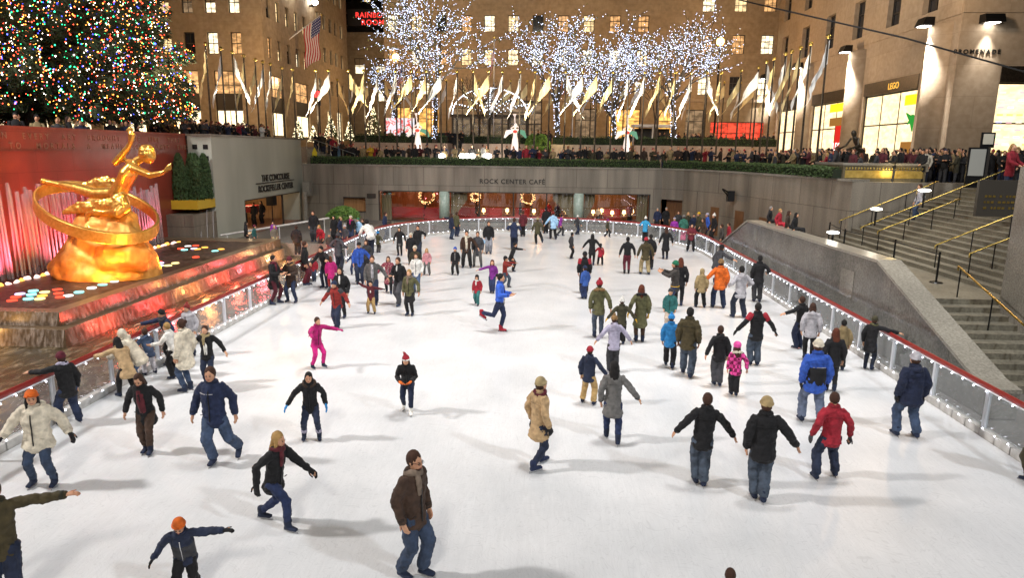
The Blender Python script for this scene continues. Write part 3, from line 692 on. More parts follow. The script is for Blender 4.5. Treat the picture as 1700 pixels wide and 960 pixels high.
class Facade:
    """wall grid in a vertical plane: O origin, U along, inward N; openings become real holes"""
    def __init__(s, O, U, W, z0, z1, N):
        s.O = Vector(O + (0,)) if len(O) == 2 else Vector(O); s.U = Vector((U[0], U[1], 0)); s.N = Vector((N[0], N[1], 0)); s.W = W; s.z0 = z0; s.z1 = z1; s.op = []
    def P(s, u, z, d=0): p = s.O + s.U * u + s.N * d; return (p.x, p.y, z)
    def wall(s, g, dep=.45):
        us = sorted({0, s.W} | {o[0] for o in s.op} | {o[1] for o in s.op}); zs = sorted({s.z0, s.z1} | {o[2] for o in s.op} | {o[3] for o in s.op})
        for a, b in zip(us[:-1], us[1:]):
            for c, d in zip(zs[:-1], zs[1:]):
                mu, mz = (a + b) / 2, (c + d) / 2
                if any(o[0] < mu < o[1] and o[2] < mz < o[3] for o in s.op): continue
                g.quad(s.P(a, c), s.P(b, c), s.P(b, d), s.P(a, d))
        for o in s.op:
            a, b, c, d = o[:4]
            g.quad(s.P(a, c), s.P(a, c, dep), s.P(a, d, dep), s.P(a, d)); g.quad(s.P(b, c), s.P(b, d), s.P(b, d, dep), s.P(b, c, dep))
            g.quad(s.P(a, c), s.P(b, c), s.P(b, c, dep), s.P(a, c, dep)); g.quad(s.P(a, d), s.P(a, d, dep), s.P(b, d, dep), s.P(b, d))
    def bx(s, g, a, b, c, d, e, f):
        """box in facade coords u a..b, z c..d, depth e..f"""
        n = len(g.v)
        for z in (c, d):
            for u, q in ((a, e), (b, e), (b, f), (a, f)): g.v.append(s.P(u, z, q))
        for q in ((0, 3, 2, 1), (4, 5, 6, 7), (0, 1, 5, 4), (1, 2, 6, 5), (2, 3, 7, 6), (3, 0, 4, 7)): g.face([n + i for i in q])
    def window(s, parent, o, paneM, mull=1, trans=(.5,), dep=.3, blindfrac=0, name='window', fw=.07):
        a, b, c, d = o[:4]; g = M()
        s.bx(g, a, a + fw, c, d, dep - .08, dep); s.bx(g, b - fw, b, c, d, dep - .08, dep); s.bx(g, a + fw, b - fw, c, c + fw, dep - .08, dep); s.bx(g, a + fw, b - fw, d - fw, d, dep - .08, dep)
        for t in trans: z = c + (d - c) * t; s.bx(g, a + fw, b - fw, z - fw * .5, z + fw * .5, dep - .07, dep - .01)
        for k in range(mull): u = a + (b - a) * (k + 1) / (mull + 1); s.bx(g, u - fw * .3, u + fw * .3, c + fw, d - fw, dep - .06, dep - .015)
        w_ = g.build(name, darkin, parent)
        g = M(); n = len(g.v); g.quad(s.P(a, c, dep), s.P(b, c, dep), s.P(b, d, dep), s.P(a, d, dep)); p = g.build('pane', paneM, w_)
        p.parent = w_; p.location = (0, 0, 0)
        if blindfrac:
            g = M(); z = d - (d - c) * blindfrac; s.bx(g, a + fw, b - fw, z, d - fw, dep - .03, dep - .004); g.build('blind', blind, w_)
        return w_
# fix for nested parents without offset of their own
def pick(r):
    x = r.random(); return lit[0] if x < .34 else lit[1] if x < .62 else lit[2] if x < .74 else lit[3] if x < .86 else darkw
rr = random.Random(3)
# --- left block (west side street)
lb = empty('office_block', (-40, 66, 6), label='tall limestone office block with rows of lit windows behind the christmas tree', cat='building')
F1 = Facade((-70, 66), (1, 0), 43.3, 5.9, 46, (0, 1))
cols = [-60.5, -58.3, -54, -51.8, -48.0, -45.8, -43.2, -40.8, -38.6, -36.0, -33.75, -31.55, -29.3]
for r0 in (14.5, 18.15, 21.8, 25.5, 29.2, 33):
    for c in cols: F1.op.append((c - .52 + 70, c + .52 + 70, r0, r0 + 1.95, 'w'))
for a, b in ((-66, -62.5), (-60.5, -57.5), (-56, -53), (-51.5, -48.5), (-47, -44.2), (-43, -41.6), (-40.6, -38.0), (-35.9, -33.2), (-31.7, -29.05)): F1.op.append((a + 70, b + 70, 7.0, 13.0, 's'))
F2 = Facade((-26.7, 66), (0, 1), 28, 5.9, 46, (-1, 0))
for r0 in (14.35, 18.0, 21.7, 25.4, 29.1, 32.8):
    for k, y in enumerate((67.6, 70.0, 72.5, 75.1, 77.5)): F2.op.append((y - .5 - 66, y + .5 - 66, r0, r0 + 1.9, 'w'))
for r0 in (12.3, 16.0, 19.7, 23.4, 27.1, 30.8):
    for y in (82.2, 84.4, 86.8, 89.0, 91.4): F2.op.append((y - .5 - 66, y + .5 - 66, r0, r0 + 1.65, 'w'))
for a, b in ((67.2, 70.7), (74.0, 78.2)): F2.op.append((a - 66, b - 66, 7.0, 12.8, 's'))
F2.op.append((84.5 - 66, 86.0 - 66, 6.4, 10.4, 'd')); F2.op.append((88.4 - 66, 90.6 - 66, 6.4, 10.4, 'd'))
g = M(); F1.wall(g); F2.wall(g); g.quad((-70, 94, 46), (-70, 66, 46), (-26.7, 66, 46), (-26.7, 94, 46)); g.quad((-26.7, 94, 5.9), (-70, 94, 5.9), (-70, 94, 46), (-26.7, 94, 46))
g.quad((-70, 94, 5.9), (-70, 66, 5.9), (-70, 66, 46), (-70, 94, 46)); g.build('wall', lime, lb)
def dowins(F, B):
    for o in F.op:
        if o[4] == 'w': F.window(B, o, pick(rr), 1, (.5,), .28, rr.choice((0, .3, .45, .5, 0)))
        elif o[4] == 'd': F.window(B, o, lit[0] if rr.random() < .6 else lit[1], 1, (.75,), .3)
        else:
            a, b, c, d = o[:4]
            h1 = c + (d - c) * .40; h2 = c + (d - c) * .64
            F.window(B, (a, b, c, h1), shopm, 1, (), .3, name='shop_window', fw=.09)
            g = M(); F.bx(g, a, b, h1 + .002, h2, .2, .4); g.build('spandrel', darkin, B)
            F.window(B, (a, b, h2 + .002, d), lit[2] if rr.random() < .5 else lit[0], 1, (.4,), .3)
dowins(F1, lb); dowins(F2, lb)
# --- back block
bb = empty('rear_office_block', (2, 80, 6), label='wide limestone office block closing the view behind the lit trees', cat='building')
F3 = Facade((-18.5, 80), (1, 0), 44, 5.9, 40, (0, 1))
for r0 in (15.25, 18.85, 22.5, 26.2):
    for c in (-17.5, -14.8, -12.0, -9.2, -6.6, -3.95, -1.2, 1.6, 4.4, 7.3, 10.4): F3.op.append((c - .6 + 18.5, c + .6 + 18.5, r0, r0 + 1.75, 'w'))
for r0 in (12.2, 16.6, 21, 25.4):
    for c in (17.4, 20.85, 24.0): F3.op.append((c - .68 + 18.5, c + .68 + 18.5, r0, r0 + 2.0, 'w'))
for r0 in (12.0,):
    for c in (-16.8, -14.0, 6.7, 10.3, 13.8): F3.op.append((c - .6 + 18.5, c + .6 + 18.5, r0, r0 + 1.6, 'w'))
for a, b in ((-17.8, -15.6), (-14.8, -12.4), (-10.8, -8.8), (3.2, 5.6), (7.0, 10.5), (12.6, 14.6), (15.6, 17.6)): F3.op.append((a + 18.5, b + 18.5, 6.4, 10.6, 'd'))
F3.op.append((18.4 + 18.5, 24.4 + 18.5, 6.2, 9.3, 'r'))
F3.op.append((-7.4 + 18.5, -.6 + 18.5, 6.3, 11.4, 'g'))
g = M(); F3.wall(g); g.quad((-18.5, 120, 40), (-18.5, 80, 40), (25.5, 80, 40), (25.5, 120, 40)); g.quad((-18.5, 120, 5.9), (-18.5, 80, 5.9), (-18.5, 80, 40), (-18.5, 120, 40)); g.quad((25.5, 80, 5.9), (25.5, 120, 5.9), (25.5, 120, 40), (25.5, 80, 40))
g.build('wall', lime, bb)
orng = blindmat('entry_glow', (1, .5, .12), 1.6); redg = blindmat('red_glow', (1, .06, .03), 1.3)
for o in F3.op:
    if o[4] == 'w': F3.window(bb, o, lit[rr.choice((0, 1, 1, 0, 2))] if rr.random() < .85 else darkw, 2, (.33, .66), .28)
    elif o[4] == 'd': F3.window(bb, o, orng if rr.random() < .6 else lit[3], 1, (.7,), .35)
    elif o[4] == 'r': F3.window(bb, o, redg, 2, (.6,), .35, name='shop_window')
    else:
        F3.window(bb, o, lit[3], 5, (.25, .5, .75), .5, name='bronze_grille_window', fw=.12)
g = M(); F3.bx(g, 19.9, 20.9, 11.9, 12.9, -.12, -.002)
g = M(); g.tube([(1.4, 79.9, 12.6), (1.4, 79.99, 12.6)], .62, n=20, cap=False, side=(1, 0, 0)); g.build('round_emblem', mat('emblem_red', (.2, .05, .03), .5), bb)
g = M(); F3.bx(g, 0, 44, 5.95, 6.35, -.15, -.004); F3.bx(g, 0, 44, 11.45, 11.75, -.14, -.003); g.build('string_course', lime2, bb)
# --- low middle block with red neon, and a dark tower behind
mb = empty('corner_block', (-24, 98, 6), label='lower limestone corner block with floodlit side and red neon letters', cat='building')
F4 = Facade((-30, 98), (1, 0), 9.0, 5.9, 21.6, (0, 1)); F5 = Facade((-21, 98), (0, 1), 30, 5.9, 21.6, (-1, 0))
for c in (-26.2, -23.2):
    for r0 in (12.4, 16.1): F4.op.append((c - .7 + 30, c + .7 + 30, r0, r0 + 2.1, 'w'))
for r0 in (12.5, 16.2):
    for y in (100, 103, 106, 110, 114, 118): F5.op.append((y - 98, y + 1.1 - 98, r0, r0 + 2, 'w'))
g = M(); F4.wall(g); F5.wall(g); g.quad((-30, 128, 21.6), (-30, 98, 21.6), (-21, 98, 21.6), (-21, 128, 21.6)); g.build('wall', lime, mb); dowins(F4, mb); dowins(F5, mb)
g = M(); g.box((-27.6, 97.8, 22.4), (-20.6, 98.4, 24.6)); g.build('sign_backing', darkin, mb)
neon = emis('red_neon', (1, .05, .04), 1.6)
text('RAINBOW', .95, (-24.1, 97.75, 23.5), (HP, 0, 0), neon, mb, name='neon_letters', sp=1.1); text('ROOM', .95, (-24.1, 97.75, 22.55), (HP, 0, 0), neon, mb, name='neon_letters', sp=1.2)
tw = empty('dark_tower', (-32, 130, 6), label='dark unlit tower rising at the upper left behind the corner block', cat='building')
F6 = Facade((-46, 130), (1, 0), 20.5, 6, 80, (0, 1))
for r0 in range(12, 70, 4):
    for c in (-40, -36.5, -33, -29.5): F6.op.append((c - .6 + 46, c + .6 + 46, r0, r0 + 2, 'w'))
g = M(); F6.wall(g); g.quad((-25.5, 130, 6), (-25.5, 160, 6), (-25.5, 160, 80), (-25.5, 130, 80)); g.build('wall', noisy('dark_stone', (.16, .13, .10), (.24, .2, .16), 1, .9), tw)  # tower stone in a darker tone than the other blocks
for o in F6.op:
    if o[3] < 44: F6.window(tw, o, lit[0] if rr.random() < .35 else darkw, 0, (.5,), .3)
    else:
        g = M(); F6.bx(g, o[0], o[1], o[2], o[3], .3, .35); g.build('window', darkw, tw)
# --- right building (promenade corner)
rb = empty('promenade_building', (30, 55, 4.5), label='limestone shop building at the promenade corner with tall glowing shop windows', cat='building')
F7 = Facade((25, 84), (0, -1), 38.9, 4.45, 34, (1, 0))
def yy_(y): return 84 - y
for r0 in (15.1, 19.6, 24.1):
    for y in (48.95, 53.9, 59.7, 65.4, 71.4, 77.3): F7.op.append((yy_(y + .95), yy_(y - .95), r0, r0 + 2.9, 'u'))
for y0, y1 in ((49.2, 57.2), (60.0, 68.0), (70.6, 77.6)): F7.op.append((yy_(y1), yy_(y0), 5.3, 11.3, 's'))
F8 = Facade((25, 45.1), (1, 0), 20, 4.45, 34, (0, 1))
F8.op.append((2.75, 9.5, 4.9, 11.3, 's')); F8.op.append((12, 18.5, 4.9, 11.3, 's'))
for r0 in (15.4, 19.8, 24.1):
    for c in (4.6, 9.4, 14.2): F8.op.append((c, c + 1.9, r0, r0 + 2.9, 'u'))
g = M(); F7.wall(g, .6); F8.wall(g, .6); g.quad((25, 45.1, 34), (45, 45.1, 34), (45, 84, 34), (25, 84, 34)); g.quad((25, 84, 4.45), (25, 84, 34), (45, 84, 34), (45, 84, 4.45)); g.build('wall', lime2, rb)
blueglow = None
m, t, b = nodes('fairy_reflection_window')    # dark glass that mirrors the lit trees
b.inputs['Base Color'].default_value = (.015, .02, .03, 1); b.inputs['Roughness'].default_value = .03; b.inputs['Metallic'].default_value = .0; b.inputs['Specular IOR Level'].default_value = 1.0
mirw = m
for F in (F7, F8):
    for o in F.op:
        if o[4] == 'u': F.window(rb, o, mirw, 1, (.33, .66), .45, fw=.09)
        else:
            a, b_, c, d = o[:4]
            F.window(rb, (a, b_, c, d - .95), shopw, 2, (.55,), .25, name='shop_window', fw=.1)
            g = M(); F.bx(g, a, b_, d - .948, d, -.06, .3); g.build('shop_fascia', bronze, rb)
sgn = mat('sign_gold', (.85, .55, .10), .4, .3, emit=(1, .6, .1), es=.5)
text('LEGO', .62, (24.93, 52.5, 10.58), (HP, 0, -HP), sgn, rb, depth=.02)
text('PROMENADE', .36, (26.15, 45.08, 12.02), (HP, 0, 0), lett, rb, depth=.03, sp=1.45)
# shop displays
red_ = emis('poster_red', (.75, .03, .02), 1.1); yel_ = emis('poster_yellow', (1, .62, .02), 1.7); grn_ = emis('toy_green', (.05, .45, .06), .8); wht_ = emis('poster_letters', (1, .9, .8), 1.8); brn_ = emis('poster_brown', (.5, .22, .05), .8)
ps = empty('shop_poster', (25.5, 61.4, 5.5), label='red and yellow poster with white letters in the second shop window', cat='poster')
M().box((25.12, 60.25, 5.45), (25.16, 62.4, 8.3)).build('red_panel', red_, ps); M().box((25.12, 60.25, 8.302), (25.16, 63.8, 9.0)).build('brown_panel', brn_, ps); M().box((25.12, 60.25, 9.5), (25.16, 64.0, 10.2)).build('yellow_panel', yel_, ps)
text('LEGO', .95, (25.1, 61.35, 6.2), (HP, 0, -HP), wht_, ps, depth=.01)
p2_ = empty('shop_display', (25.5, 50, 9), label='yellow display and green toy dragon shape hanging in the nearest shop window', cat='display')
M().box((25.12, 49.4, 9.3), (25.16, 51.0, 10.0)).build('yellow_panel', yel_, p2_)
g = M(); g.ball((25.1, 49.7, 8.35), .06, .38, .28); g.tube([(25.1, 49.9, 8.4), (25.1, 50.5, 8.75)], [.16, .05]); g.tube([(25.1, 49.7, 8.2), (25.1, 49.5, 7.5)], [.15, .04]); g.tube([(25.1, 49.6, 8.5), (25.1, 50.2, 8.0)], [.15, .04]); g.build('green_shape', grn_, p2_)
M().box((25.12, 49.5, 5.6), (25.16, 50.9, 6.8)).build('picture', brn_, p2_)
# toy boxes on shelves in the promenade window
sh = empty('shelf_display', (29, 45.4, 5), label='rows of small coloured boxes on the shelves of the promenade window', cat='shelves')
tc_ = [emis('toy_%d' % i, c, 1.6) for i, c in enumerate(((1, .85, .6), (.9, .5, .5), (.6, .6, .9), (.6, .9, .5), (1, .9, .2)))]
for i, tm in enumerate(tc_):
    g = M()
    for r_ in range(11):
        for c_ in range(9):
            if (r_ * 7 + c_ * 3 + r_ * c_) % 5 == i: g.box((28.0 + c_ * .6, 45.28, 5.2 + r_ * .45), (28.36 + c_ * .6, 45.32, 5.32 + r_ * .45))
    o = g.build('box_row', tm, sh); o['kind'] = 'stuff'
# engaged round pilasters and sconces
for y in (46.9, 58.6, 69.3, 79.3):
    g = M(); g.tube([(25.25, y, 4.46), (25.25, y, 14.0)], [1.15, 1.15], [1.0, 1.0], n=24, cap=False); g.build('pilaster', lime2, rb, smooth=True)
def sconce(x, y, z, dx, dy, power, lb_, col=(1, .93, .85)):
    s = empty('wall_sconce', (x, y, z), label=lb_, cat='wall lamp', group='sconces of the promenade building')
    g = M(); pr = [(0, 0), (.75, 0), (.65, .55), (0, .55)]
    if dx: g.vprism([(x, z), (x + dx * .75, z), (x + dx * .55, z + .5), (x, z + .5)], 'y', y - .5, y + .5)
    else: g.vprism([(y, z), (y + dy * .75, z), (y + dy * .55, z + .5), (y, z + .5)], 'x', x - .58, x + .58)
    g.build('shade', black, s)
    cx, cy_ = x + dx * .38, y + dy * .38
    M().box((cx - .3, cy_ - .3, z - .03), (cx + .3, cy_ + .3, z - .005)).build('lens', emis('sconce_lens', (1, .95, .88), 18), s)
    lamp('sconce_light', 'SPOT', (cx, cy_, z - .06), power * 2.6, col, (cx - dx * .30, cy_ - dy * .30, z - 4), .12, 58, 1.0)
sconce(24.1, 46.9, 13.9, -1, 0, 3200, 'black wall sconce lighting the corner pilaster'); sconce(24.1, 58.6, 13.9, -1, 0, 3200, 'black wall sconce between the two nearest tall shop windows'); sconce(24.1, 69.3, 13.9, -1, 0, 3200, 'black wall sconce on the third pilaster from the corner')
sconce(24.1, 79.3, 13.9, -1, 0, 2600, 'farthest black wall sconce on the building'); sconce(26.6, 45.1, 13.75, 0, -1, 650, 'black wall sconce above the PROMENADE lettering')
g = M(); F7.bx(g, 0, 38.9, 14.35, 14.9, -.06, -.003); F8.bx(g, 0.0, 20, 14.4, 14.9, -.06, -.004); g.build('band', lime2, rb)
# facade floodlights on the left and the corner block
for x, y, z in ((-26.4, 73.5, 21.8), (-26.4, 79.5, 21.8)):
    s = empty('facade_floodlight', (x, y, z), label='bright floodlight on the office block wall above the flag' if y > 75 else 'bright floodlight high on the office block wall, nearer one', cat='floodlight', group='facade floodlights')
    g = M(); g.ball((x + .35, y, z), .35, .45, .3); g.build('lamp_head', emis('flood_glow', (1, .97, .9), 40), s); M().box((x - .28, y - .1, z - .5), (x + .2, y + .1, z - .3)).build('bracket', black, s)
    lamp('facade_flood', 'SPOT', (x + .9, y, z - .2), 5200, (1, .9, .78), (x - .2, y + .5, z + 6), .2, 130, .9); 
for y, z in ((102, 18.8), (108, 18.5)):
    s = empty('facade_floodlight', (-20.7, y, z), label='bright floodlight on the side of the corner block, %s' % ('nearer one' if y < 105 else 'farther one'), cat='floodlight', group='facade floodlights')
    g = M(); g.ball((-20.3, y, z), .4, .6, .6); g.build('lamp_head', emis('flood_glow', (1, .97, .9), 40), s)
    lamp('facade_flood', 'SPOT', (-19.9, y, z - .5), 4000, (1, .92, .8), (-21.2, y, z - 6), .2, 130, .9)
# amber globe street lamps, then added warm fill on the fronts
for i, (px, py, y) in enumerate(((657, 95, 74), (1196, 69, 70))):
    p = aty(px, py, y); s = empty('street_lamp', (p.x, p.y, 6), label=('amber street lamp left of the lit trees near the corner block', 'amber street lamp glowing among the branches of the rightmost lit tree')[i], cat='street lamp', group='amber street lamps')
    M().ball(p, .38, nu=14, nv=10).build('lamp_globe', emis('sodium', (1, .42, .08), 22), s, smooth=True)
    M().tube([(p.x, p.y, 6), (p.x, p.y, p.z - .3)], [.12, .07], n=8).build('pole', black, s)
for x, y, z, e, c in ((-24, 60, 13, 1500, (1, .6, .26)), (-38, 56, 12, 1500, (1, .58, .25)), (-12, 72, 15, 1400, (1, .58, .24)), (2, 72, 15, 1400, (1, .58, .24)), (16, 71, 15, 1400, (1, .58, .26)), (-20, 86, 14, 1000, (1, .66, .36)), (17, 58, 13, 1500, (1, .68, .40)), (21, 41, 16, 1300, (1, .68, .4))):
    lamp('facade_fill', 'POINT', (x, y, z), e, c, size=.6)  # unseen warm points added to brighten the fronts, apart from the globes
# ================================================================ FLAGPOLES
import itertools
fg = {}
def clothmat(name, col, tr=.25):
    m, t, b = nodes(name); N = t.nodes; L = t.links
    tc = N.new('ShaderNodeTexCoord'); nz = N.new('ShaderNodeTexNoise'); nz.inputs['Scale'].default_value = 3
    L.new(tc.outputs['Object'], nz.inputs['Vector']); mr = N.new('ShaderNodeMapRange'); mr.inputs[3].default_value = .75; mr.inputs[4].default_value = 1.1; L.new(nz.outputs[0], mr.inputs[0])
    mx = N.new('ShaderNodeMixRGB'); mx.blend_type = 'MULTIPLY'; mx.inputs[0].default_value = 1; mx.inputs[1].default_value = (*col, 1); L.new(mr.outputs[0], mx.inputs[2]); L.new(mx.outputs[0], b.inputs['Base Color'])
    b.inputs['Roughness'].default_value = .45; b.inputs['Sheen Weight'].default_value = .4
    return m
goldc = clothmat('gold_cloth', (.88, .70, .34)); silc = clothmat('silver_cloth', (.88, .86, .82))
def flagmesh(H, W, drop, ph, uv=False):
    g = M(); nu, nv = 14, 10; g.uv = []
    for i in range(nu + 1):
        u = i / nu
        for j in range(nv + 1):
            v = j / nv
            # limp cloth: fly edge falls, folds gather towards the pole
            x = W * (u ** 1.1) * (.62 + .38 * v) ; z = -H * v - drop * u ** 1.25
            f = .10 * math.sin(u * 9 + v * 4 + ph) * (.2 + u) + .07 * math.sin(u * 21 + ph * 2)
            x += .10 * math.sin(v * 6 + u * 5 + ph) * u
            g.vert((x + .06, f, z)); g.uv.append((u, 1 - v))
    for i in range(nu):
        for j in range(nv): a = i * (nv + 1) + j; g.face((a, a + 1, a + nv + 2, a + nv + 1))
    return g
poleM = M(); poleM.tube([(0, 0, 0), (0, 0, 7.55)], [.075, .05], n=8, cap=False)
finM = M(); finM.ball((0, 0, 7.68), .13, nu=10, nv=8)
protoP = poleM.build('pole', bronze); protoF = finM.build('finial', brass, smooth=True)
FL = []
for k, (W_, dr) in enumerate(((1.1, 2.4), (1.5, 2.3), (1.9, 2.1), (.9, 2.5), (1.3, 2.4), (1.7, 2.3))):
    for sgn_ in (1, -1):
        for mt in (goldc, silc):
            o = flagmesh(1.25, W_ * sgn_, dr, k * 1.3 + sgn_).build('flag', mt, smooth=True); FL.append(o)
for o in [protoP, protoF] + FL: COL.objects.unlink(o)
def flagpole(x, y, z, gold, kind, lb, grp, sc=1.0):
    r = empty('flagpole', (x, y, z), label=lb, cat='flagpole', group=grp); r.scale = (sc, sc, sc)
    a = random.uniform(-.35, .35)
    for s_ in (protoP, protoF, FL[kind * 4 + (0 if random.random() < .12 else 2) + (0 if gold else 1)]):
        o = s_.copy(); COL.objects.link(o); o.parent = r
        if s_.name.startswith('flag'): o.location = (0, 0, 7.5); o.rotation_euler = (0, 0, a)
    return r
nm = {True: 'gold', False: 'silver'}
PG = [(338, 72, 1), (363, 80, 0), (383, 86, 0), (404, 92, 1), (423, 98, 1), (441, 102, 0), (458, 106, 0), (473, 112, 1), (486, 115, 1)]
for i, (px, py, gd) in enumerate(PG):
    p = atz(px, py, 12.3); w_ = ('tallest and leftmost, beside the christmas tree', 'second from the left', 'third from the left', 'fourth from the left', 'fifth from the left', 'sixth from the left', 'seventh from the left', 'eighth from the left', 'at the corner of the left row')[i]
    flagpole(-21.7 if i < 8 else p.x, p.y, 4.6, bool(gd), (3, 3, 0, 3, 0, 0, 3, 0, 3)[i], 'flagpole with limp %s flag, %s' % (nm[bool(gd)], w_), 'flagpoles of the left terrace')
back = [(521, 0), (542, 0), (574, 1), (599, 1), (622, 0), (652, 0), (678, 1), (703, 1), (727, 0), (755, 0), (782, 1), (808, 1), (832, 0), (862, 0), (888, 1), (913, 1), (941, 0), (970, 0), (995, 1), (1023, 1), (1051, 0), (1079, 0), (1106, 1), (1134, 1), (1162, 0), (1190, 0), (1216, 1), (1242, 1), (1258, 0)]
# anchors: things seen right behind each pole of the long row
for i, (px, gd) in enumerate(back):
    p = atz(px, 115 - (px - 521) * .004, 12.2)
    flagpole(p.x, 57.9 - .0 * i - (0 if px < 1230 else 4 * (px - 1230) / 30), 4.5, bool(gd), random.choice((0, 1, 2, 3, 4, 4)), 'flagpole with %s flag, number %s of the row above the cafe' % (nm[bool(gd)], ('one two three four five six seven eight nine ten eleven twelve thirteen fourteen fifteen sixteen seventeen eighteen nineteen twenty twenty-one twenty-two twenty-three twenty-four twenty-five twenty-six twenty-seven twenty-eight twenty-nine'.split())[i]), 'flagpoles in the row above the cafe')
for i, (px, py, gd) in enumerate(((1273, 100, 0), (1289, 95, 1), (1303, 87, 0), (1316, 83, 1), (1330, 77, 1), (1346, 70, 0), (1374, 58, 0))):
    p = atz(px, py, 12.3); flagpole(15.35, p.y, 4.55, bool(gd), (0, 3, 3, 0, 3, 3, 0)[i], 'flagpole with %s flag, %s of the right row' % (nm[bool(gd)], ('farthest', 'second farthest', 'third farthest', 'middle', 'third nearest', 'second nearest', 'nearest')[i]), 'flagpoles of the right terrace')
for i, px in enumerate((560, 586, 612, 638, 664, 690, 715, 741, 768, 795, 820, 848, 875, 900, 926, 952, 982, 1010, 1037, 1065, 1092, 1119, 1147, 1175, 1203, 1230, 1252)):
    p = aty(px, 135, 68.5); flagpole(p.x, 68.5, 5.4, i % 3 != 1, random.randrange(6), 'flagpole with %s flag in the far row, number %s' % ('gold' if i % 3 != 1 else 'silver', ' '.join('zero one two three four five six seven eight nine'.split()[int(q)] for q in '%02d' % (i + 1)) + ' from the left'), 'flagpoles beyond the planters', .92)
for _i in range(9):
    _x = -19 + _i * 4.2; lamp('flag_uplight', 'SPOT', (_x, 56.6, 7.3), 3600, (1, .88, .66), (_x + .2, 58.0, 11.0), .15, 95, .8)
for _y in (42, 47.5, 53):
    lamp('flag_uplight', 'SPOT', (-20.4, _y, 7.9), 1800, (1, .88, .66), (-21.9, _y, 12), .15, 100, .8); lamp('flag_uplight', 'SPOT', (14.5, _y - 1, 7.3), 2200, (1, .88, .66), (15.4, _y - 1, 11.5), .15, 100, .8)
# american flags
def usmat():
    m, t, b = nodes('stars_and_stripes'); N = t.nodes; L = t.links
    uv = N.new('ShaderNodeUVMap'); sp = N.new('ShaderNodeSeparateXYZ'); L.new(uv.outputs[0], sp.inputs[0])
    def mth(op, a, b2):
        n = N.new('ShaderNodeMath'); n.operation = op
        for i, v in enumerate((a, b2)):
            if isinstance(v, (int, float)): n.inputs[i].default_value = v
            elif v is not None: L.new(v, n.inputs[i])
        return n.outputs[0]
    st_ = mth('MODULO', mth('MULTIPLY', sp.outputs[1], 6.5), 1.0); red = mth('LESS_THAN', st_, .5)
    mx = N.new('ShaderNodeMixRGB'); mx.inputs[1].default_value = (.7, .68, .66, 1); mx.inputs[2].default_value = (.45, .02, .03, 1); L.new(red, mx.inputs[0])
    can = mth('MULTIPLY', mth('LESS_THAN', sp.outputs[0], .4), mth('GREATER_THAN', sp.outputs[1], .46))
    du = mth('SUBTRACT', mth('MODULO', mth('MULTIPLY', sp.outputs[0], 15), 1.0), .5); dv = mth('SUBTRACT', mth('MODULO', mth('MULTIPLY', sp.outputs[1], 11), 1.0), .5)
    dd = mth('ADD', mth('MULTIPLY', du, du), mth('MULTIPLY', dv, dv)); star = mth('LESS_THAN', dd, .05)
    mb_ = N.new('ShaderNodeMixRGB'); mb_.inputs[1].default_value = (.015, .03, .16, 1); mb_.inputs[2].default_value = (.7, .7, .7, 1); L.new(star, mb_.inputs[0])
    mf = N.new('ShaderNodeMixRGB'); L.new(can, mf.inputs[0]); L.new(mx.outputs[0], mf.inputs[1]); L.new(mb_.outputs[0], mf.inputs[2]); L.new(mf.outputs[0], b.inputs['Base Color'])
    b.inputs['Roughness'].default_value = .6; return m
usm = usmat()
def usflag(base, tip, W_, H_, drop, lb, ph=0., rz=0.):
    r = empty('american_flag', base, label=lb, cat='flag'); A = Vector(base); B = Vector(tip)
    M().tube([A, B], [.07, .045], n=8).build('pole', mat('pale_pole', (.5, .48, .45), .4, .3), r); M().ball(B, .12).build('finial', brass, r)
    g = flagmesh(H_, W_, drop, ph); L_ = (B - A)
    if abs(L_.normalized().z) < .9:      # hoist along the tilted pole
        u_ = -L_.normalized(); g.v = []; g.uv = []; nu, nv = 14, 10
        for i in range(nu + 1):
            u = i / nu
            for j in range(nv + 1):
                v = j / nv; p = B + u_ * (.15 + H_ * v) + Vector((0.06 * math.sin(9 * u + 3 * v) - .0, .25 * math.sin(u * 8 + v * 5 + ph) * u + u * -.9 * (1 - v), -W_ * u * (1 - .12 * v)))
                g.vert(p); g.uv.append((u, 1 - v))
        g.build('flag', usm, r, smooth=True)
    else:
        off = B; g.v = [(x * math.cos(rz) + off.x, y + off.y, z + off.z - .1) for x, y, z in g.v]; g.build('flag', usm, r, smooth=True)
usflag(tuple(atx(480, 65, -26.7)), tuple(aty(533, 24, 76)), 4.6, 2.6, 0, 'american flag hanging from a tilted pole on the office block wall', .5)
p = aty(820, 118, 66); usflag((p.x, 66, 6), (p.x, 66, aty(820, 62, 66).z), -.55, 1.6, 2.6, 'limp american flag on the pole left of the second lit tree', 1)
p = aty(953, 118, 67); usflag((p.x, 67, 6), (p.x, 67, aty(953, 60, 67).z), -.5, 1.6, 2.6, 'limp american flag on the pole right of the second lit tree', 2)
p = aty(669, 105, 67); usflag((p.x, 67, 6), (p.x, 67, aty(669, 104, 67).z), -1.3, 1.5, 1.3, 'american flag flying below the leftmost lit tree', 3)
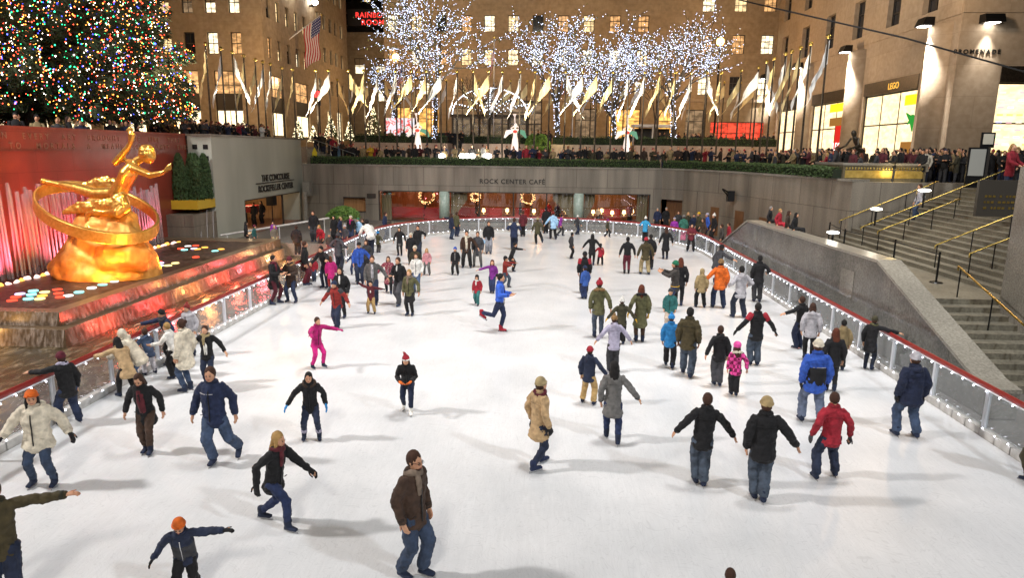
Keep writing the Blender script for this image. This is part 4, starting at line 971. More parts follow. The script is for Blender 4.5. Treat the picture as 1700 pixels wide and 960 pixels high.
# ================================================================ PLANTERS, HEDGES
def hedge(P, wd, z0, z1, lb, dens=420, name='hedge', m_=leafm):
    r = empty(name, (P[0][0], P[0][1], z0), label=lb, cat='hedge')
    core = M()
    for a, b in zip(P[:-1], P[1:]):
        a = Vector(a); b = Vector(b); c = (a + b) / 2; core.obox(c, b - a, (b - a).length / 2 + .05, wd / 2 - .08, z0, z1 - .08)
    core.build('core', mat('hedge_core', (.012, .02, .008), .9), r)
    g = M()
    for a, b in zip(P[:-1], P[1:]):
        a = Vector(a); b = Vector(b); L_ = (b - a).length; u = (b - a) / L_; n_ = Vector((-u.y, u.x))
        for k in range(int(L_ * dens)):
            t = random.random() * L_; top_ = random.random() < .35
            s_ = random.choice((-1, 1)) * (wd / 2 + random.uniform(-.06, .05)) if not top_ else random.uniform(-wd / 2, wd / 2)
            z = z1 + random.uniform(-.07, .06) + .04 * math.sin(t * 3) if top_ else random.uniform(z0, z1)
            q = a + u * t + n_ * s_; d1 = Vector((random.gauss(0, 1), random.gauss(0, 1), random.gauss(0, 1))).normalized() * .07; d2 = d1.orthogonal().normalized() * .035
            p = Vector((q.x, q.y, z)); v = [g.vert(p + d1), g.vert(p + d2), g.vert(p - d1), g.vert(p - d2)]; g.face(v)
    g.build('leaves', m_, r); return r
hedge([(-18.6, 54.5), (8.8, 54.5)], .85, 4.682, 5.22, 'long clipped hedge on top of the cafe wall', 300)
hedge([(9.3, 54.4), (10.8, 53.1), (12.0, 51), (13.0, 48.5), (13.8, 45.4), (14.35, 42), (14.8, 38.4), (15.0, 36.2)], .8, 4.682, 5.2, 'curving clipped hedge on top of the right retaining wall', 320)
pw = noisy('planter_stone', (.36, .26, .2), (.46, .35, .27), 6, .7)
for i, (x0, x1, lb) in enumerate(((-17.6, -8.9, 'long low stone planter wall at the left behind the crowd'), (-7.6, -1.0, 'central stone planter wall below the lit arches'), (.4, 7.4, 'stone planter wall around the third lit tree'), (7.8, 20.5, 'long stone planter wall at the right behind the crowd'))):
    tag(M().box((x0, 62.6, 4.45), (x1, 65.8, 6.45 - .0)).build('planter_wall', pw), lb, 'planter')
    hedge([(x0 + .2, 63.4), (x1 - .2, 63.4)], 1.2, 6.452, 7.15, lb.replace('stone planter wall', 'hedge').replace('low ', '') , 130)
# yellow-green lit bush
for px in (885, 900):
    p = aty(px, 238, 62.3); bsh = empty('round_bush', (p.x, 62.3, 6.4), label='bright green lit round bush by the trumpeter statue, %s one' % ('left' if px == 885 else 'right'), cat='bush', group='lit bushes'); leafcone((p.x, 62.3), .75, 5.9, 7.3, 500, .09).build('foliage', noisy('bright_leaf2', (.10, .20, .03), (.2, .34, .06), 5, .7, 0), bsh)
lamp('bush_light', 'POINT', (1.0, 61.2, 6.6), 60, (1, .85, .4), size=.1)
gl_ = emis('ground_light_glow', (1, .97, .85), 30)
for i, px in enumerate((734, 768, 776, 784, 811)):
    p = aty(px, 259, 55.6); s = empty('ground_floodlight', (p.x, 55.6, 4.5), label='bright ground floodlight behind the hedge' + (' left of the row of three', ', first of the row of three', ', middle of the row of three', ', last of the row of three', ' right of the row of three')[i], cat='floodlight', group='ground floodlights')
    M().ball((p.x, 55.5, p.z), .26, .1, .2, nu=12).build('lens', gl_, s); M().box((p.x - .2, 55.65, 4.45), (p.x + .2, 55.9, p.z + .15)).build('housing', black, s)
for x in (-8, -5.5): lamp('ground_flood', 'SPOT', (x, 56.3, 5.2), 700, (1, .9, .75), (x, 63, 7.5), .15, 120, .9)
# ================================================================ BARE LIT TREES
def lit_tree(bx, by, bz, fork, spread, topz, seed, lb, dens=4.3, leaf=True, lean=0, depth=4):
    R = random.Random(seed); r = empty('lit_tree', (bx, by, bz), label=lb, cat='tree', group='bare trees wrapped in white lights')
    wood = M(); segs = []
    def br(p, d, L_, rad, dep):
        pts = [p]; q = p; dd = d.copy(); n_ = 4
        for k in range(n_):
            dd = (dd + Vector((R.gauss(0, .16), R.gauss(0, .16), R.gauss(.02, .13)))).normalized(); q = q + dd * (L_ / n_); pts.append(q)
        wood.tube(pts, [rad * (1 - .5 * i / n_) for i in range(n_ + 1)], n=5 if dep < 3 else 4, cap=False); segs.append((pts, dep, rad))
        if dep >= depth: return
        for k in range(R.choice((3, 3, 4)) if dep > 0 else 6):
            t = .45 + .55 * (k + 1) / 4 if dep else .75 + .25 * k / 5
            i = min(n_, max(1, int(t * n_))); o_ = pts[i]
            ax = Vector((R.gauss(0, 1), R.gauss(0, 1), R.gauss(0, .4)))
            ax = (ax - dd * ax.dot(dd)).normalized(); an = R.uniform(.45, 1.0)
            nd = (dd * math.cos(an) + ax * math.sin(an)); nd.z = nd.z * .85 + .2; nd.normalize()
            br(o_, nd, L_ * R.uniform(.60, .82), rad * .55, dep + 1)
    base = Vector((bx, by, bz)); top_ = Vector((bx + lean, by, fork))
    wood.tube([base, base.lerp(top_, .5) + Vector((.08, 0, 0)), top_], [.26, .2, .17], n=8); segs.append(([base + Vector((0, 0, .4)), top_], -1, .22))
    for k in range(7):
        a = k / 7 * 6.283 + R.uniform(-.3, .3); up = R.uniform(.6, 3.4)
        br(top_ - Vector((0, 0, R.uniform(0, .8))), Vector((math.cos(a), math.sin(a) * .8, up)).normalized(), spread * R.uniform(.48, .70), .11, 1)
    wood.build('trunk_and_branches', bark, r)
    lg = M(); lv = M()
    for pts, dep, rad in segs:
        for a, b in zip(pts[:-1], pts[1:]):
            L_ = (b - a).length; n_ = max(1, int(L_ * (dens if dep >= 0 else 24)))
            for k in range(n_):
                p = a.lerp(b, R.random()); j = rad + .05 if dep >= 0 else rad + .02; an = R.random() * 6.283
                if p.z > 28: continue
                p = p + Vector((math.cos(an) * j, math.sin(an) * j, R.uniform(-.06, .06))) * (1 if dep < 3 else 1.1); lg.octa(p, R.choice((.024, .028, .038)))
            if dep >= 3 and leaf:
                for k in range(int(L_ * 3)):
                    p = a.lerp(b, R.random()) + Vector((R.gauss(0, .15), R.gauss(0, .15), R.gauss(-.05, .12))); d1 = Vector((R.gauss(0, 1), R.gauss(0, 1), R.gauss(0, 1))).normalized() * .11; d2 = d1.orthogonal().normalized() * .06
                    v = [lv.vert(p + d1), lv.vert(p + d2), lv.vert(p - d1), lv.vert(p - d2)]; lv.face(v)
    o = lg.build('fairy_lights', emis('tree_bulb', (.64, .73, 1.0), 6.5, False), r); o['kind'] = 'stuff'
    if leaf: lv.build('leaves', noisy('autumn_leaf', (.10, .11, .025), (.2, .2, .05), 4, .8, 0), r)
    return r
T = [(722, 235, 62.9, 11.6, 8.4, 'tallest bare tree wrapped in white lights, left of the arches', 1), (925, 230, 63.5, 10.2, 7.0, 'bare tree wrapped in white lights right of the arches', 2), (1020, 230, 63.5, 9.6, 5.6, 'slender bare tree wrapped in white lights, third from the left', 3), (1119, 230, 63.5, 10.6, 7.4, 'rightmost bare tree wrapped in white lights with broad crown', 4)]
for px, py, y, fk, spd, lb, sd in T:
    p = aty(px, py, y); q = aty(px, 120, y); lit_tree(p.x, y, 6.4, fk, spd, 22, sd, lb, lean=q.x - p.x)
p = aty(655, 215, 72); lit_tree(p.x, 72, 6.0, 10.5, 5.5, 20, 9, 'farther bare tree wrapped in white lights beside the corner block', dens=5, depth=3)
# two dark unlit small trees between
for i, px in enumerate((795, 1085)):
    p = aty(px, 235, 66); R = random.Random(20 + i); t_ = empty('bare_tree', (p.x, 66, 6.4), label='small unlit bare tree %s' % ('beside the lit arches' if i == 0 else 'between the two rightmost lit trees'), cat='tree'); g = M()
    def br2(p_, d, L_, rad, dep):
        q = p_ + d * L_ + Vector((R.gauss(0, .08), R.gauss(0, .08), 0)); g.tube([p_, q], [rad, rad * .6], n=5, cap=False)
        if dep < 4:
            for k in range(3): nd = (d + Vector((R.gauss(0, .5), R.gauss(0, .5), R.gauss(.1, .2)))).normalized(); br2(q, nd, L_ * .72, rad * .6, dep + 1)
    br2(Vector((p.x, 66, 6.3)), Vector((0, 0, 1)), 2.4, .12, 0); g.build('branches', bark, t_)
# ================================================================ CHRISTMAS TREE
ct = empty('christmas_tree', (-29.0, 38.5, 5.85), label='huge christmas tree covered in coloured lights above the fountain', cat='christmas tree')
M().tube([(-29, 38.5, 5.9), (-29, 38.5, 27)], [.55, .15], n=10).build('trunk', bark, ct)
ndl = M(); brn = M(); R = random.Random(11)
cols_ = {'red': ((1, .07, .03), 10), 'orange': ((1, .35, .05), 9), 'white': ((1, .86, .72), 12), 'green': ((.03, .9, .30), 7), 'blue': ((.06, .08, 1), 12)}
BL = {k: M() for k in cols_}
def Rz(z): return 9.3 * max(0, (1 - (z - 6.3) / 25)) ** .72
z = 7.6
while z < 26:
    rad = Rz(z); nb = int(13 + rad * 1.6)
    for k in range(nb):
        a = k / nb * 6.283 + R.uniform(-.25, .25) + z; L_ = rad * R.uniform(.70, 1.06); zz = z + R.uniform(-.35, .35)
        d = Vector((math.cos(a), math.sin(a), 0)); 
        pts = [Vector((-29, 38.5, zz + .3)) + d * (L_ * t) + Vector((0, 0, -.9 * t + 1.15 * t ** 3 * .9)) for t in (0, .3, .6, .85, 1)]
        brn.tube(pts, [.09, .07, .05, .03, .015], n=4, cap=False)
        n_ = int(L_ * 44)
        for _ in range(n_):
            t = R.random() ** .6; i = min(3, int(t * 4)); p = pts[i].lerp(pts[i + 1], t * 4 - i)
            wd = (.25 + 1.0 * (1 - t)) * .75; sd = d.cross(Vector((0, 0, 1)))
            p = p + sd * R.gauss(0, wd * .6) + Vector((0, 0, R.gauss(-.12, .16)))
            d1 = (d * .5 + sd * R.gauss(0, .6) + Vector((0, 0, R.gauss(-.25, .3)))).normalized() * R.uniform(.14, .3); d2 = d1.orthogonal().normalized() * R.uniform(.02, .045)
            v = [ndl.vert(p + d1), ndl.vert(p + d2), ndl.vert(p - d1), ndl.vert(p - d2)]; ndl.face(v)
        for _ in range(int(L_ * 4.6)):
            t = .35 + .65 * R.random() ** .55; i = min(3, int(t * 4)); p = pts[i].lerp(pts[i + 1], min(1, t * 4 - i))
            p = p + d.cross(Vector((0, 0, 1))) * R.gauss(0, .35 + .5 * (1 - t)) + Vector((0, 0, R.gauss(0, .22)))
            c = R.choices(('red', 'orange', 'white', 'green', 'blue'), (30, 24, 20, 16, 9))[0]
            BL[c].octa(p, (.028 if R.random() < .82 else .044) * (1.45 if c == 'blue' and R.random() < .35 else 1.1 if c in ('white', 'green') else 1))
    z += .52
brn.build('branches', bark, ct); ndl.build('needles', noisy('spruce_needle', (.02, .035, .012), (.05, .075, .028), 3, .8, 0), ct)
for k, g in BL.items(): o = g.build(k + '_lights', emis('xmas_' + k, *cols_[k], False), ct); o['kind'] = 'stuff'
for a in range(5):
    an = a * 1.256 + .4; lamp('tree_glow', 'POINT', (-29 + 6.4 * math.cos(an), 38.5 + 6.4 * math.sin(an), 10 + a * 1.6), 220, (1, .62, .4), size=1.0)
# ================================================================ STREET THINGS BEHIND
# pavilion with arches of lights
pv = empty('glass_pavilion', (-5.5, 69, 6), label='glass street pavilion crowned by arches of white lights', cat='pavilion')
g = M()
for x in (-9.1, -7.3, -5.5, -3.7, -1.9):
    for y in (67.5, 70.5): g.box((x - .09, y - .09, 6), (x + .09, y + .09, 9.0))
g.box((-9.3, 67.3, 9.0), (-1.7, 70.7, 9.25)); g.build('frame', bronze, pv)
M().box((-9.1, 67.48, 6.1), (-1.9, 67.5, 8.95)).build('glass_wall', glass, pv)
M().box((-8.8, 70.2, 6.1), (-2.2, 70.3, 8.4)).build('lit_panel', lit[3], pv)
g = M(); ar = emis('arch_bulb', (.75, .85, 1), 9, False)
for k in range(9):
    th0 = -1 + 2 * k / 8; R_ = 3.55
    for i in range(26):
        ph = math.pi * i / 25; x = -5.5 + R_ * th0 * math.sin(ph) * 1.0; y = 69 - 1.6 * math.cos(ph); zz = 9.3 + 2.4 * (1 - th0 * th0 * .82) ** .5 * math.sin(ph) ** .8
        g.octa((x, y, zz), .045)
for i in range(60):
    ph = math.pi * i / 59; g.octa((-5.5 + 3.6 * math.cos(ph), 67.4, 9.3 + 2.4 * math.sin(ph)), .05)
o = g.build('arch_lights', ar, pv); o['kind'] = 'stuff'
g = M()
for k in range(9):
    th0 = -1 + 2 * k / 8; g.tube([(-5.5 + 3.55 * th0 * math.sin(math.pi * i / 10), 69 - 1.6 * math.cos(math.pi * i / 10), 9.3 + 2.35 * (1 - th0 * th0 * .82) ** .5 * math.sin(math.pi * i / 10) ** .8) for i in range(11)], .03, n=4, cap=False)
g.build('arch_ribs', bronze, pv)
# white trumpeting figures
angw = mat('lit_wire_white', (.85, .82, .8), .6, emit=(1, .80, .70), es=.8); angg = emis('angel_green', (.35, .8, .5), .5); angr = emis('angel_red', (.9, .12, .08), 1.0)
for i, (px, lb) in enumerate(((694, 'left lit wire figure blowing a trumpet before the white panel'), (855, 'middle lit wire figure blowing a trumpet beside the pavilion'), (1040, 'right lit wire figure blowing a trumpet between two lit trees'))):
    b = aty(px, 246, 61.8); x = b.x; r = empty('trumpeter_statue', (x, 61.8, 6.0), label=lb, cat='statue', group='lit trumpeter figures')
    z0 = 5.9
    g = M(); g.tube([(x, 61.8, z0), (x, 61.8, z0 + .9), (x, 61.8, z0 + 1.35)], [.36, .25, .16], n=12); g.tube([(x, 61.8, z0 + 1.3), (x, 61.8, z0 + 1.75)], [.15, .22], n=10); g.tube([(x, 61.8, z0 + 1.75), (x, 61.8, z0 + 1.95)], [.08, .07], n=8); g.ball((x + .03, 61.78, z0 + 2.15), .15, .16, .2)
    g.build('figure', angw, r, smooth=True)
    g = M(); g.tube([(x + .2, 61.75, z0 + 1.7), (x + .38, 61.6, z0 + 1.95), (x + .1, 61.5, z0 + 2.12)], .06, n=6); g.tube([(x - .2, 61.75, z0 + 1.7), (x - .36, 61.6, z0 + 1.9), (x - .02, 61.5, z0 + 2.12)], .06, n=6); g.build('arms', angw, r, smooth=True)
    g = M(); g.tube([(x, 61.5, z0 + 2.12), (x - .04, 61.4, z0 + 2.9), (x - .05, 61.4, z0 + 3.1)], [.03, .05, .16], n=8, cap=False); g.build('trumpet', angw, r, smooth=True)
    for s_ in (-1, 1):
        g = M(); g.tube([(x + s_ * .15, 61.95, z0 + 1.7), (x + s_ * .7, 62.0, z0 + 1.55), (x + s_ * .95, 62.0, z0 + 1.1)], [.14, .22, .08], [.04, .05, .03], side=(0, 0, 1), n=8); g.build('wing', angg if s_ > 0 else angw, r, smooth=True)
    g = M(); g.ball((x, 61.58, z0 + 1.62), .2, .12, .14); g.build('red_bow', angr, r, smooth=True)
    lamp('figure_light', 'POINT', (x + .3, 60.8, 6.4), 16, (1, .8, .7), size=.2)
# white picture panel
a = aty(640, 232, 70); b = aty(688, 196, 70)
bp_ = empty('picture_panel', ((a.x + b.x) / 2, 70, 6), label='glowing white picture panel with red and green splashes at the left', cat='panel')
m, t, bs = nodes('splash_panel'); N = t.nodes; L = t.links; t.nodes.remove(bs); e = N.new('ShaderNodeEmission'); tc = N.new('ShaderNodeTexCoord'); nz = N.new('ShaderNodeTexNoise'); nz.inputs['Scale'].default_value = 1.3; nz.inputs['Detail'].default_value = 5
L.new(tc.outputs['Object'], nz.inputs['Vector']); rp = N.new('ShaderNodeValToRGB'); rp.color_ramp.interpolation = 'CONSTANT'
for pos, c in ((0, (.9, .9, 1)), (.40, (.95, .85, .9)), (.53, (.9, .12, .1)), (.58, (.95, .8, .8)), (.64, (.3, .7, .4)), (.68, (.9, .9, .95))):
    q = rp.color_ramp.elements.new(pos) if pos else rp.color_ramp.elements[0]; q.color = (*c, 1)
L.new(nz.outputs[0], rp.inputs[0]); L.new(rp.outputs[0], e.inputs[0]); e.inputs[1].default_value = 1.1; L.new(e.outputs[0], N['Material Output'].inputs[0])
M().box((a.x, 69.9, 6.6), (b.x, 70, b.z)).build('panel', m, bp_); M().box((a.x - .1, 70.002, 6), (a.x + .1, 70.2, b.z)).build('post', black, bp_); M().box((b.x - .1, 70.002, 6), (b.x + .1, 70.2, b.z)).build('post', black, bp_)
# little lit conifers on the pavement by the left block
for i, (px, py, hh) in enumerate(((495, 208, 1.9), (549, 207, 2.3), (580, 212, 2.0), (620, 205, 3.0), (404, 206, 1.6), (520, 213, 1.6))):
    y = 64 + (px - 400) * .04; p = aty(px, py, y); c = empty('small_lit_conifer', (p.x, y, 6), label='small conifer covered in warm lights, %s on the left pavement' % ('third', 'fifth', 'sixth', 'tallest', 'first', 'fourth')[i], cat='conifer', group='small lit conifers')
    z0 = p.z - 1.3; g = M(); bl = M()
    for k in range(500):
        t = random.random(); a_ = random.random() * 6.28; rr_ = hh * .32 * (1 - t) * random.uniform(.7, 1); q = Vector((p.x + rr_ * math.cos(a_), y + rr_ * math.sin(a_), z0 + hh * t)); d1 = Vector((math.cos(a_), math.sin(a_), -.5)) * .12; d2 = d1.orthogonal().normalized() * .04
        v = [g.vert(q + d1), g.vert(q + d2), g.vert(q - d1), g.vert(q - d2)]; g.face(v)
        if k % 4 == 0: bl.octa(q + d1 * .5, .045)
    g.tube([(p.x, y, 5.95), (p.x, y, z0 + hh * .8)], .04, n=5); g.build('foliage', needle, c); o = bl.build('lights', emis('warm_bulb', (1, .82, .5), 4, False), c); o['kind'] = 'stuff'
# traffic signal (red)
p = aty(529, 157, 62); ts = empty('traffic_signal', (p.x, 62, 4.5), label='traffic signal showing a red light above the crowd', cat='traffic light')
M().tube([(p.x, 62, 4.5), (p.x, 62, p.z + .4)], .07, n=8).build('pole', black, ts); M().box((p.x - .2, 61.7, p.z - .95), (p.x + .2, 61.95, p.z + .35)).build('housing', black, ts); M().ball((p.x, 61.68, p.z), .3, .08, .3, nu=14).build('red_lens', emis('signal_red', (1, .02, .02), 9), ts)
# dark parked car on the street
p = aty(743, 232, 68); cz = 6.0
car = empty('parked_car', (p.x, 68, 6), label='dark car parked on the street behind the central planter', cat='car')
g = M(); g.vprism([(p.x - 2.2, cz + .35), (p.x + 2.2, cz + .35), (p.x + 2.2, cz + .85), (p.x + 1.5, cz + .98), (p.x + .9, cz + 1.45), (p.x - .9, cz + 1.48), (p.x - 1.6, cz + .98), (p.x - 2.2, cz + .88)], 'y', 67.2, 68.9); g.build('body', mat('dark_car_paint', (.02, .02, .025), .2, .4), car)
for dx in (-1.4, 1.4):
    for y in (67.15, 68.75): M().tube([(p.x + dx, y, cz + .33), (p.x + dx, y + .2, cz + .33)], .33, n=14, cap=False, side=(1, 0, 0)).build('wheel', black, car)
g = M(); g.vprism([(p.x + 1.35, cz + 1.0), (p.x + .85, cz + 1.38), (p.x - .85, cz + 1.4), (p.x - 1.4, cz + 1.0)], 'y', 67.18, 67.19); g.build('window', darkw, car)
# low white canopy structure at right rear
a = aty(1052, 212, 66); b = aty(1120, 212, 66)
ck = empty('white_kiosk', ((a.x + b.x) / 2, 67, 6), label='low white framed kiosk between the rightmost lit trees', cat='kiosk'); wk = mat('kiosk_white', (.7, .66, .6), .6)
M().box((a.x, 66.6, a.z + .1), (b.x, 68.2, a.z + .35)).build('roof', wk, ck)
for x in (a.x + .1, (a.x + b.x) / 2, b.x - .1): M().box((x - .07, 66.7, 6), (x + .07, 66.85, a.z + .1)).build('post', wk, ck)
M().box((a.x + .1, 68, 6), (b.x - .1, 68.1, a.z)).build('back_panel', darkin, ck)
# cable
p0 = aty(1180, -12, 40); p1 = aty(1290, 14, 34); p2c = aty(1500, 62, 30); p3 = aty(1720, 124, 27)
tag(M().tube([aty(1000, -60, 48), p0, p1, p2c, p3, aty(1900, 175, 24)], .035, n=6).build('overhead_cable', black), 'thin black cable crossing the upper right corner', 'cable')
# plinth with gold frieze and dark kneeling figure at the right
pn = empty('statue_plinth', (17, 37.5, 4.45), label='low plinth with gold lit frieze at the end of the curved wall', cat='plinth')
M().box((15.1, 36.0, 4.452), (19.2, 39.6, 5.35)).build('block', noisy('plinth_stone', (.10, .085, .05), (.16, .13, .08), 10, .4), pn)
M().box((15.05, 35.95, 5.352), (19.25, 39.65, 5.47)).build('coping', granite2, pn)
M().box((15.07, 37.3, 4.8), (15.095, 39.2, 5.2)).build('plaque', black, pn)
g = M()
for i in range(26): g.ball((15.25 + i * .15, 35.98, 5.2), .045, .04, .07, nu=6, nv=4)
g.build('frieze_beads', brass, pn)
M().box((15.2, 35.982, 4.72), (19.1, 35.997, 5.1)).build('frieze_panel', noisy('gold_relief', (.45, .30, .07), (.7, .5, .14), 4, .4, .3, metal=.6), pn)
lamp('frieze_light', 'POINT', (17.6, 35.2, 5.0), 30, (1, .75, .3), size=.1)
# kiosk board and post sign near the promenade
sg = empty('post_sign', (19.5, 33.4, 4.46), label='small framed notice on a dark post beside the promenade crowd', cat='sign')
p = aty(1640, 235, 33.4); M().box((p.x - .32, 33.38, p.z - .28), (p.x + .3, 33.44, p.z + .42)).build('frame', black, sg); M().box((p.x - .24, 33.36, p.z - .12), (p.x + .22, 33.378, p.z + .35)).build('notice', mat('paper', (.6, .56, .45), .7), sg); M().box((p.x - .18, 33.41, 4.46), (p.x + .2, 33.6, p.z - .282)).build('post', darkin, sg)
p = aty(1622, 265, 32.6); s2 = empty('menu_board', (p.x, 32.6, 4.46), label='pale notice board in a black frame left of the dark post', cat='sign'); M().box((p.x - .42, 32.58, 4.46), (p.x + .42, 32.64, p.z + .55)).build('frame', black, s2); M().box((p.x - .34, 32.56, 5.0), (p.x + .34, 32.578, p.z + .47)).build('notice', mat('paper_grey', (.33, .33, .3), .7), s2)
dk = empty('dark_signboard', (20, 31, 4.5), label='large dark board with faint gold lettering above the near stairs', cat='sign')
p = aty(1668, 330, 27); M().box((p.x - 1.0, 27, LZ + 2.0), (p.x + 1.6, 27.15, 5.0)).build('board', mat('board_brown', (.035, .028, .02), .6), dk)
for k in range(3):
    g = M(); xx = p.x - .75
    while xx < p.x + 1.4:
        wl = random.uniform(.05, .12); g.box((xx, 26.985, 4.35 - k * .22), (xx + wl, 26.998, 4.43 - k * .22)); xx += wl + random.choice((.05, .06, .16))
    o = g.build('gold_lettering', brass, dk); o['kind'] = 'stuff'
# ================================================================ GILDED STATUE
gs = empty('gilded_statue', (-17.2, 25, .95), label='gilded reclining figure with a plain broad ring on a golden rock in the fountain', cat='statue')
def sp_(px, py, dy=0): return aty(px, py, 25 + dy)
def addmods(o, vox, smooth=2, disp=0, size=.2):
    m = o.modifiers.new('remesh', 'REMESH'); m.mode = 'VOXEL'; m.voxel_size = vox; m.use_smooth_shade = True
    if smooth: s = o.modifiers.new('smooth', 'SMOOTH'); s.iterations = smooth; s.factor = .5
    if disp:
        k = 'clouds%.2f' % size
        tx = bpy.data.textures.get(k) or bpy.data.textures.new(k, 'CLOUDS'); tx.noise_scale = size
        d = o.modifiers.new('folds', 'DISPLACE'); d.texture = tx; d.strength = disp; d.mid_level = .5; d.texture_coords = 'GLOBAL'
    return o
g = M()
rb_ = [((88, 462), (258, 440), .96), ((100, 425), (248, 418), 1.7), ((112, 398), (236, 395), 2.3), ((122, 372), (215, 368), 2.9), ((130, 345), (200, 345), 3.5), ((150, 330), (190, 332), 3.8)]
pts = []; rx = []; ry = []
for (a, b, z) in rb_:
    A = sp_(*a); B = sp_(*b); pts.append(((A.x + B.x) / 2, 25.2, (A.z + B.z) / 2)); rx.append((B.x - A.x) / 2); ry.append((B.x - A.x) / 2 * .72)
pts[0] = (pts[0][0], 25.2, .9)
g.tube(pts, rx, ry, side=(1, 0, 0), n=14)
g.tube([sp_(205, 430, -.6), sp_(205, 365, .2), sp_(205, 345, .6)], [1.0, .5, .15], n=7); g.tube([sp_(110, 450, -.3), sp_(135, 385, .2)], [.7, .3], n=7)
addmods(g.build('rock', goldb, gs), .09, 1, .35, .8)
# ring: broad plain band
C_ = (sp_(65, 330) + sp_(258, 372)) / 2; U_ = (sp_(258, 378) - sp_(63, 318)) / 2; V_ = Vector((.35, -1.75, -.55))
g = M(); n_ = 72
for i in range(n_):
    a = i / n_ * 6.2832; c = C_ + U_ * math.cos(a) + V_ * math.sin(a); out = (U_.normalized() * math.cos(a) + V_.normalized() * math.sin(a)) * .06
    for q in (-out, out):
        for h in (-.21, .21): g.vert(c + q + Vector((.05 * h, .12 * h, h)))
for i in range(n_):
    a = i * 4; b = (i + 1) % n_ * 4; g.face((a, b, b + 1, a + 1)); g.face((a + 2, a + 3, b + 3, b + 2)); g.face((a, a + 2, b + 2, b)); g.face((a + 1, b + 1, b + 3, a + 3))
o = g.build('ring', goldm, gs); bv = o.modifiers.new('bevel', 'BEVEL'); bv.width = .03; bv.segments = 2
g = M()
hip = sp_(196, 322); ch = sp_(214, 287, -.1); nk = sp_(226, 268, -.1); hd = sp_(246, 257, -.15)
g.tube([hip, hip.lerp(ch, .5), ch, nk.lerp(ch, .3)], [.36, .33, .42, .30], [.30, .27, .28, .2], side=(0, 1, 0), n=12)
g.tube([nk, hd], [.16, .14], n=10); g.ball(hd, .27, .25, .33, nu=14, nv=10); g.ball(hd + Vector((.2, -.08, -.1)), .09, .07, .1)
g.tube([nk + Vector((-.25, .1, -.05)), sp_(197, 262, .1), sp_(190, 272, 0), sp_(212, 246, -.1), sp_(217, 236, -.15)], [.17, .15, .14, .11, .08], n=9)
g.tube([sp_(217, 236, -.15), sp_(219, 222, -.15)], [.09, .13], n=8)
for k, (dx, dz) in enumerate(((-.17, .2), (-.08, .3), (.02, .32), (.11, .27))): g.tube([sp_(218, 226, -.15), sp_(218, 222, -.15) + Vector((dx, -.04, dz * .8))], [.045, .03], n=6)
g.tube([nk + Vector((.05, -.25, -.25)), sp_(250, 291, -.4), sp_(270, 287, -.55)], [.16, .13, .09], n=9)
for k in range(4): g.tube([sp_(270, 287, -.55), sp_(279, 283 - k * 3, -.55), sp_(285, 281 - k * 3.5, -.55)], [.05, .04, .03], n=6)
g.tube([hip, sp_(160, 322, .1), sp_(125, 312, .3), sp_(105, 308, .4)], [.30, .25, .2, .16], n=10); g.tube([sp_(105, 308, .4), sp_(78, 302, .5), sp_(70, 300, .4)], [.13, .11, .13], n=8)
g.tube([hip, sp_(206, 345, -.4), sp_(196, 353, -.6), sp_(160, 352, -.5), sp_(148, 353, -.4), sp_(146, 372, -.45), sp_(151, 380, -.6)], [.30, .25, .22, .18, .14, .12, .1], n=10)
addmods(g.build('figure', goldm, gs), .045, 2)
g = M()
for i in range(70):
    a = random.random() * 6.28; b = random.uniform(-.2, 1.2); g.ball(hd + Vector((.24 * math.cos(a) * math.cos(b) - .04, .23 * math.sin(a) * math.cos(b), .3 * math.sin(b) + .04)), .07, nu=6, nv=4)
addmods(g.build('hair', goldm, gs), .04, 1)
g = M(); g.tube([sp_(200, 312, .2), sp_(175, 302, .35), sp_(155, 305, .4), sp_(130, 310, .4)], [.3, .26, .2, .12], [.08, .07, .06, .05], side=(0, .3, 1), n=8); g.tube([sp_(205, 335, -.5), sp_(175, 342, -.5), sp_(130, 345, -.4), sp_(105, 352, -.3)], [.3, .3, .24, .1], [.09, .09, .07, .05], side=(0, .2, 1), n=8)
addmods(g.build('drapery', goldm, gs), .045, 1, .12, .25)
lamp('statue_light', 'SPOT', (-12.5, 20.5, 1.6), 1500, (1, .50, .10), (-17.2, 25, 3.6), .15, 60, .6)
lamp('statue_light', 'SPOT', (-15.8, 22.0, 1.2), 700, (1, .30, .03), (-17.2, 25.2, 3), .1, 100, .6)
lamp('statue_light', 'SPOT', (-14.9, 27.5, 1.2), 700, (1, .36, .05), (-17, 25, 3.4), .1, 100, .6)
lamp('statue_light', 'SPOT', (-11.0, 26, 9.0), 1100, (1, .68, .2), (-17, 25, 4.6), .2, 40, .6)

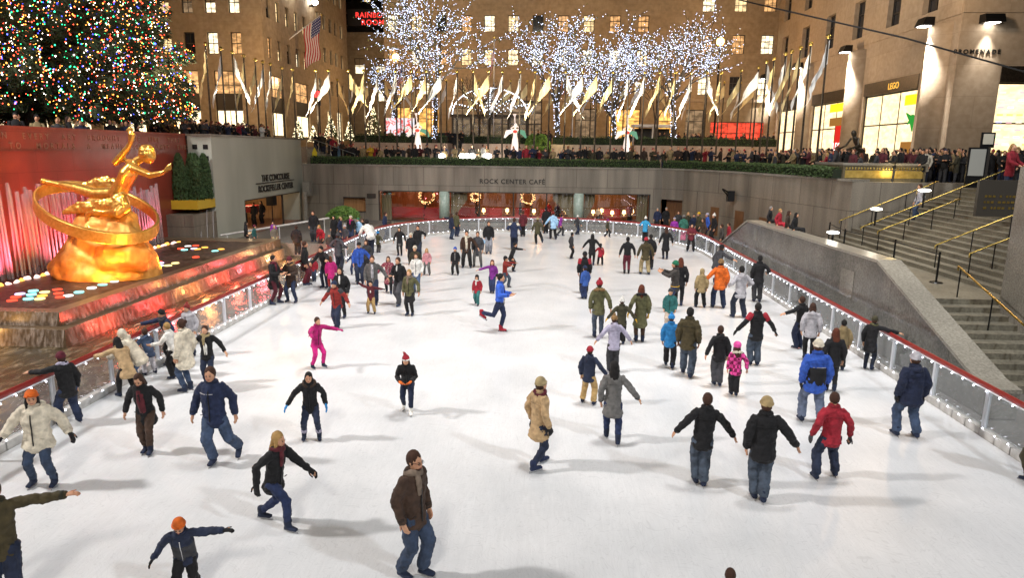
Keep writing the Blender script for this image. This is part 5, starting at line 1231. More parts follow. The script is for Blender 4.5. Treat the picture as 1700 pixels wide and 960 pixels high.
# ================================================================ PEOPLE
def srgb(h):
    h = h.lstrip('#'); return tuple(((int(h[i:i + 2], 16) / 255) ** 2.2) for i in (0, 2, 4))
CL = {'black': '131216', 'navy': '1f2a48', 'blue': '2f55b0', 'bright': '2f8fd8', 'sky': '9cc4e6', 'denim': '3c4a62', 'ltdenim': '6f7a92', 'dkdenim': '222a3e', 'white': 'e6e3dc', 'cream': 'd8cdb8', 'camel': 'b99a72', 'tan': 'a58f66',
      'olive': '5c5a3c', 'dkolive': '3f3b28', 'brown': '3a2a20', 'grey': '6c6a68', 'ltgrey': 'b0adb2', 'dkgrey': '3a3a3e', 'red': '9c2030', 'brick': '7a2420', 'maroon': '5a1c26', 'magenta': 'b0186a', 'pink': 'c98a90', 'hotpink': 'e04f9c', 'purple': '7c2a86', 'lav': 'a9a3b8',
      'orange': 'd8651c', 'teal': '2f6a68', 'green': '1f7050', 'yellow': 'd8a820', 'khaki': 'a08e68', 'taupe': '7a6a5c', 'skin': 'd09a7a', 'skin2': '8a5a40', 'blond': 'a88450', 'hbrown': '3f2618', 'hblack': '15100e', 'hred': '5a2a14', 'hgrey': '8a8580', 'fur': '8a6a44', 'burg': '5c1a2a', 'plaid': 'b0246c', 'rosy': '9c5a60'}
def cloth(c, v=0):
    n = 'cloth_' + c + ('_%d' % v if v else '')
    if n in MC: return MC[n]
    r = tuple(x * (1, .7, 1.4, 1.0)[v] for x in srgb(CL[c]))
    if v == 3: r = (r[0] * 1.25, r[1] * 1.05, r[2] * .8)
    lo = tuple(x * .72 for x in r); hi = tuple(min(1, x * 1.22 + .004) for x in r)
    if 'denim' in c: m = noisy(n, lo, tuple(min(1, x * 1.5) for x in r), 7, .9, .35, dist=.008)
    else: m = noisy(n, lo, hi, 9, .85, .3, dist=.01)
    b = m.node_tree.nodes['Principled BSDF']; b.inputs['Sheen Weight'].default_value = .04
    if c in ('plaid',):
        t = m.node_tree; N = t.nodes; L = t.links; tc = N.new('ShaderNodeTexCoord'); ck = N.new('ShaderNodeTexChecker'); ck.inputs['Scale'].default_value = 11
        ck.inputs['Color1'].default_value = (*srgb('e84a9a'), 1); ck.inputs['Color2'].default_value = (*srgb('7c1248'), 1); L.new(tc.outputs['Object'], ck.inputs['Vector']); L.new(ck.outputs[0], b.inputs['Base Color'])
    if c in ('rosy',):
        t = m.node_tree; N = t.nodes; L = t.links; tc = N.new('ShaderNodeTexCoord'); ck = N.new('ShaderNodeTexVoronoi'); ck.inputs['Scale'].default_value = 16
        rp = N.new('ShaderNodeValToRGB'); rp.color_ramp.elements[0].color = (*srgb('d0a09a'), 1); rp.color_ramp.elements[1].color = (*srgb('7c3040'), 1); rp.color_ramp.elements[1].position = .5
        L.new(tc.outputs['Object'], ck.inputs['Vector']); L.new(ck.outputs[0], rp.inputs[0]); L.new(rp.outputs[0], b.inputs['Base Color'])
    return m
skinm = {'skin': noisy('skin', srgb('c08a6c'), srgb('d8a684'), 6, .55, .05), 'skin2': noisy('skin_dark', srgb('70452f'), srgb('94644a'), 6, .55, .05)}
blade = mat('steel_blade', (.6, .6, .62), .25, .9); eyem = mat('eye', (.02, .015, .012), .3); lipm = mat('lips', srgb('a05a50'), .5)
def ik(a, b, l1, l2, pole):
    d = b - a; L_ = d.length; mx = (l1 + l2) * .999
    if L_ > mx: b = a + d * (mx / L_); d = b - a; L_ = mx
    x = (l1 * l1 - l2 * l2 + L_ * L_) / (2 * L_); h = math.sqrt(max(0, l1 * l1 - x * x)); t = d.normalized()
    p = pole - t * pole.dot(t); p = p.normalized() if p.length > 1e-5 else t.orthogonal().normalized()
    return a + t * x + p * h, b
ARM = {'d': (.13, .07, -.93), 'o': (.58, .08, -.76), 'w': (.92, .1, -.3), 'f': (.15, .75, -.45), 'r': (.55, .8, -.1), 'b': (.35, -.35, -.8), 'p': (.28, .3, -.55), 'u': (.8, .1, .45), 'h': (.35, .1, -.42), 'i': (-.05, .55, -.5), 'x': (.32, .0, -.88), 's': (.99, .0, -.02)}
LEG = {'s': ((-.055, 0, 0), (.055, 0, 0)), 'w': ((-.10, .02, 0), (.10, -.02, 0)), 'g': ((-.06, .10, 0), (.07, -.12, .01)), 'G': ((-.07, -.12, .01), (.06, .10, 0)), 'k': ((-.04, .02, 0), (.16, -.22, .10)), 'K': ((-.16, -.22, .10), (.04, .02, 0)), 'W': ((-.17, .0, 0), (.17, -.02, 0)), 'n': ((-.035, .03, 0), (.035, -.03, 0))}
def hand(g, w_, d, side, s, up):
    """palm, four unequal bent fingers, thumb leaving the side of the palm"""
    d = d.normalized(); sd = (side - d * side.dot(d)); sd = sd.normalized() if sd.length > 1e-4 else d.orthogonal().normalized(); nrm = d.cross(sd)
    palm = w_ + d * .055 * s; g.tube([w_ - d * .005 * s, palm], [.022 * s, .026 * s], [.014 * s, .013 * s], side=sd, n=8)
    for k, (L_, o_) in enumerate(((.040, -.019), (.046, -.0065), (.043, .0065), (.034, .019))):
        b = palm + sd * o_ * s; m_ = b + d * L_ * .55 * s + nrm * .004 * s * up; e = m_ + d * L_ * .4 * s + nrm * .014 * s * up
        g.tube([b - d * .01 * s, m_, e], [.0075 * s, .007 * s, .0055 * s], n=6)
    b = w_ + d * .018 * s - sd * .02 * s; g.tube([b, b + (d * .6 - sd * .7) * .028 * s, b + (d * 1.0 - sd * .6) * .046 * s], [.0085 * s, .0075 * s, .006 * s], n=6)
def person(pos, h, face, coat='black', ln='hip', pants='dkdenim', L='d', R='d', legs='s', lean=0, slean=0, twist=0, hat=None, hatc='black', hair='short', hairc='hbrown', skin='skin', glove=None, scarf=None, fur=None, hood=None, puff=1.0, boot='dkdenim', extra=None, label='', group=None, lod=1, female=0, crouch=0, seat=False, head=(0, 0), skates=True, name='person', cat='person', metal=None):
    root = empty(name, pos, -math.radians(face), label=label, cat=cat, group=group)
    vox = (.013, .02, .028)[lod] * (1 if h > 1.45 else .85); kid = h < 1.42
    hs = h * (1.14 if kid else 1.0)
    La = LEG[legs] if isinstance(legs, str) else legs
    arms = [ARM[a] if isinstance(a, str) else a for a in (L, R)]
    Rz_ = Matrix.Rotation(0, 3, 'Z'); up = Vector((0, 0, 1))
    # skeleton
    spread = max(abs(La[0][0] - La[1][0]), abs(La[0][1] - La[1][1]))
    hz = (.505 - crouch - max(0, spread - .12) * .22) * h
    hipc = Vector((0, -.25 * math.sin(math.radians(lean)) * h * .5, hz))
    if seat: hipc = Vector((0, 0, .06 * h))
    Tm = Matrix.Rotation(math.radians(-lean), 3, 'X') @ Matrix.Rotation(math.radians(slean), 3, 'Y') @ Matrix.Rotation(math.radians(-twist), 3, 'Z')
    def T(x, y, z): return hipc + Tm @ Vector((x * h, y * h, z * h))
    sh = [T(-.098, 0, .300), T(.098, 0, .300)]; hips = [hipc + Vector((-.048 * h, 0, 0)), hipc + Vector((.048 * h, 0, 0))]
    nb = T(0, -.005, .335); hc = T(0, .01, .335) + (Matrix.Rotation(math.radians(-(lean * .5 + head[0])), 3, 'X') @ Vector((0, .012, .0))) * h + Vector((0, 0, .085 * h if not kid else .09 * h))
    HR = Matrix.Rotation(math.radians(-head[1]), 3, 'Z') @ Matrix.Rotation(math.radians(-(lean * .35 + head[0])), 3, 'X')
    ank = []; knees = []
    for i in (0, 1):
        if seat: kn = hips[i] + Vector((.02 * h * (1 if i else -1), .24 * h, .02 * h)); an = kn + Vector((0, .04 * h, -.24 * h))
        else:
            f_ = Vector(La[i]) * h; an = Vector((f_.x, f_.y, .075 * h + f_.z)); kn, an = ik(hips[i], an, .232 * h, .225 * h, Vector((.12 * (1 if i else -1), 1, 0)))
        knees.append(kn); ank.append(an)
    elb = []; wr = []
    for i in (0, 1):
        s_ = 1 if i else -1; a = arms[i]; tgt = sh[i] + (Matrix.Rotation(math.radians(-lean * .4), 3, 'X') @ Vector((a[0] * s_, a[1], a[2]))) * (.315 * h)
        e, w_ = ik(sh[i], tgt, .165 * h, .15 * h, Vector((.5 * s_, -.9, -.35))); elb.append(e); wr.append(w_)
    near = lod == 0; var = sum(map(ord, label)) % 4; vt = (sum(map(ord, label)) // 4) % 4
    if coat in ('lav', 'ltgrey', 'pink', 'sky', 'black', 'red', 'orange', 'white', 'cream', 'plaid', 'magenta'): var = 0
    # --- body (one continuous skin)
    g = M()
    HX, HY, HZ = .046 * hs, .054 * hs, .068 * hs
    g.tube([nb - up * .03 * h, hc - up * .03 * h], [.034 * h, .031 * h], n=10)
    g.ball(hc, HX, HY, HZ, nu=14, nv=10, rot=HR)
    g.ball(hc + HR @ Vector((0, .018 * hs, -.036 * hs)), .029 * hs, .030 * hs, .030 * hs, nu=10, nv=7, rot=HR)
    g.tube([hc + HR @ Vector((0, .050 * hs, .008 * hs)), hc + HR @ Vector((0, .061 * hs, -.014 * hs))], [.006 * hs, .010 * hs], n=6)
    for s_ in (-1, 1): g.ball(hc + HR @ Vector((s_ * .044 * hs, -.002 * hs, -.003 * hs)), .006 * hs, .011 * hs, .016 * hs, nu=6, nv=5)
    g.tube([T(0, 0, -.02), T(0, 0, .10), T(0, .0, .22), T(0, 0, .31), nb + up * .01 * h], [.06 * h, .055 * h, .065 * h, .055 * h, .033 * h], [.04 * h, .04 * h, .045 * h, .036 * h, .032 * h], side=Tm @ Vector((1, 0, 0)), n=10)
    for i in (0, 1):
        g.tube([sh[i], elb[i], wr[i]], [.024 * h, .022 * h, .017 * h], n=7); g.tube([hips[i], knees[i], ank[i]], [.05 * h, .034 * h, .023 * h], n=7)
        hand(g, wr[i], wr[i] - elb[i], Vector((0, 1, 0)), h * (1.0 if near else 1.12), -1 if i else 1)
    mm_ = metal or skinm[skin]
    addmods(g.build('body', mm_, root, local=True), vox * (.62 if near else .7), 1)
    if metal: return root
    # --- trousers
    def rr(v): return v * h
    if pants:
        g = M(); fl = 1.0
        pm = pants[0] if isinstance(pants, (tuple, list)) else pants
        g.tube([T(0, 0, .075), T(0, 0, .02), hipc - up * .035 * h], [rr(.070), rr(.077), rr(.076)], [rr(.050), rr(.054), rr(.054)], side=(1, 0, 0), n=12)
        slim = female and not kid
        for i in (0, 1):
            an = ank[i] + (up * .0 if not seat else up * 0)
            low = an - (an - knees[i]) * .02
            r_ = (.060, .045, .034, .033) if slim else (.066, .055, .047, .050)
            mid1 = hips[i].lerp(knees[i], .5); mid2 = knees[i].lerp(an, .55)
            g.tube([hips[i] - up * .01 * h, mid1, knees[i], mid2, low], [rr(r_[0]), rr((r_[0] + r_[1]) / 2), rr(r_[1]), rr((r_[1] + r_[2]) / 2), rr(r_[3])], n=9)
        addmods(g.build('trousers', cloth(pm, vt), root, local=True), vox, 1, .04 if near else (.026 if lod == 1 else 0), .08)
    # --- skates
    for i in (0, 1):
        an = ank[i]; fd = Vector((.10 * (1 if i else -1), 1, -.0)).normalized()
        if not seat and isinstance(La[i], tuple) and La[i][2] > .03: fd = Vector((fd.x, fd.y, -.6)).normalized()
        g = M(); b0 = an - up * .04 * h
        g.tube([an + up * .035 * h, an, b0 + fd * .005 * h], [rr(.036), rr(.034), rr(.031)], [rr(.039), rr(.038), rr(.034)], side=(1, 0, 0), n=9)
        g.tube([b0 - fd * .022 * h, b0 + fd * .04 * h, b0 + fd * .095 * h - up * .004 * h], [rr(.029), rr(.031), rr(.027)], [rr(.026), rr(.023), rr(.017)], side=(1, 0, 0), n=9)
        bt = addmods(g.build('skate' if skates else 'boot', cloth(boot), root, local=True), vox, 1)
        if skates and lod < 2:
            g = M(); c = b0 - up * .036 * h
            A = c - fd * .05 * h; B = c + fd * .115 * h; t_ = .003 * h + .0015; zt = .018 * h
            g.tube([A, B], [t_, t_], [zt, zt], side=(1, 0, 0), n=4, cap=False)
            g.tube([c - fd * .02 * h, c - fd * .02 * h + up * .02 * h], [.006 * h] * 2, n=5); g.tube([c + fd * .07 * h, c + fd * .07 * h + up * .022 * h], [.006 * h] * 2, n=5)
            g.build('blade', blade, bt, local=True)
    # --- coat
    if coat:
        g = M(); p = puff; cm = coat
        hem = {'waist': .04, 'hip': -.062, 'thigh': -.13, 'knee': -.20, 'long': -.27}[ln]
        side = Tm @ Vector((1, 0, 0)); w_f = .94 if female else 1.0
        pts = [T(0, 0, .03), T(0, 0, .10), T(0, .004, .20), T(0, 0, .285), T(0, 0, .328), nb + up * .012 * h + (T(0, 0, .36) - T(0, 0, .33)) * .3]
        rx_ = [rr(.099 * p * (1.0)), rr((.088 if female else .099) * p), rr(.106 * p * w_f), rr(.108 * (p * .5 + .5) * w_f), rr(.074), rr(.046)]
        ry_ = [rr(.074 * p), rr(.068 * p), rr(.076 * p), rr(.066 * p), rr(.054), rr(.043)]
        if hem < .03:
            hp = hipc + (T(0, 0, -.1) - hipc) * .0 + up * hem * h + (Tm @ Vector((0, 0, hem * h)) - up * hem * h) * .35
            fl = 1.0 + max(0, -hem) * 1.25 + spread * .25
            pts = [hp, (hp + pts[0]) / 2] + pts; rx_ = [rr(.102 * p * fl), rr(.102 * p)] + rx_; ry_ = [rr(.084 * p * fl), rr(.080 * p)] + ry_
        g.tube(pts, rx_, ry_, side=side, n=14)
        for i in (0, 1):
            s0 = sh[i] + Tm @ Vector((-.012 * h * (1 if i else -1), 0, .0))
            g.tube([s0, sh[i].lerp(elb[i], .5), elb[i], elb[i].lerp(wr[i], .5), wr[i] + (wr[i] - elb[i]).normalized() * .004 * h], [rr(.042 * p), rr(.043 * p), rr(.040 * p), rr(.037 * p), rr(.030 * p)], n=9)
        if hood:
            g.tube([T(-.05, -.04, .31), T(0, -.075, .335), T(.05, -.04, .31)], [rr(.025), rr(.042), rr(.025)], n=8)
        if hood == 'up':
            g.ball(hc + HR @ Vector((0, -.012 * hs, .006 * hs)), HX * 1.32, HY * 1.2, HZ * 1.22, nu=14, nv=10, rot=HR)
            # face opening is left by the skin head standing proud
        addmods(g.build('coat', cloth(cm, var), root, local=True), vox, 2 if near else 1, .045 if near else (.03 if lod == 1 else 0), .085)
    if coat and lod < 2:
        g = M(); P = [T(.050 * math.cos(a), .002 + .045 * math.sin(a), .350 + .004 * math.sin(a)) for a in [k / 14 * 6.2832 for k in range(15)]]
        g.tube(P, .015 * h, n=6, cap=False)
        for i in (0, 1):
            d_ = (wr[i] - elb[i]).normalized(); g.tube([wr[i] - d_ * .03 * h, wr[i] - d_ * .004 * h], [rr(.034 * puff), rr(.033 * puff)], n=10, cap=False)
        g.build('collar_and_cuffs', cloth(coat, 1), root, smooth=True, local=True)
        if near or h > 1.3:
            g = M()
            if ln in ('waist', 'hip'): zs_ = (-.03, .05, .12, .2, .27)
            else: zs_ = (-.08, .0, .1, .2, .27)
            yy0 = [.084, .082, .078, .084, .074]
            g.tube([T(.002, y_ * puff, z_) for z_, y_ in zip(zs_, yy0)], [.006 * h] * 5, [.005 * h] * 5, n=5)
            g.build('zip', blade if var % 2 else black, root, smooth=True, local=True)
            g = M(); gy = -.078 * puff
            g.tube([T(-.085, gy * .8, .235), T(0, gy * 1.02, .245), T(.085, gy * .8, .235)], .0035 * h, n=5)
            for s_ in (-1, 1): g.box(*sorted_box(T(s_ * .075 - .018, .07 * puff, .03), T(s_ * .075 + .018, .078 * puff, .036)))
            g.build('seams', cloth(coat, 1), root, local=True)
    if hood == 'up':
        g = M(); g.ball(hc + HR @ Vector((0, .030 * hs, -.006 * hs)), .034 * hs, .036 * hs, .046 * hs, nu=12, nv=9, rot=HR); g.build('face', mm_, root, smooth=True, local=True)
    # --- hair
    hm = cloth(hairc)
    if hair and hood != 'up':
        g = M()
        hb = HR @ Vector((0, -.010 * hs, .012 * hs))
        if hat not in ('beanie', 'santa', 'helmet', 'cap') or hair != 'short':
            g.ball(hc + hb, HX * 1.13, HY * 1.08, HZ * 1.02, nu=14, nv=10, rot=HR)
            if hair == 'short' : pass
        else: g.ball(hc + HR @ Vector((0, -.014 * hs, -.006 * hs)), HX * 1.08, HY * .98, HZ * .8, nu=12, nv=8, rot=HR)
        if hair in ('long', 'vlong'):
            e = -.17 if hair == 'long' else -.26
            g.tube([hc + HR @ Vector((0, -.025 * hs, .02 * hs)), hc + HR @ Vector((0, -.042 * hs, -.05 * hs)), hc + HR @ Vector((0, -.055 * hs, -.10 * hs)), hc + Vector((0, -.06 * hs, e * hs)) + (HR @ Vector((0, -.01 * hs, 0)))], [.045 * hs, .052 * hs, .055 * hs, .03 * hs], [.035 * hs, .034 * hs, .03 * hs, .014 * hs], side=HR @ Vector((1, 0, 0)), n=10)
            for s_ in (-1, 1): g.tube([hc + HR @ Vector((s_ * .036 * hs, .008 * hs, .03 * hs)), hc + HR @ Vector((s_ * .046 * hs, .004 * hs, -.04 * hs)), hc + HR @ Vector((s_ * .05 * hs, .012 * hs, -.12 * hs))], [.014 * hs, .018 * hs, .008 * hs], n=7)
        if hair == 'bun': g.ball(hc + HR @ Vector((0, -.07 * hs, .04 * hs)), .03 * hs)
        if hair == 'pony': g.tube([hc + HR @ Vector((0, -.055 * hs, .03 * hs)), hc + HR @ Vector((0, -.08 * hs, -.03 * hs)), hc + HR @ Vector((0, -.075 * hs, -.11 * hs))], [.018 * hs, .024 * hs, .01 * hs], n=8)
        o = addmods(g.build('hair', hm, root, local=True), max(.011, vox * .6), 0, .012 if near else 0, .04)
        # keep the face free: hair lies behind a plane through the ears
        g2 = M(); g2.ball(hc + HR @ Vector((0, .022 * hs, -.018 * hs)), .0385 * hs, .039 * hs, .050 * hs, nu=14, nv=10, rot=HR)
        g2.build('face', mm_, root, smooth=True, local=True)
    if hat:
        g = M(); m2 = cloth(hatc); nmh = hat
        if hat in ('beanie', 'pom', 'santa'):
            g.ball(hc + HR @ Vector((0, -.010 * hs, .026 * hs)), HX * 1.22, HY * 1.12, HZ * .92, nu=14, nv=10, rot=HR)
            ring = [hc + HR @ Vector((HX * 1.13 * math.cos(a), -.006 * hs + HY * 1.06 * math.sin(a), .020 * hs + (.010 * hs if math.sin(a) > 0 else -.012 * hs) * abs(math.sin(a)))) for a in [k / 14 * 6.2832 for k in range(15)]]
            if hat == 'santa': g.tube([hc + HR @ Vector((0, -.01 * hs, .07 * hs)), hc + HR @ Vector((.02 * hs, -.03 * hs, .11 * hs)), hc + HR @ Vector((.035 * hs, -.05 * hs, .115 * hs))], [.035 * hs, .02 * hs, .01 * hs], n=8)
            ho = addmods(g.build('hat', m2, root, local=True), max(.011, vox * .6), 1)
            g = M(); g.tube(ring, .011 * hs, n=6, cap=False)
            if hat == 'santa': g.ball(hc + HR @ Vector((.038 * hs, -.055 * hs, .112 * hs)), .018 * hs)
            g.build('brim', cloth('white') if hat == 'santa' else m2, ho, smooth=True, local=True)
            if hat == 'pom': g = M(); g.ball(hc + HR @ Vector((0, -.02 * hs, .098 * hs)), .022 * hs); g.build('pompom', m2, ho, smooth=True, local=True)
        elif hat == 'helmet':
            g.ball(hc + HR @ Vector((0, -.006 * hs, .030 * hs)), HX * 1.35, HY * 1.32, HZ * .92, nu=16, nv=10, rot=HR); g.build('helmet', m2, root, smooth=True, local=True)
        elif hat == 'cap':
            g.ball(hc + HR @ Vector((0, -.006 * hs, .028 * hs)), HX * 1.2, HY * 1.14, HZ * .8, nu=14, nv=10, rot=HR)
            g.tube([hc + HR @ Vector((0, .03 * hs, .028 * hs)), hc + HR @ Vector((0, .095 * hs, .022 * hs))], [.04 * hs, .032 * hs], [.006 * hs, .005 * hs], side=HR @ Vector((1, 0, 0)), n=8); g.build('cap', m2, root, smooth=True, local=True)
    if scarf:
        g = M(); P = [T(.052 * math.cos(a), .008 + .05 * math.sin(a), .338 + .012 * math.sin(a * 2)) for a in [k / 12 * 6.2832 for k in range(13)]]; g.tube(P, .026 * h, n=8, cap=False)
        g.tube([T(.01, .055, .335), T(.02, .078, .27), T(.015, .08, .18)], [.026 * h, .03 * h, .02 * h], [.014 * h, .013 * h, .01 * h], side=(1, 0, 0), n=8)
        addmods(g.build('scarf', cloth(scarf), root, local=True), max(.012, vox * .8), 0, .015 if near else 0, .05)
    if fur:
        g = M(); P = [T(.075 * math.cos(a), -.01 + .055 * math.sin(a), .325 - .02 * math.sin(a)) for a in [k / 14 * 6.2832 for k in range(15)]]; g.tube(P, .026 * h, n=8, cap=False)
        addmods(g.build('fur_collar', cloth(fur), root, local=True), max(.012, vox * .8), 0, .035, .035)
    if glove:
        g = M()
        for i in (0, 1): hand(g, wr[i], wr[i] - elb[i], Vector((0, 1, 0)), h * 1.24, -1 if i else 1)
        for i in (0, 1): g.tube([wr[i] - (wr[i] - elb[i]).normalized() * .02 * h, wr[i] + (wr[i] - elb[i]).normalized() * .02 * h], .021 * h, n=7)
        gv = addmods(g.build('gloves', cloth(glove), root, local=True), vox * .7, 0)
    if near:
        for s_ in (-1, 1):
            g = M(); g.ball(hc + HR @ Vector((s_ * .017 * hs, .0575 * hs, -.004 * hs)), .007 * hs, .004 * hs, .005 * hs, nu=8, nv=6); g.build('eye', eyem, root, smooth=True, local=True)
            g = M(); g.tube([hc + HR @ Vector((s_ * .009 * hs, .0595 * hs, .008 * hs)), hc + HR @ Vector((s_ * .026 * hs, .054 * hs, .009 * hs))], .0022 * hs, n=5); g.build('eyebrow', hm, root, smooth=True, local=True)
        g = M(); g.tube([hc + HR @ Vector((-.011 * hs, .0575 * hs, -.038 * hs)), hc + HR @ Vector((0, .0605 * hs, -.038 * hs)), hc + HR @ Vector((.011 * hs, .0575 * hs, -.038 * hs))], [.003 * hs, .005 * hs, .003 * hs], n=6); g.build('mouth', lipm, root, smooth=True, local=True)
    if extra: extra(root, T, h, dict(sh=sh, elb=elb, wr=wr, hc=hc, HR=HR, knees=knees, ank=ank, hipc=hipc, hs=hs))
    return root
def sorted_box(a, b): return tuple(min(p, q) for p, q in zip(a, b)), tuple(max(p, q) for p, q in zip(a, b))
def loclod(px_h): return 0 if px_h > 112 else 1 if px_h > 62 else 2
HN = Vector((0, 0, 1))
def skater(fx, fy, hy, face, label, z=0., **k):
    p = atz(fx, fy, z)
    # height that puts the crown at image row hy
    t = aty(fx, hy, p.y + .0); h = max(.75, min(1.95, t.z - z)); comp = k.pop('hk', 1.0); h = h * comp
    return person((p.x, p.y, z), h, face, label=label, lod=k.pop('lod', loclod(fy - hy)), **k)
def band(col, a=.20, b=.215):        # a stripe round the chest
    def f(root, T, h, s):
        g = M(); g.tube([T(0, 0, a), T(0, 0, b)], [.112 * h, .112 * h], [.083 * h, .083 * h], side=(1, 0, 0), n=18, cap=False); g.build('stripe', cloth(col), root, smooth=True, local=True)
    return f
def lower(col, a=.0, b=.185):       # darker lower body panel of a jacket
    def f(root, T, h, s):
        g = M(); g.tube([T(0, 0, a - .03), T(0, 0, a), T(0, 0, (a + b) / 2), T(0, 0, b)], [.116 * h, .118 * h, .116 * h, .119 * h], [.088 * h, .09 * h, .088 * h, .089 * h], side=(1, 0, 0), n=18, cap=False); o = g.build('jacket_panel', cloth(col), root, smooth=True, local=True)
    return f
def vfront(col, top=.30, bot=.06, w_=.03):     # shirt front showing in an open coat
    def f(root, T, h, s):
        g = M(); g.tube([T(0, .068, bot), T(0, .072, (top + bot) / 2), T(0, .052, top)], [w_ * h * .8, w_ * h, w_ * h * .8], [.016 * h] * 3, side=(1, 0, 0), n=10); g.build('shirt_front', cloth(col), root, smooth=True, local=True)
    return f
def skirt(col, a=-.17):
    def f(root, T, h, s):
        c = s['hipc']; g = M(); g.tube([c + HN * .07 * h, c, c + HN * a * .5 * h, c + HN * a * h], [.078 * h, .092 * h, .104 * h, .118 * h], [.06 * h, .072 * h, .086 * h, .10 * h], side=(1, 0, 0), n=16); addmods(g.build('skirt', cloth(col), root, local=True), .02, 1, .015, .1)
    return f
def sleeves(col):
    def f(root, T, h, s):
        g = M()
        for i in (0, 1): g.tube([s['elb'][i].lerp(s['sh'][i], .45), s['sh'][i] + Vector((0, 0, .01 * h))], [.044 * h, .052 * h], n=10)
        g.build('shoulder_panel', cloth(col), root, smooth=True, local=True)
    return f
def beard(col):
    def f(root, T, h, s):
        g = M(); g.ball(s['hc'] + s['HR'] @ Vector((0, .028 * s['hs'], -.047 * s['hs'])), .031 * s['hs'], .029 * s['hs'], .022 * s['hs'], nu=12, nv=8); g.build('beard', cloth(col), root, smooth=True, local=True)
        g = M()
        for q in (-1, 1):
            P = [s['hc'] + s['HR'] @ Vector((q * .018 * s['hs'] + .012 * s['hs'] * math.cos(a), .062 * s['hs'], -.004 * s['hs'] + .009 * s['hs'] * math.sin(a))) for a in [k / 10 * 6.2832 for k in range(11)]]; g.tube(P, .0018 * s['hs'], n=4, cap=False)
            g.tube([s['hc'] + s['HR'] @ Vector((q * .03 * s['hs'], .06 * s['hs'], 0)), s['hc'] + s['HR'] @ Vector((q * .048 * s['hs'], .0, .002 * s['hs']))], .0018 * s['hs'], n=4)
        g.build('glasses', black, root, local=True)
    return f
def strip2(*fs):
    def f(*a):
        for q in fs: q(*a)
    return f
def cuff(col, z0=.11):
    def f(root, T, h, s):
        for i in (0, 1):
            a = s['ank'][i]; d = (s['knees'][i] - a).normalized(); g = M(); g.tube([a + d * .05 * h, a + d * .10 * h], .041 * h, n=10, cap=False); g.build('cuff', cloth(col), root, smooth=True, local=True)
    return f
def bag(col):
    def f(root, T, h, s):
        w_ = s['wr'][1]; g = M(); g.ball(w_ + Vector((.02, .03, -.2 * h * .6)), .07 * h, .04 * h, .08 * h, nu=10, nv=7); g.tube([w_, w_ + Vector((.02, .03, -.07 * h))], .006 * h, n=5); g.build('plastic_bag', cloth(col), root, smooth=True, local=True)
    return f
# ================================================================ THE SKATERS  (feet x, feet y, crown y in the photograph, facing: 0 away, 90 right, 180 to the camera, 270 left)
K = skater
K(18, 1010, 800, 150, 'person in a brown jacket and dark jeans at the lower left edge, arm held out', coat='dkolive', pants='navy', L='s', R='o', hair='short', hairc='hbrown', legs='s')
K(312, 990, 850, 165, 'child in a dark padded jacket and bright orange cap leaning with both arms out', coat='navy', pants='black', L='s', R='o', hat='beanie', hatc='orange', hood=1, legs='G', lean=18, head=(25, 0), glove='black', puff=1.12, extra=strip2(lower('dkgrey'), ))
K(688, 957, 748, 120, 'bearded man with glasses, dark brown jacket, grey scarf and faded jeans in the foreground', coat='brown', pants='denim', L='d', R='d', legs=((-.05, .04, 0), (.06, -.07, 0)), hairc='hbrown', scarf='taupe', extra=beard('hbrown'), puff=1.05)
K(462, 872, 705, 105, 'blonde woman in a black coat gliding with one arm stretched forward', coat='black', ln='hip', pants='navy', L=(.2, .72, -.62), R=(.25, -.25, -.85), legs=((-.05, -.22, 0), (.06, .15, 0)), hair='long', hairc='blond', lean=10, female=1, scarf='maroon', glove='black')
K(74, 806, 645, 165, 'woman in a shaggy white fur coat, orange beanie and ripped jeans', coat='cream', ln='hip', pants='denim', L='o', R='o', legs='w', hat='beanie', hatc='orange', hair='long', hairc='hblack', female=1, puff=1.28, fur='cream', glove='black', head=(0, -20))
K(247, 752, 615, 170, 'woman with brown hair bowed forward in a taupe vest and maroon top', coat='black', ln='thigh', pants='brown', L='x', R='x', legs='n', hair='long', hairc='hbrown', female=1, lean=14, head=(20, 0), extra=strip2(vfront('maroon', .30, .02, .045), ))
K(362, 768, 600, 172, 'man in a blue zip jacket and jeans facing the camera with one leg kicked out', coat='navy', pants='denim', L='x', R='x', legs=((-.17, -.12, .05), (.03, .03, 0)), hairc='hbrown', puff=1.1, extra=band('ltgrey', .235, .242), twist=8)
K(118, 705, 583, 300, 'person in a purple beanie and dark jacket holding the rail at the far left', coat='black', pants='dkdenim', L='r', R='d', legs='w', hat='beanie', hatc='burg', hair='short', scarf='lav', lean=10)
K(212, 660, 555, 300, 'woman in a camel coat bending over the rail with long black hair', coat='camel', ln='thigh', pants='black', L='r', R='f', legs='g', hair='long', hairc='hblack', female=1, lean=34, hk=1.02)
K(228, 648, 540, 250, 'person in a white hooded puffer jacket bending behind the camel coat', coat='cream', ln='hip', pants='denim', L='f', R='f', legs='s', hood='up', puff=1.3, lean=32, hk=1.0)
K(250, 622, 545, 300, 'child in a light denim jacket and grey trousers leaning on the rail', coat='denim', pants='ltgrey', L='f', R='f', legs='w', hair='short', hairc='hbrown', lean=15, hood=1)
K(285, 607, 510, 215, 'woman in a black coat and scarf reaching down to the rail beside the boy', coat='navy', ln='thigh', pants='black', L='d', R='r', legs='s', hair='short', hairc='hblack', scarf='dkgrey', lean=18, female=1, head=(20, 0))
K(318, 592, 505, 190, 'child in a silver grey jacket and red bobble hat standing at the rail', coat='ltgrey', pants='dkdenim', L='d', R='d', hat='pom', hatc='brick', legs='s', puff=1.1)
K(290, 628, 535, 262, 'child in a white jacket with blond hair half hidden by the long white coat', coat='white', pants='black', L='f', R='d', hair='short', hairc='blond', legs='s', lean=10)
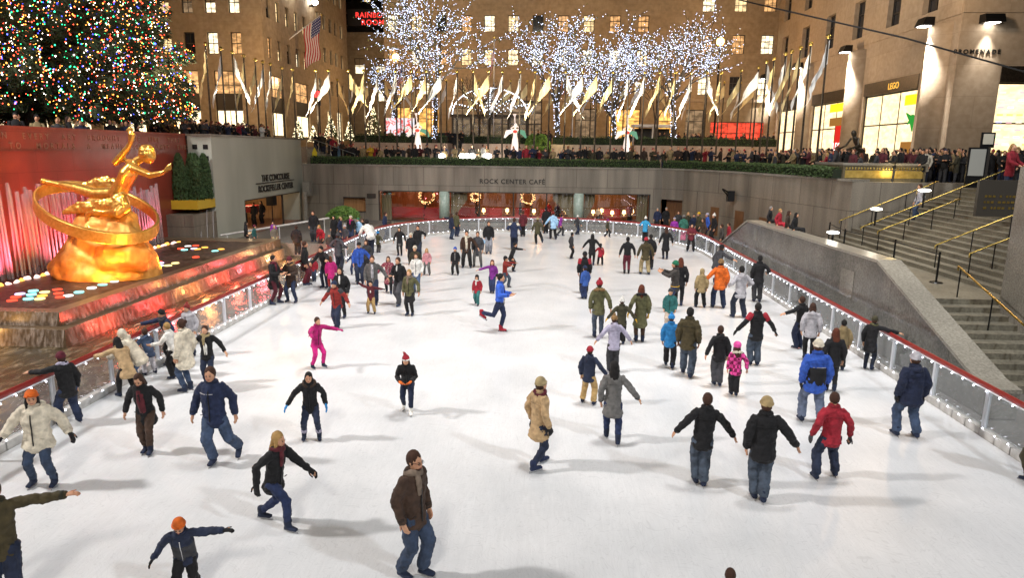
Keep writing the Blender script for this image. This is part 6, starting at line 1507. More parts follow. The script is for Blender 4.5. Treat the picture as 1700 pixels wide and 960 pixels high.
K(312, 650, 530, 283, 'woman in a long white padded coat with her hair in a bun', coat='cream', ln='thigh', pants='denim', L='d', R='d', hair='bun', hairc='hbrown', hood=1, female=1, puff=1.15, legs='s')
K(348, 638, 540, 170, 'woman in a dark blazer with a thick beige scarf and arms held wide', coat='black', ln='hip', pants='dkdenim', L='o', R='o', hair='short', hairc='hbrown', scarf='khaki', female=1, extra=strip2(vfront('white', .25, .02, .03)), legs='s', glove=None)
K(528, 611, 524, 130, 'girl all in magenta pointing her arms forward', coat='magenta', pants='magenta', L='r', R='r', hair='short', hairc='hbrown', legs='w', lean=8, glove='magenta', female=1)
K(518, 730, 613, 165, 'girl with long black hair, black coat and turquoise gloves', coat='black', ln='hip', pants='navy', L='x', R='o', hair='long', hairc='hblack', fur='brown', glove='bright', legs='w', lean=10, female=1, extra=cuff('lav'))
K(677, 685, 588, 175, 'child in a red santa hat and white skates bending forward', coat='black', ln='hip', pants='navy', L='i', R='i', hat='santa', hatc='red', hair='long', hairc='hbrown', boot='white', lean=25, legs='g', glove='orange', female=1, head=(10, 0), hk=1.08)
K(560, 545, 465, 190, 'man in a brick red jacket skating with elbows wide', coat='brick', pants='navy', L='o', R='o', hairc='hblack', hat='beanie', hatc='navy', legs='n', lean=12, puff=1.1, extra=sleeves('dkgrey'))
K(568, 528, 443, 185, 'woman with a magenta backpack behind the man in brick red', coat='black', pants='black', L='d', R='d', hair='long', hairc='hblack', female=1, extra=strip2(vfront('white', .32, .18, .02)))
K(617, 521, 466, 178, 'child in a maroon sweater and khaki trousers throwing both arms up', coat='maroon', pants='khaki', L=(.8, .1, -.1), R='u', legs='w', hair='short', hairc='hblack', glove='black', extra=vfront('white', .24, .16, .02))
K(620, 505, 412, 170, 'man in a grey tweed jacket holding a girl by the hand', coat='grey', pants='dkdenim', L='o', R='d', hairc='hbrown', legs='g', extra=vfront('ltgrey', .32, .06, .028))
K(646, 487, 424, 172, 'girl in a pink patterned coat and black leggings holding a hand', coat='rosy', ln='knee', pants='black', L='d', R='o', hair='long', hairc='hbrown', legs='g', female=1)
K(663, 507, 425, 200, 'man in a dark suit jacket with a white collar', coat='black', ln='hip', pants='dkgrey', L='d', R='i', hairc='hbrown', legs='g', extra=vfront('white', .33, .22, .014))
K(681, 524, 447, 190, 'woman in an olive jacket and black skirt with one arm out', coat='olive', ln='hip', pants='black', L='x', R='d', hair='short', hairc='blond', legs='s', scarf='taupe', female=1, extra=skirt('black'))
K(692, 486, 420, 180, 'woman in a white top half hidden behind the man in the suit', coat='white', pants='denim', hair='long', hairc='hbrown', legs='s', female=1)
K(709, 457, 412, 180, 'small girl in a pale pink jacket and grey trousers', coat='pink', pants='grey', L='d', R='d', hair='long', hairc='blond', legs='w', female=1)
K(664, 425, 377, 178, 'woman in a black buttoned coat and grey skirt with long dark hair', coat='black', ln='hip', pants='black', L='x', R='x', hair='long', hairc='hblack', female=1, extra=skirt('grey', -.12))
K(683, 440, 387, 182, 'woman in black coat and cream beanie before the man with hand on hip', coat='black', pants='black', L='d', R='d', hat='beanie', hatc='cream', hair='short', female=1)
K(690, 470, 408, 185, 'woman in a dark coat and cream beanie standing nearer in the same line', coat='dkolive', ln='thigh', pants='black', hat='beanie', hatc='cream', hair='short', female=1)
K(695, 430, 374, 185, 'man in a black jacket with one hand on his hip', coat='black', pants='dkdenim', L='h', R='d', hairc='hblack')
K(640, 400, 352, 90, 'man in navy standing alone at the far left bend of the barrier', coat='navy', pants='navy', hairc='hbrown', L='d', R='d', legs='n')
K(614, 425, 378, 330, 'person in a white shirt bending over the barrier', coat='white', pants='dkdenim', L='f', R='f', lean=55, hair='short', hairc='hblack', legs='s', hk=1.5)
K(628, 420, 385, 20, 'child with a blue helmet behind the person in the white shirt', coat='olive', pants='dkgrey', hat='helmet', hatc='bright', L='o', R='o')
K(598, 472, 402, 165, 'person in a royal blue jacket and dark cap by the barrier', coat='blue', pants='navy', L='o', R='d', hat='cap', hatc='black', legs='s')
K(588, 457, 417, 180, 'small child in dark blue with a yellow bobble hat', coat='navy', pants='navy', hat='pom', hatc='yellow', hair='short', L='o', R='o', legs='w')
K(610, 455, 398, 195, 'dark haired person between the blue jacket and the grey tweed jacket', coat='dkgrey', pants='black', hair='long', hairc='hbrown')
K(508, 474, 400, 75, 'man in a long black coat and burgundy trousers standing at the left barrier', coat='black', ln='thigh', pants='burg', hairc='hbrown', legs='n')
K(522, 468, 427, 170, 'child in a red jacket and jeans at the left barrier', coat='red', pants='denim', legs='n', L='d', R='d')
K(540, 478, 405, 195, 'woman in black leaning over beside the red jacketed child', coat='black', pants='dkdenim', L='r', R='f', lean=25, hair='short', hairc='hblack', female=1)
K(551, 482, 425, 330, 'woman in a magenta red coat seen from behind at the left barrier', coat='magenta', ln='thigh', pants='brick', hair='long', hairc='hred', lean=12, female=1)
K(563, 452, 387, 15, 'tall person in a grey hooded jacket seen from behind at the barrier', coat='dkgrey', ln='hip', pants='dkdenim', hood=1, hat='beanie', hatc='dkgrey', L='p', R='p')
K(457, 505, 422, 100, 'woman in a black coat and burgundy trousers with a phone at the left barrier', coat='black', ln='thigh', pants='burg', hair='short', hairc='hblack', scarf='burg', L='i', R='i', female=1, legs='w', puff=1.1)
K(485, 502, 424, 185, 'woman in a dark fur hooded parka looking down at her hands', coat='brown', ln='thigh', pants='dkdenim', hat='beanie', hatc='maroon', fur='fur', L='i', R='i', female=1, legs='w', puff=1.1, head=(25, 0))
K(756, 457, 410, 185, 'child in a black jacket and blue beanie beside the tall couple', coat='black', pants='black', hat='beanie', hatc='blue', L='d', R='d', legs='w', extra=vfront('grey', .3, .05, .025))
K(775, 445, 381, 178, 'tall man in a brown jacket with a long cream scarf', coat='brown', pants='black', hairc='hblack', scarf='cream', L='o', R='d', legs='w', extra=vfront('cream', .31, .02, .03))
K(793, 444, 383, 180, 'woman in a grey wool coat and grey tights', coat='dkgrey', ln='thigh', pants='grey', hair='bun', hairc='hbrown', female=1, legs='w')
K(811, 422, 367, 170, 'man in a black zip top and light jeans carrying a pale bag', coat='black', pants='ltdenim', hairc='hbrown', L='d', R='d', extra=bag('sky'))
K(749, 398, 354, 45, 'person in a dark green jacket and blue jeans gliding near the far barrier', coat='navy', pants='denim', hair='long', hairc='hbrown', L='s', R='d', female=1)
K(758, 393, 352, 30, 'person in an olive jacket skating beside the blue jeans', coat='olive', pants='navy', hairc='hbrown')
K(853, 416, 361, 5, 'man in a navy jacket with pale shoulders seen from behind', coat='navy', pants='dkdenim', L='p', R='p', hairc='hbrown', puff=1.15, extra=sleeves('cream'), legs='s')
K(868, 393, 350, 340, 'person in maroon and black far across the ice', coat='maroon', pants='black', hairc='hbrown')
K(892, 406, 360, 355, 'skater in dark green with a mustard beanie pushing off', coat='dkolive', pants='black', hat='beanie', hatc='khaki', legs='k', L='x', R='x')
K(918, 398, 349, 345, 'skater in a pale blue jacket and black trousers', coat='sky', pants='black', hat='beanie', hatc='brick', legs='g', L='o', R='d', lean=10)
K(906, 388, 344, 350, 'person in black just left of the pale blue jacket', coat='black', pants='black', hairc='hblack')
K(930, 392, 355, 100, 'skater in dark purple striding behind the pale blue jacket', coat='purple', pants='dkgrey', hairc='hblack', legs='g', lean=10)
K(958, 390, 357, 60, 'child in grey with a white fluffy hat near the far barrier', coat='dkgrey', pants='dkdenim', hat='pom', hatc='white', legs='g', L='o', R='o')
K(1008, 394, 364, 120, 'small girl with a purple hat near the far barrier', coat='dkolive', pants='black', hat='beanie', hatc='purple', legs='g')
K(1070, 402, 360, 20, 'person in a bright blue jacket and fluffy white hat at the far right', coat='bright', pants='black', hat='pom', hatc='white', L='p', R='p')
K(817, 487, 432, 178, 'girl in a purple jacket with an arm stretched to her side', coat='purple', pants='navy', hair='long', hairc='hred', L='d', R='w', female=1, legs='n')
K(792, 507, 456, 190, 'small child in a red jacket, black hat and patterned leggings', coat='red', pants='teal', hat='beanie', hatc='black', hair='long', hairc='hblack', legs='g', L='d', R='d', scarf='white')
K(838, 478, 425, 100, 'child in red with a black beanie behind the spinning skater', coat='brick', pants='denim', hat='beanie', hatc='black', L='r', R='r', legs='g')
K(850, 452, 400, 95, 'person in black leaning forward mid stride', coat='black', pants='black', hairc='hblack', lean=18, legs='k', L='r', R='d')
K(829, 551, 455, 100, 'figure skater in blue with one leg lifted behind her', coat='blue', ln='waist', pants='navy', hairc='hblack', hair='bun', crouch=-.055, legs=((-.02, .02, 0), (.06, -.30, .26)), L='i', R='i', female=1, boot='red')
K(982, 441, 388, 8, 'woman in a long black coat holding a small child by the hand', coat='black', ln='thigh', pants='black', hair='long', hairc='hblack', L='o', R='o', female=1)
K(996, 441, 404, 10, 'small child in a red jacket holding the hand of the woman in black', coat='red', pants='black', hairc='hblack', legs='w', L='o', R='d')
K(948, 430, 386, 70, 'child in dark grey standing alone in mid ice', coat='dkgrey', ln='hip', pants='black', hairc='hblack', legs='n')
K(969, 488, 418, 0, 'man in a red and black jacket behind the boy in bright blue', coat='black', pants='black', hat='beanie', hatc='black', extra=sleeves('red'))
K(970, 497, 442, 330, 'boy in a royal blue jacket and cap in the middle of the rink', coat='blue', pants='navy', hat='cap', hatc='navy', legs='n', glove='black')
K(1040, 455, 393, 0, 'woman in black with burgundy trousers holding hands, seen from behind', coat='black', ln='waist', pants='burg', hair='bun', hairc='hblack', L='x', R='x', female=1, legs='s', boot='black')
K(1070, 456, 393, 0, 'person in an olive sweater and khaki trousers with a red hat, seen from behind', coat='dkolive', pants='khaki', hat='beanie', hatc='red', L='x', R='x', legs='w')
K(1078, 448, 389, 5, 'person in black directly behind the red hat', coat='black', ln='hip', pants='black', hairc='hblack')
K(1104, 431, 377, 0, 'woman in a black knee length coat with arms slightly out', coat='black', ln='knee', pants='black', hair='long', hairc='hbrown', L='x', R='x', female=1)
K(1146, 418, 370, 185, 'man in a red and black jacket standing at the right gate', coat='maroon', pants='black', hairc='hblack', L='i', R='i', puff=1.15, legs='w')
K(1118, 518, 431, 285, 'person in grey with a green beanie holding up a camera', coat='dkgrey', pants='navy', hat='beanie', hatc='green', L=(.1, .75, -.1), R=(.1, .75, -.1), legs='s', extra=band('yellow', .0, .012))
K(1126, 508, 428, 10, 'person with long auburn hair behind the camera holder', coat='black', pants='black', hair='long', hairc='hred', female=1)
K(1110, 546, 480, 195, 'child in a teal snow jacket and grey trousers', coat='teal', pants='ltgrey', hat='beanie', hatc='dkgrey', hood=1, puff=1.15)
K(992, 561, 465, 0, 'woman in an olive fur hooded jacket and red beanie holding a child by the hand', coat='olive', ln='hip', pants='denim', hat='pom', hatc='red', fur='fur', L='d', R='x', female=1, legs='s', hair='short')
K(1061, 568, 473, 0, 'woman in a long olive parka with a black fur collar', coat='olive', ln='knee', pants='brown', hair='long', hairc='hred', fur='black', L='x', R='d', female=1, legs='s', glove='yellow')
K(1030, 572, 495, 0, 'child in an olive jacket and white hat walking between the two women', coat='dkolive', pants='black', hat='pom', hatc='white', L='o', R='o', glove='yellow')
K(1017, 618, 524, 355, 'person in a lavender hoodie with a fluffy hat behind the grey coat', coat='lav', pants='dkgrey', hat='pom', hatc='fur', L='o', R='o', hood=1, lean=8)
K(976, 671, 574, 20, 'boy in a navy jacket, red beanie and khaki trousers', coat='navy', pants='khaki', hat='beanie', hatc='red', L='d', R='o', legs='w', hood=1)
K(1015, 733, 597, 5, 'woman in a grey coat with very long black hair and one arm out', coat='grey', ln='thigh', pants='navy', hair='vlong', hairc='hblack', L='d', R='o', legs='g', female=1)
K(893, 776, 624, 50, 'person in a camel coat and knitted beige cap with a dark scarf', coat='camel', ln='thigh', pants='navy', hat='beanie', hatc='khaki', scarf='burg', L='d', R='d', legs='g', female=1, glove='black', boot='navy')
K(1161, 806, 653, 5, 'man in a black jacket and blue jeans with both arms stretched low and wide', coat='black', pants='denim', L='o', R='o', hairc='hbrown', legs='n', slean=4)
K(1259, 832, 660, 8, 'man in a black fleece, beige beanie and baggy jeans', coat='black', pants='denim', hat='beanie', hatc='tan', L='d', R='o', legs='n', puff=1.08)
K(1372, 793, 648, 0, 'man in a dark red sweater and navy trousers with gloved hands', coat='red', pants='navy', hairc='hbrown', L='x', R='x', legs=((-.14, -.06, 0), (.10, .03, 0)), glove='dkgrey', slean=0)
K(1346, 702, 545, 5, 'man in a royal blue and navy jacket with a patterned beanie and pale jeans', coat='blue', pants='ltdenim', hat='beanie', hatc='cream', L='d', R='d', legs='w', glove='black', puff=1.15, extra=strip2(lower('black'), band('ltgrey', .187, .196)), hair='short')
K(1504, 726, 583, 0, 'person in a navy hooded jacket and jeans alone near the right barrier', coat='navy', pants='denim', hat='beanie', hatc='ltgrey', L='d', R='d', legs='w', hood=1, glove='black', puff=1.15)
K(1251, 607, 503, 0, 'man in a black shirt with red sleeves and blue jeans, arms apart', coat='black', pants='denim', hairc='hblack', L='o', R='o', legs='s', glove='black', extra=sleeves('red'))
K(1218, 657, 570, 0, 'little girl in a pink checked coat and pink helmet', coat='plaid', ln='hip', pants='black', hat='helmet', hatc='hotpink', L='d', R='x', legs='n', female=1, fur='cream', hair='long', hairc='hbrown')
K(1190, 641, 541, 0, 'boy in a black hooded jacket and grey trousers beside the girl in pink', coat='black', pants='dkgrey', hairc='hbrown', L='x', R='d', legs='n', hood=1)
K(1139, 624, 508, 20, 'man in a dark olive jacket and jeans skating close behind the blue boy', coat='dkolive', pants='denim', hairc='hblack', L='d', R='d', legs='g', skin='skin2')
K(1110, 610, 520, 15, 'child in a bright blue jacket and blue striped hat', coat='bright', pants='black', hat='pom', hatc='bright', legs='g', L='d', R='d')
K(1162, 511, 445, 0, 'child in a beige hooded jacket and black trousers', coat='tan', pants='black', hood='up', L='d', R='d', legs='w')
K(1192, 512, 424, 2, 'person in a bright orange jacket with a fur hat, seen from behind', coat='orange', pants='dkdenim', hat='beanie', hatc='fur', L='o', R='d', legs='w', puff=1.1)
K(1226, 528, 440, 352, 'person in a light grey hoodie and blue jeans with hands in pockets', coat='ltgrey', pants='dkdenim', hairc='hblack', L='p', R='p', legs='w', hood=1)
K(1256, 502, 424, 8, 'person in a black coat standing at the right barrier', coat='black', ln='hip', pants='dkgrey', hairc='hblack', L='d', R='p', legs='s')
K(1189, 474, 384, 60, 'person in a grey coat reaching towards the right barrier', coat='dkgrey', ln='hip', pants='dkdenim', hat='beanie', hatc='black', L='d', R='w', lean=20, legs='k')
K(1325, 579, 492, 330, 'person in dark clothes stretching an arm to the right barrier', coat='black', pants='navy', L='w', R='d', hairc='hbrown', legs='s')
K(1341, 598, 503, 15, 'woman with long brown hair in a grey hooded coat', coat='ltgrey', ln='hip', pants='black', hair='long', hairc='hbrown', female=1, hood=1)
K(1378, 650, 545, 10, 'woman with long auburn hair walking behind the royal blue jacket', coat='black', ln='hip', pants='black', hair='vlong', hairc='hred', female=1)
K(1393, 615, 531, 8, 'child in a tan hooded coat near the right barrier', coat='tan', ln='hip', pants='black', hairc='hblack', hood=1)
K(1441, 614, 525, 40, 'woman in a black coat and patterned hood leaning on the right handrail', coat='black', ln='thigh', pants='dkdenim', hat='beanie', hatc='dkolive', scarf='olive', L='d', R=(.9, .5, -.2), lean=10, female=1)
K(1712, 800, 660, 330, 'person in dark clothes with striped leg warmers cut off at the right edge', coat='navy', ln='hip', pants='dkolive', hairc='hbrown', L='d', R='d', legs='s')
K(1202, 1085, 948, 5, 'dark haired skater whose crown just shows at the bottom edge', coat='black', pants='black', hairc='hbrown')
# right gate group
G = 'people crowding at the right gate of the rink'
for fx, fy, hy, fc, kw, lb in (
 (1118, 401, 361, 200, dict(coat='purple', pants='dkgrey', hat='beanie', hatc='lav'), 'child in a purple jacket in the group by the right gate'),
 (1133, 402, 357, 10, dict(coat='teal', pants='hotpink', hat='beanie', hatc='grey'), 'child in hot pink trousers in the group by the right gate'),
 (1124, 392, 350, 190, dict(coat='dkgrey', pants='black', hairc='hbrown'), 'adult in grey behind the child in purple by the right gate'),
 (1090, 384, 345, 200, dict(coat='navy', pants='black', hairc='hgrey', z=.1), 'man in navy standing at the granite wall near the brown door'),
 (1104, 384, 344, 170, dict(coat='black', pants='black', hairc='hgrey', z=.1), 'man in black standing right of the man in navy by the brown door'),
 (1158, 400, 352, 250, dict(coat='dkolive', pants='black', hat='beanie', hatc='yellow'), 'spectator with a yellow hat outside the right gate'),
 (1172, 402, 353, 270, dict(coat='blue', pants='navy', hat='beanie', hatc='lav'), 'spectator in a blue jacket outside the right gate'),
 (1183, 404, 352, 260, dict(coat='black', pants='black', hat='pom', hatc='white'), 'spectator with a white bobble hat outside the right gate'),
 (1166, 412, 362, 265, dict(coat='brown', pants='black', hair='long', hairc='hbrown'), 'spectator in brown with long hair leaning at the barrier end'),
 (1196, 420, 372, 280, dict(coat='dkgrey', pants='black', hairc='hbrown'), 'spectator in grey outside the barrier near the parapet end'),
 (1140, 394, 352, 180, dict(coat='dkolive', pants='black', hair='long', hairc='blond'), 'blond spectator in the middle of the group by the right gate'),
 (1150, 396, 355, 200, dict(coat='navy', pants='black', hairc='hblack'), 'dark haired spectator in navy in the group by the right gate'),
 (1208, 412, 370, 270, dict(coat='red', pants='black', hairc='hbrown'), 'spectator in red bending beside the parapet end')):
    K(fx, fy, hy, fc, lb, group=G, skates=False, **kw)
# left terrace people
G = 'people on the terrace left of the rink'
for fx, fy, hy, fc, kw, lb in (
 (522, 402, 350, 180, dict(coat='black', pants='dkgrey', hairc='hbrown'), 'man in black standing at the wall holding something to his face'),
 (534, 418, 372, 200, dict(coat='red', pants='black', hair='long', hairc='blond', lean=20), 'woman in a red jacket bending over on the terrace'),
 (556, 402, 358, 190, dict(coat='black', pants='black', hair='long', hairc='hblack'), 'woman in black left of the granite planter'),
 (566, 404, 360, 90, dict(coat='navy', pants='navy', hat='beanie', hatc='tan'), 'person in navy with a tan hat before the granite planter'),
 (584, 404, 358, 180, dict(coat='black', pants='dkdenim', hat='beanie', hatc='cream', scarf='magenta'), 'person in black with a magenta scarf before the granite planter'),
 (596, 403, 362, 200, dict(coat='sky', pants='navy', hat='beanie', hatc='green'), 'child with a green hat and pale blue top beside the planter'),
 (604, 402, 364, 210, dict(coat='black', pants='black', hairc='hbrown'), 'dark figure between the planter and the cafe window'),
 (494, 424, 374, 0, dict(coat='black', pants='black', hat='beanie', hatc='brown', puff=1.25), 'broad person in a black padded coat seen from behind on the terrace'),
 (457, 412, 374, 140, dict(coat='grey', pants='khaki', hairc='hgrey'), 'grey coated person by the sloping pale handrail'),
 (455, 400, 368, 180, dict(coat='purple', pants='dkgrey', hair='short'), 'child in a purple jacket outside the concourse doorway'),
 (424, 412, 374, 90, dict(coat='teal', pants='black', hat='beanie', hatc='burg'), 'person in a teal jacket beside the end of the fountain'),
 (410, 410, 368, 60, dict(coat='black', pants='black', hair='long', hairc='hblack'), 'dark haired person in black at the concourse wall'),
 (548, 425, 388, 160, dict(coat='dkgrey', pants='burg', hat='beanie', hatc='grey'), 'person in dark grey with a grey hat sitting on the terrace edge'),
 (574, 412, 374, 200, dict(coat='dkgrey', pants='burg', hat='pom', hatc='ltgrey'), 'person with a pale bobble hat behind the red handrail')):
    K(fx, fy, hy, fc, lb, z=.28, group=G, skates=False, lod=2, **kw)
for fx, fy, hy, fc, kw, lb in ((424, 388, 348, 190, dict(coat='black', pants='black'), 'dark silhouette at the left of the concourse doorway'), (437, 387, 346, 200, dict(coat='black', ln='thigh', pants='black', hair='long', hairc='hblack'), 'long haired silhouette inside the concourse doorway'), (483, 372, 335, 100, dict(coat='black', pants='black'), 'standing silhouette at the right of the concourse doorway')):
    p = atx(fx, fy, -21.0); K2 = aty(fx, hy, p.y); person((p.x, p.y, .3), 1.7, fc, lod=2, skates=False, label=lb, **kw)
# people inside the cafe
G = 'guests inside the cafe'
for i, (x, y, c, fc) in enumerate(((-9.8, 55.6, 'red', 0), (-5.6, 55.9, 'black', 90), (-2.0, 55.4, 'black', 90), (-1.1, 56.2, 'dkgrey', 270), (.3, 56.6, 'red', 180), (1.0, 55.3, 'black', 0), (4.4, 57, 'white', 180), (6.9, 56.3, 'maroon', 180), (3.0, 55.4, 'black', 0))):
    lb = ('in red standing by the left curtain', 'in black left of the central window', 'in black seated before the central wreath', 'in grey facing the guest before the central wreath', 'in red right of the central wreath', 'in black before the right part of the central window', 'in white at the back of the right window', 'in maroon at the right end of the cafe', 'in black just right of the second green column')[i]
    person((x, y, .1), 1.68 if i % 3 else 1.3, fc, coat=c, pants='black', lod=2, skates=False, label='cafe guest ' + lb, group=G, hair='short' if i % 2 else 'long', hairc='hblack')
# sitting on the parapet
for i, (px, c, hc_, fc) in enumerate(((1271, 'black', 'hgrey', 120), (1286, 'red', 'blond', 140), (1300, 'brown', 'hbrown', 110), (1312, 'black', 'hblack', 130))):
    p = atz(px, 362 + i * 4, 2.62); x = 10.82
    person((x, atx(px, 360 + i * 4, 10.62).y, 2.60), 1.45, fc, coat=c, pants='black' if i != 1 else 'red', lod=2, skates=False, seat=True, hair='short' if i < 2 else 'long', hairc=hc_, label='person in %s sitting on the granite parapet, %s' % (c, ('farthest of four', 'second farthest of four', 'second nearest of four', 'nearest of four')[i]), group='people sitting on the parapet')
# man on the stairs
p = atx(1512, 366, 16.6)
person((17.4, 32.9, LZ + 8 * rise), 1.72, 265, coat='ltgrey', pants='denim', hairc='hbrown', legs='g', lod=1, skates=False, label='person in a pale jacket with an orange bag walking down the stairs', scarf='tan')
# dark bronze kneeling figure on the plinth
kn = person((16.4, 37.6, 5.47), 2.6, 250, name='bronze_statue', cat='statue', label='dark bronze kneeling figure on the low plinth before the shop windows', metal=bronze, lod=2, crouch=.22, legs=((-.1, .2, 0), (.1, -.16, 0)), lean=35, L='f', R='f', head=(20, 0))
# ================================================================ CROWD on the upper plaza
RC = random.Random(42)
CC = ['black', 'black', 'black', 'navy', 'dkgrey', 'brown', 'dkolive', 'dkgrey', 'maroon', 'black', 'tan', 'red', 'black', 'navy']
def crowdmesh(c, hairc, hat, female, pose):
    g = M(); h = 1.7
    # slots: 0 skin 1 coat 2 trousers 3 hair
    g.mi = 2
    for s_ in (-1, 1): g.tube([(s_ * .085, 0, .86), (s_ * .095, 0, .45), (s_ * .10, .02, .06)], [.10, .08, .065], n=7); g.tube([(s_ * .1, -.05, .04), (s_ * .1, .17, .04)], [.05, .045], [.045, .035], side=(1, 0, 0), n=6)
    g.mi = 1
    z0 = .62 if female else .8
    g.tube([(0, 0, z0), (0, 0, .98), (0, 0, 1.2), (0, 0, 1.36), (0, 0, 1.46)], [.20, .18, .19, .20, .08], [.14, .13, .14, .12, .07], side=(1, 0, 0), n=10)
    for s_ in (-1, 1):
        if pose == 0: P = [(s_ * .2, 0, 1.37), (s_ * .27, -.02, 1.1), (s_ * .25, .1, .85)]
        elif pose == 1: P = [(s_ * .2, 0, 1.37), (s_ * .27, .05, 1.12), (s_ * .1, .3, 1.16)]
        elif pose == 2: P = [(s_ * .2, 0, 1.37), (s_ * .3, .1, 1.2), (s_ * .07, .3, 1.5)]
        else: P = [(s_ * .2, 0, 1.37), (s_ * .26, .08, 1.12), (s_ * .16, .33, .98)]
        g.tube(P, [.075, .065, .055], n=7); e = Vector(P[2]); d = (e - Vector(P[1])).normalized()
        g.mi = 0; g.tube([e, e + d * .12], [.04, .03], n=6); g.mi = 1
    g.mi = 0; g.tube([(0, 0, 1.42), (0, .01, 1.54)], [.055, .052], n=8); g.ball((0, .012, 1.60), .074, .088, .108, nu=10, nv=8); g.ball((0, .10, 1.59), .014, .018, .024, nu=6, nv=4)
    g.mi = 3
    if hat: g.ball((0, -.01, 1.65), .09, .10, .09, nu=10, nv=7); g.ball((0, -.02, 1.74), .03)
    else:
        g.ball((0, -.018, 1.625), .083, .09, .105, nu=10, nv=7)
        if female: g.tube([(0, -.06, 1.62), (0, -.09, 1.5), (0, -.09, 1.34)], [.075, .085, .05], [.05, .05, .03], side=(1, 0, 0), n=8)
    return g
protos = []
for i, c in enumerate(CC + ['yellow', 'sky', 'white', 'cream']):
    f = i % 2; hat = (i % 3 == 0); hc2 = RC.choice(('hblack', 'hbrown', 'hred', 'blond', 'hgrey')) if not hat else RC.choice(('black', 'red', 'white', 'grey', 'black', 'navy'))
    for ps_ in (0, 1, 2, 3):
        if i >= len(CC) and ps_ > 1: continue
        g = crowdmesh(c, hc2, hat, f, ps_); o = g.build('person', [skinm['skin' if RC.random() < .8 else 'skin2'], cloth(c, 1), cloth(RC.choice(('black', 'dkdenim', 'navy', 'dkgrey')), 1), cloth(hc2)], smooth=True)
        COL.objects.unlink(o); protos.append((c, o, ('and %s hat' % hc2) if hat else ('with %s hair' % {'hblack': 'black', 'hbrown': 'brown', 'hred': 'auburn', 'blond': 'blond', 'hgrey': 'grey'}[hc2]), ps_))
CN = {'black': 'black', 'navy': 'navy', 'dkgrey': 'dark grey', 'brown': 'brown', 'dkolive': 'dark olive', 'grey': 'grey', 'maroon': 'maroon', 'tan': 'tan', 'red': 'red', 'white': 'white', 'yellow': 'yellow', 'sky': 'pale blue', 'pink': 'pink', 'cream': 'cream'}
def crowd(x, y, z, face, zone, c=None, sc=None, label=None):
    sc = sc or RC.uniform(.84, 1.1)
    pr = RC.choice([p for p in protos if (p[0] == c if c else p[0] in CC)])
    o = pr[1].copy(); COL.objects.link(o); o.location = (x, y, z); o.rotation_euler = (0, 0, -math.radians(face)); s = sc or RC.uniform(.9, 1.08); o.scale = (s * RC.uniform(.95, 1.1), s, s)
    lb_ = 'person in %s coat %s %s%s' % (CN[pr[0]], pr[2], ('', 'holding a phone ', 'hands raised ', 'leaning ')[pr[3]], zone)
    tag(o, label or lb_, 'person', None if label else 'crowd: ' + lb_)
# behind the hedge above the cafe
MASS = {}
def mass(name, lab, spots, faces):
    names = ['skin', 'black', 'navy', 'dkgrey', 'brown', 'maroon', 'hblack', 'hbrown', 'blond', 'red', 'dkolive', 'tan']
    mats = [skinm['skin']] + [cloth(n, 1) for n in names[1:]]; G_ = M()
    for (x, y, z), fc in zip(spots, faces):
        g = crowdmesh(None, None, RC.random() < .3, RC.random() < .5, RC.choice((0, 1, 3))); a = -math.radians(fc); ca, sa = math.cos(a), math.sin(a); s = RC.uniform(.92, 1.07); n = len(G_.v)
        G_.v += [(x + s * (p[0] * ca - p[1] * sa), y + s * (p[0] * sa + p[1] * ca), z + s * p[2]) for p in g.v]
        mp = {0: 0, 1: RC.choice((1, 1, 1, 1, 2, 3, 4, 3, 10, 11, 1, 5)), 2: RC.choice((1, 2, 3)), 3: RC.choice((6, 7, 8, 1, 6))}
        for f, m_i in zip(g.f, g.m): G_.f.append(tuple(i + n for i in f)); G_.m.append(mp[m_i])
    o = G_.build(name, mats, smooth=True); o['kind'] = 'stuff'; o['label'] = lab; return o
sp1 = []
xx = -16.5
while xx < 13: sp1.append((xx, 56.9 + RC.random() * 1.2, 4.45)); xx += RC.uniform(.5, .95)
mass('crowd', 'dense dark crowd in the second row above the cafe', sp1, [180 + RC.uniform(-50, 50) for _ in sp1])
sp2 = [(RC.uniform(7.5, 22), RC.uniform(67.0, 70), 6.0) for _ in range(44)] + [(RC.uniform(-16, 6), RC.uniform(66.6, 68), 6.0) for _ in range(22)]
mass('street_crowd', 'dark crowd on the street before the rear block', sp2, [RC.uniform(100, 300) for _ in sp2])
sp3 = [(15.9 + (0 if t > .5 else .3) + RC.uniform(.6, 5.5) - max(0, 36 + t * 18 - 42) * .2, 36 + t * 18, 4.45) for t in [RC.random() for _ in range(75)]] + [(RC.uniform(19.6, 24.3), RC.uniform(37.6, 44), 4.46) for _ in range(60)] + [(RC.uniform(21.8, 28), RC.uniform(31, 43), 4.49) for _ in range(40)]
mass('promenade_crowd', 'packed dark crowd before the glowing shop windows', sp3, [RC.uniform(180, 330) for _ in sp3])
sp4 = [(-22.2 - RC.random() * 2.2, RC.uniform(40, 54), 5.83) for _ in range(60)] + [(-22.4 - RC.random() * 1.2, 28 + i * .6, 5.4) for i in range(18)]
mass('terrace_crowd', 'dark crowd behind the front row on the left terrace', sp4, [RC.uniform(40, 150) for _ in sp4])
x = -17.2
while x < 13.5:
    ydep = 55.5 + RC.uniform(0, .5)
    if not (-6.9 < x < -3.1 and RC.random() < .72): crowd(x, ydep, 4.45, 180 + RC.uniform(-40, 40), 'behind the long cafe hedge')
    x += RC.uniform(.42, .66) if x > -3 else RC.uniform(.6, 1.1)
p = aty(615, 250, 55.4); crowd(p.x, 55.4, 4.45, 190, '', 'yellow', 1.05, 'person in a bright yellow jacket behind the hedge at the left')
p = aty(802, 250, 55.7); crowd(p.x, 55.8, 4.45, 120, '', 'white', 1.1, 'person in a white shirt bending among the ground floodlights')
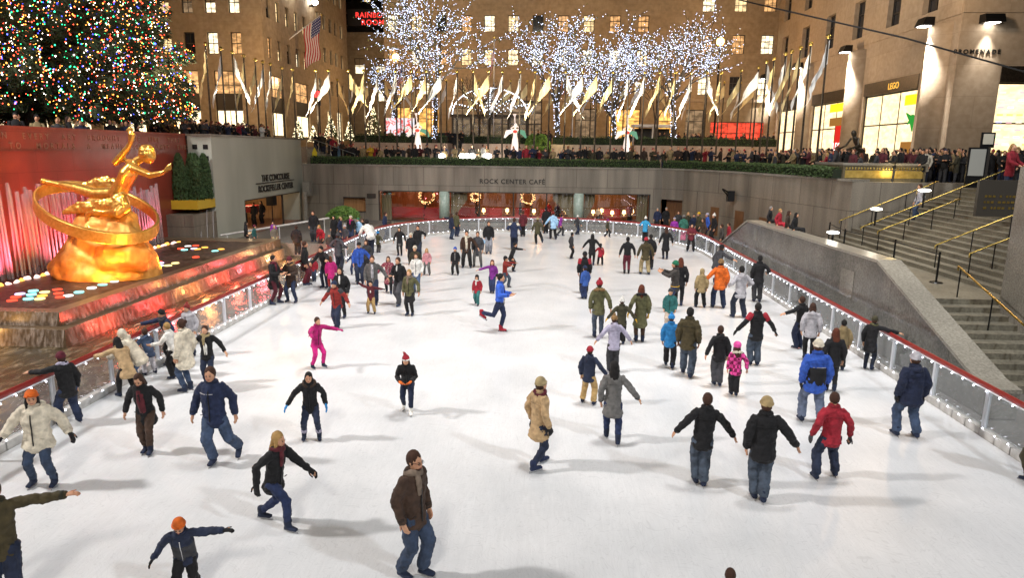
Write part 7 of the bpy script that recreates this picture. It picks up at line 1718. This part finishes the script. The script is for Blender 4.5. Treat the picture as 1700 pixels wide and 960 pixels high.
p = aty(563, 245, 56.5); crowd(p.x, 56.5, 4.6, 200, '', 'sky', 1.0, 'person in pale blue on the steps at the left of the hedge')
# right curve
for i in range(30):
    t = (i + RC.random()) / 30; yq = 36 + t * 18; xq = {True: 15.6, False: 15.6 - (yq - 42) * .22}[yq < 42] + RC.uniform(.1, .6)
    crowd(xq, yq, 4.45, 265 + RC.uniform(-40, 40), 'behind the right hedge')
for i in range(16):
    crowd(19.6 + i * .33, RC.uniform(36.4, 37.4), 4.46, RC.uniform(200, 320), 'right of the bronze figure')
for i in range(11): crowd(21.7 + RC.random() * 3, RC.uniform(27.5, 32.5), 4.48, RC.uniform(200, 330), 'atop the stairs', RC.choice((None, None, 'dkolive', 'black', 'brown')))
p = aty(1688, 300, 27.5); crowd(p.x, 28.0, 4.48, 150, '', 'red', 1.1, 'person in a bright red jacket at the head of the stairs')
p = aty(1534, 262, 36.6); crowd(p.x, 36.4, 4.46, 230, '', 'cream', 1.02, 'person in a cream coat behind the gold frieze plinth')
# left terrace
for i in range(28):
    t = i / 28; crowd(-20.95 - RC.random() * .9, 40 + 14 * t + RC.uniform(-.1, .1), 5.82, 80 + RC.uniform(-40, 60), 'on the concourse wall', sc=RC.uniform(.92, 1.02))
for i in range(10):
    t = i / 9; crowd(-19.0 + t * 3.6, 55.9 + RC.uniform(0, 1.2), 5.5 - t * 1.0, 180 + RC.uniform(-60, 60), 'on the terrace steps')
p = aty(427, 226, 50); crowd(-20.95, 50.6, 5.86, 100, '', 'white', 1.02, 'person in a white jacket on top of the concourse wall')
# street crowd in front of the rear block

# steps with rails left of the hedge
stl = empty('terrace_steps', (-17, 57, 4.45), label='steps with metal rails descending from the left terrace to the plaza', cat='stairs')
for i in range(7): M().box((-19.2 + i * .52, 54.97, 4.452), (-19.2 + (i + 1) * .52 - .002, 57.8, 5.8 - i * .19)).build('step', stepm, stl)
for y in (55.05, 57.6):
    g = M(); g.tube([(-19.2, y, 6.75), (-15.3, y, 5.45)], .03, n=6); [g.tube([(-19.2 + k * .97, y, 5.5 - k * .28), (-19.2 + k * .97, y, 6.75 - k * .325)], .02, n=5) for k in range(5)]; g.build('handrail', mat('steel', (.5, .5, .48), .3, .9), stl)
sg2 = tag(M().vprism([(-18.75, 5.2), (-18.35, 5.2), (-18.35, 5.55), (-18.55, 5.95), (-18.75, 5.55)], 'y', 54.95, 54.965).build('yellow_sign', mat('sign_yellow', (.7, .55, .02), .5)), 'small yellow triangular sign beside the terrace steps', 'sign')
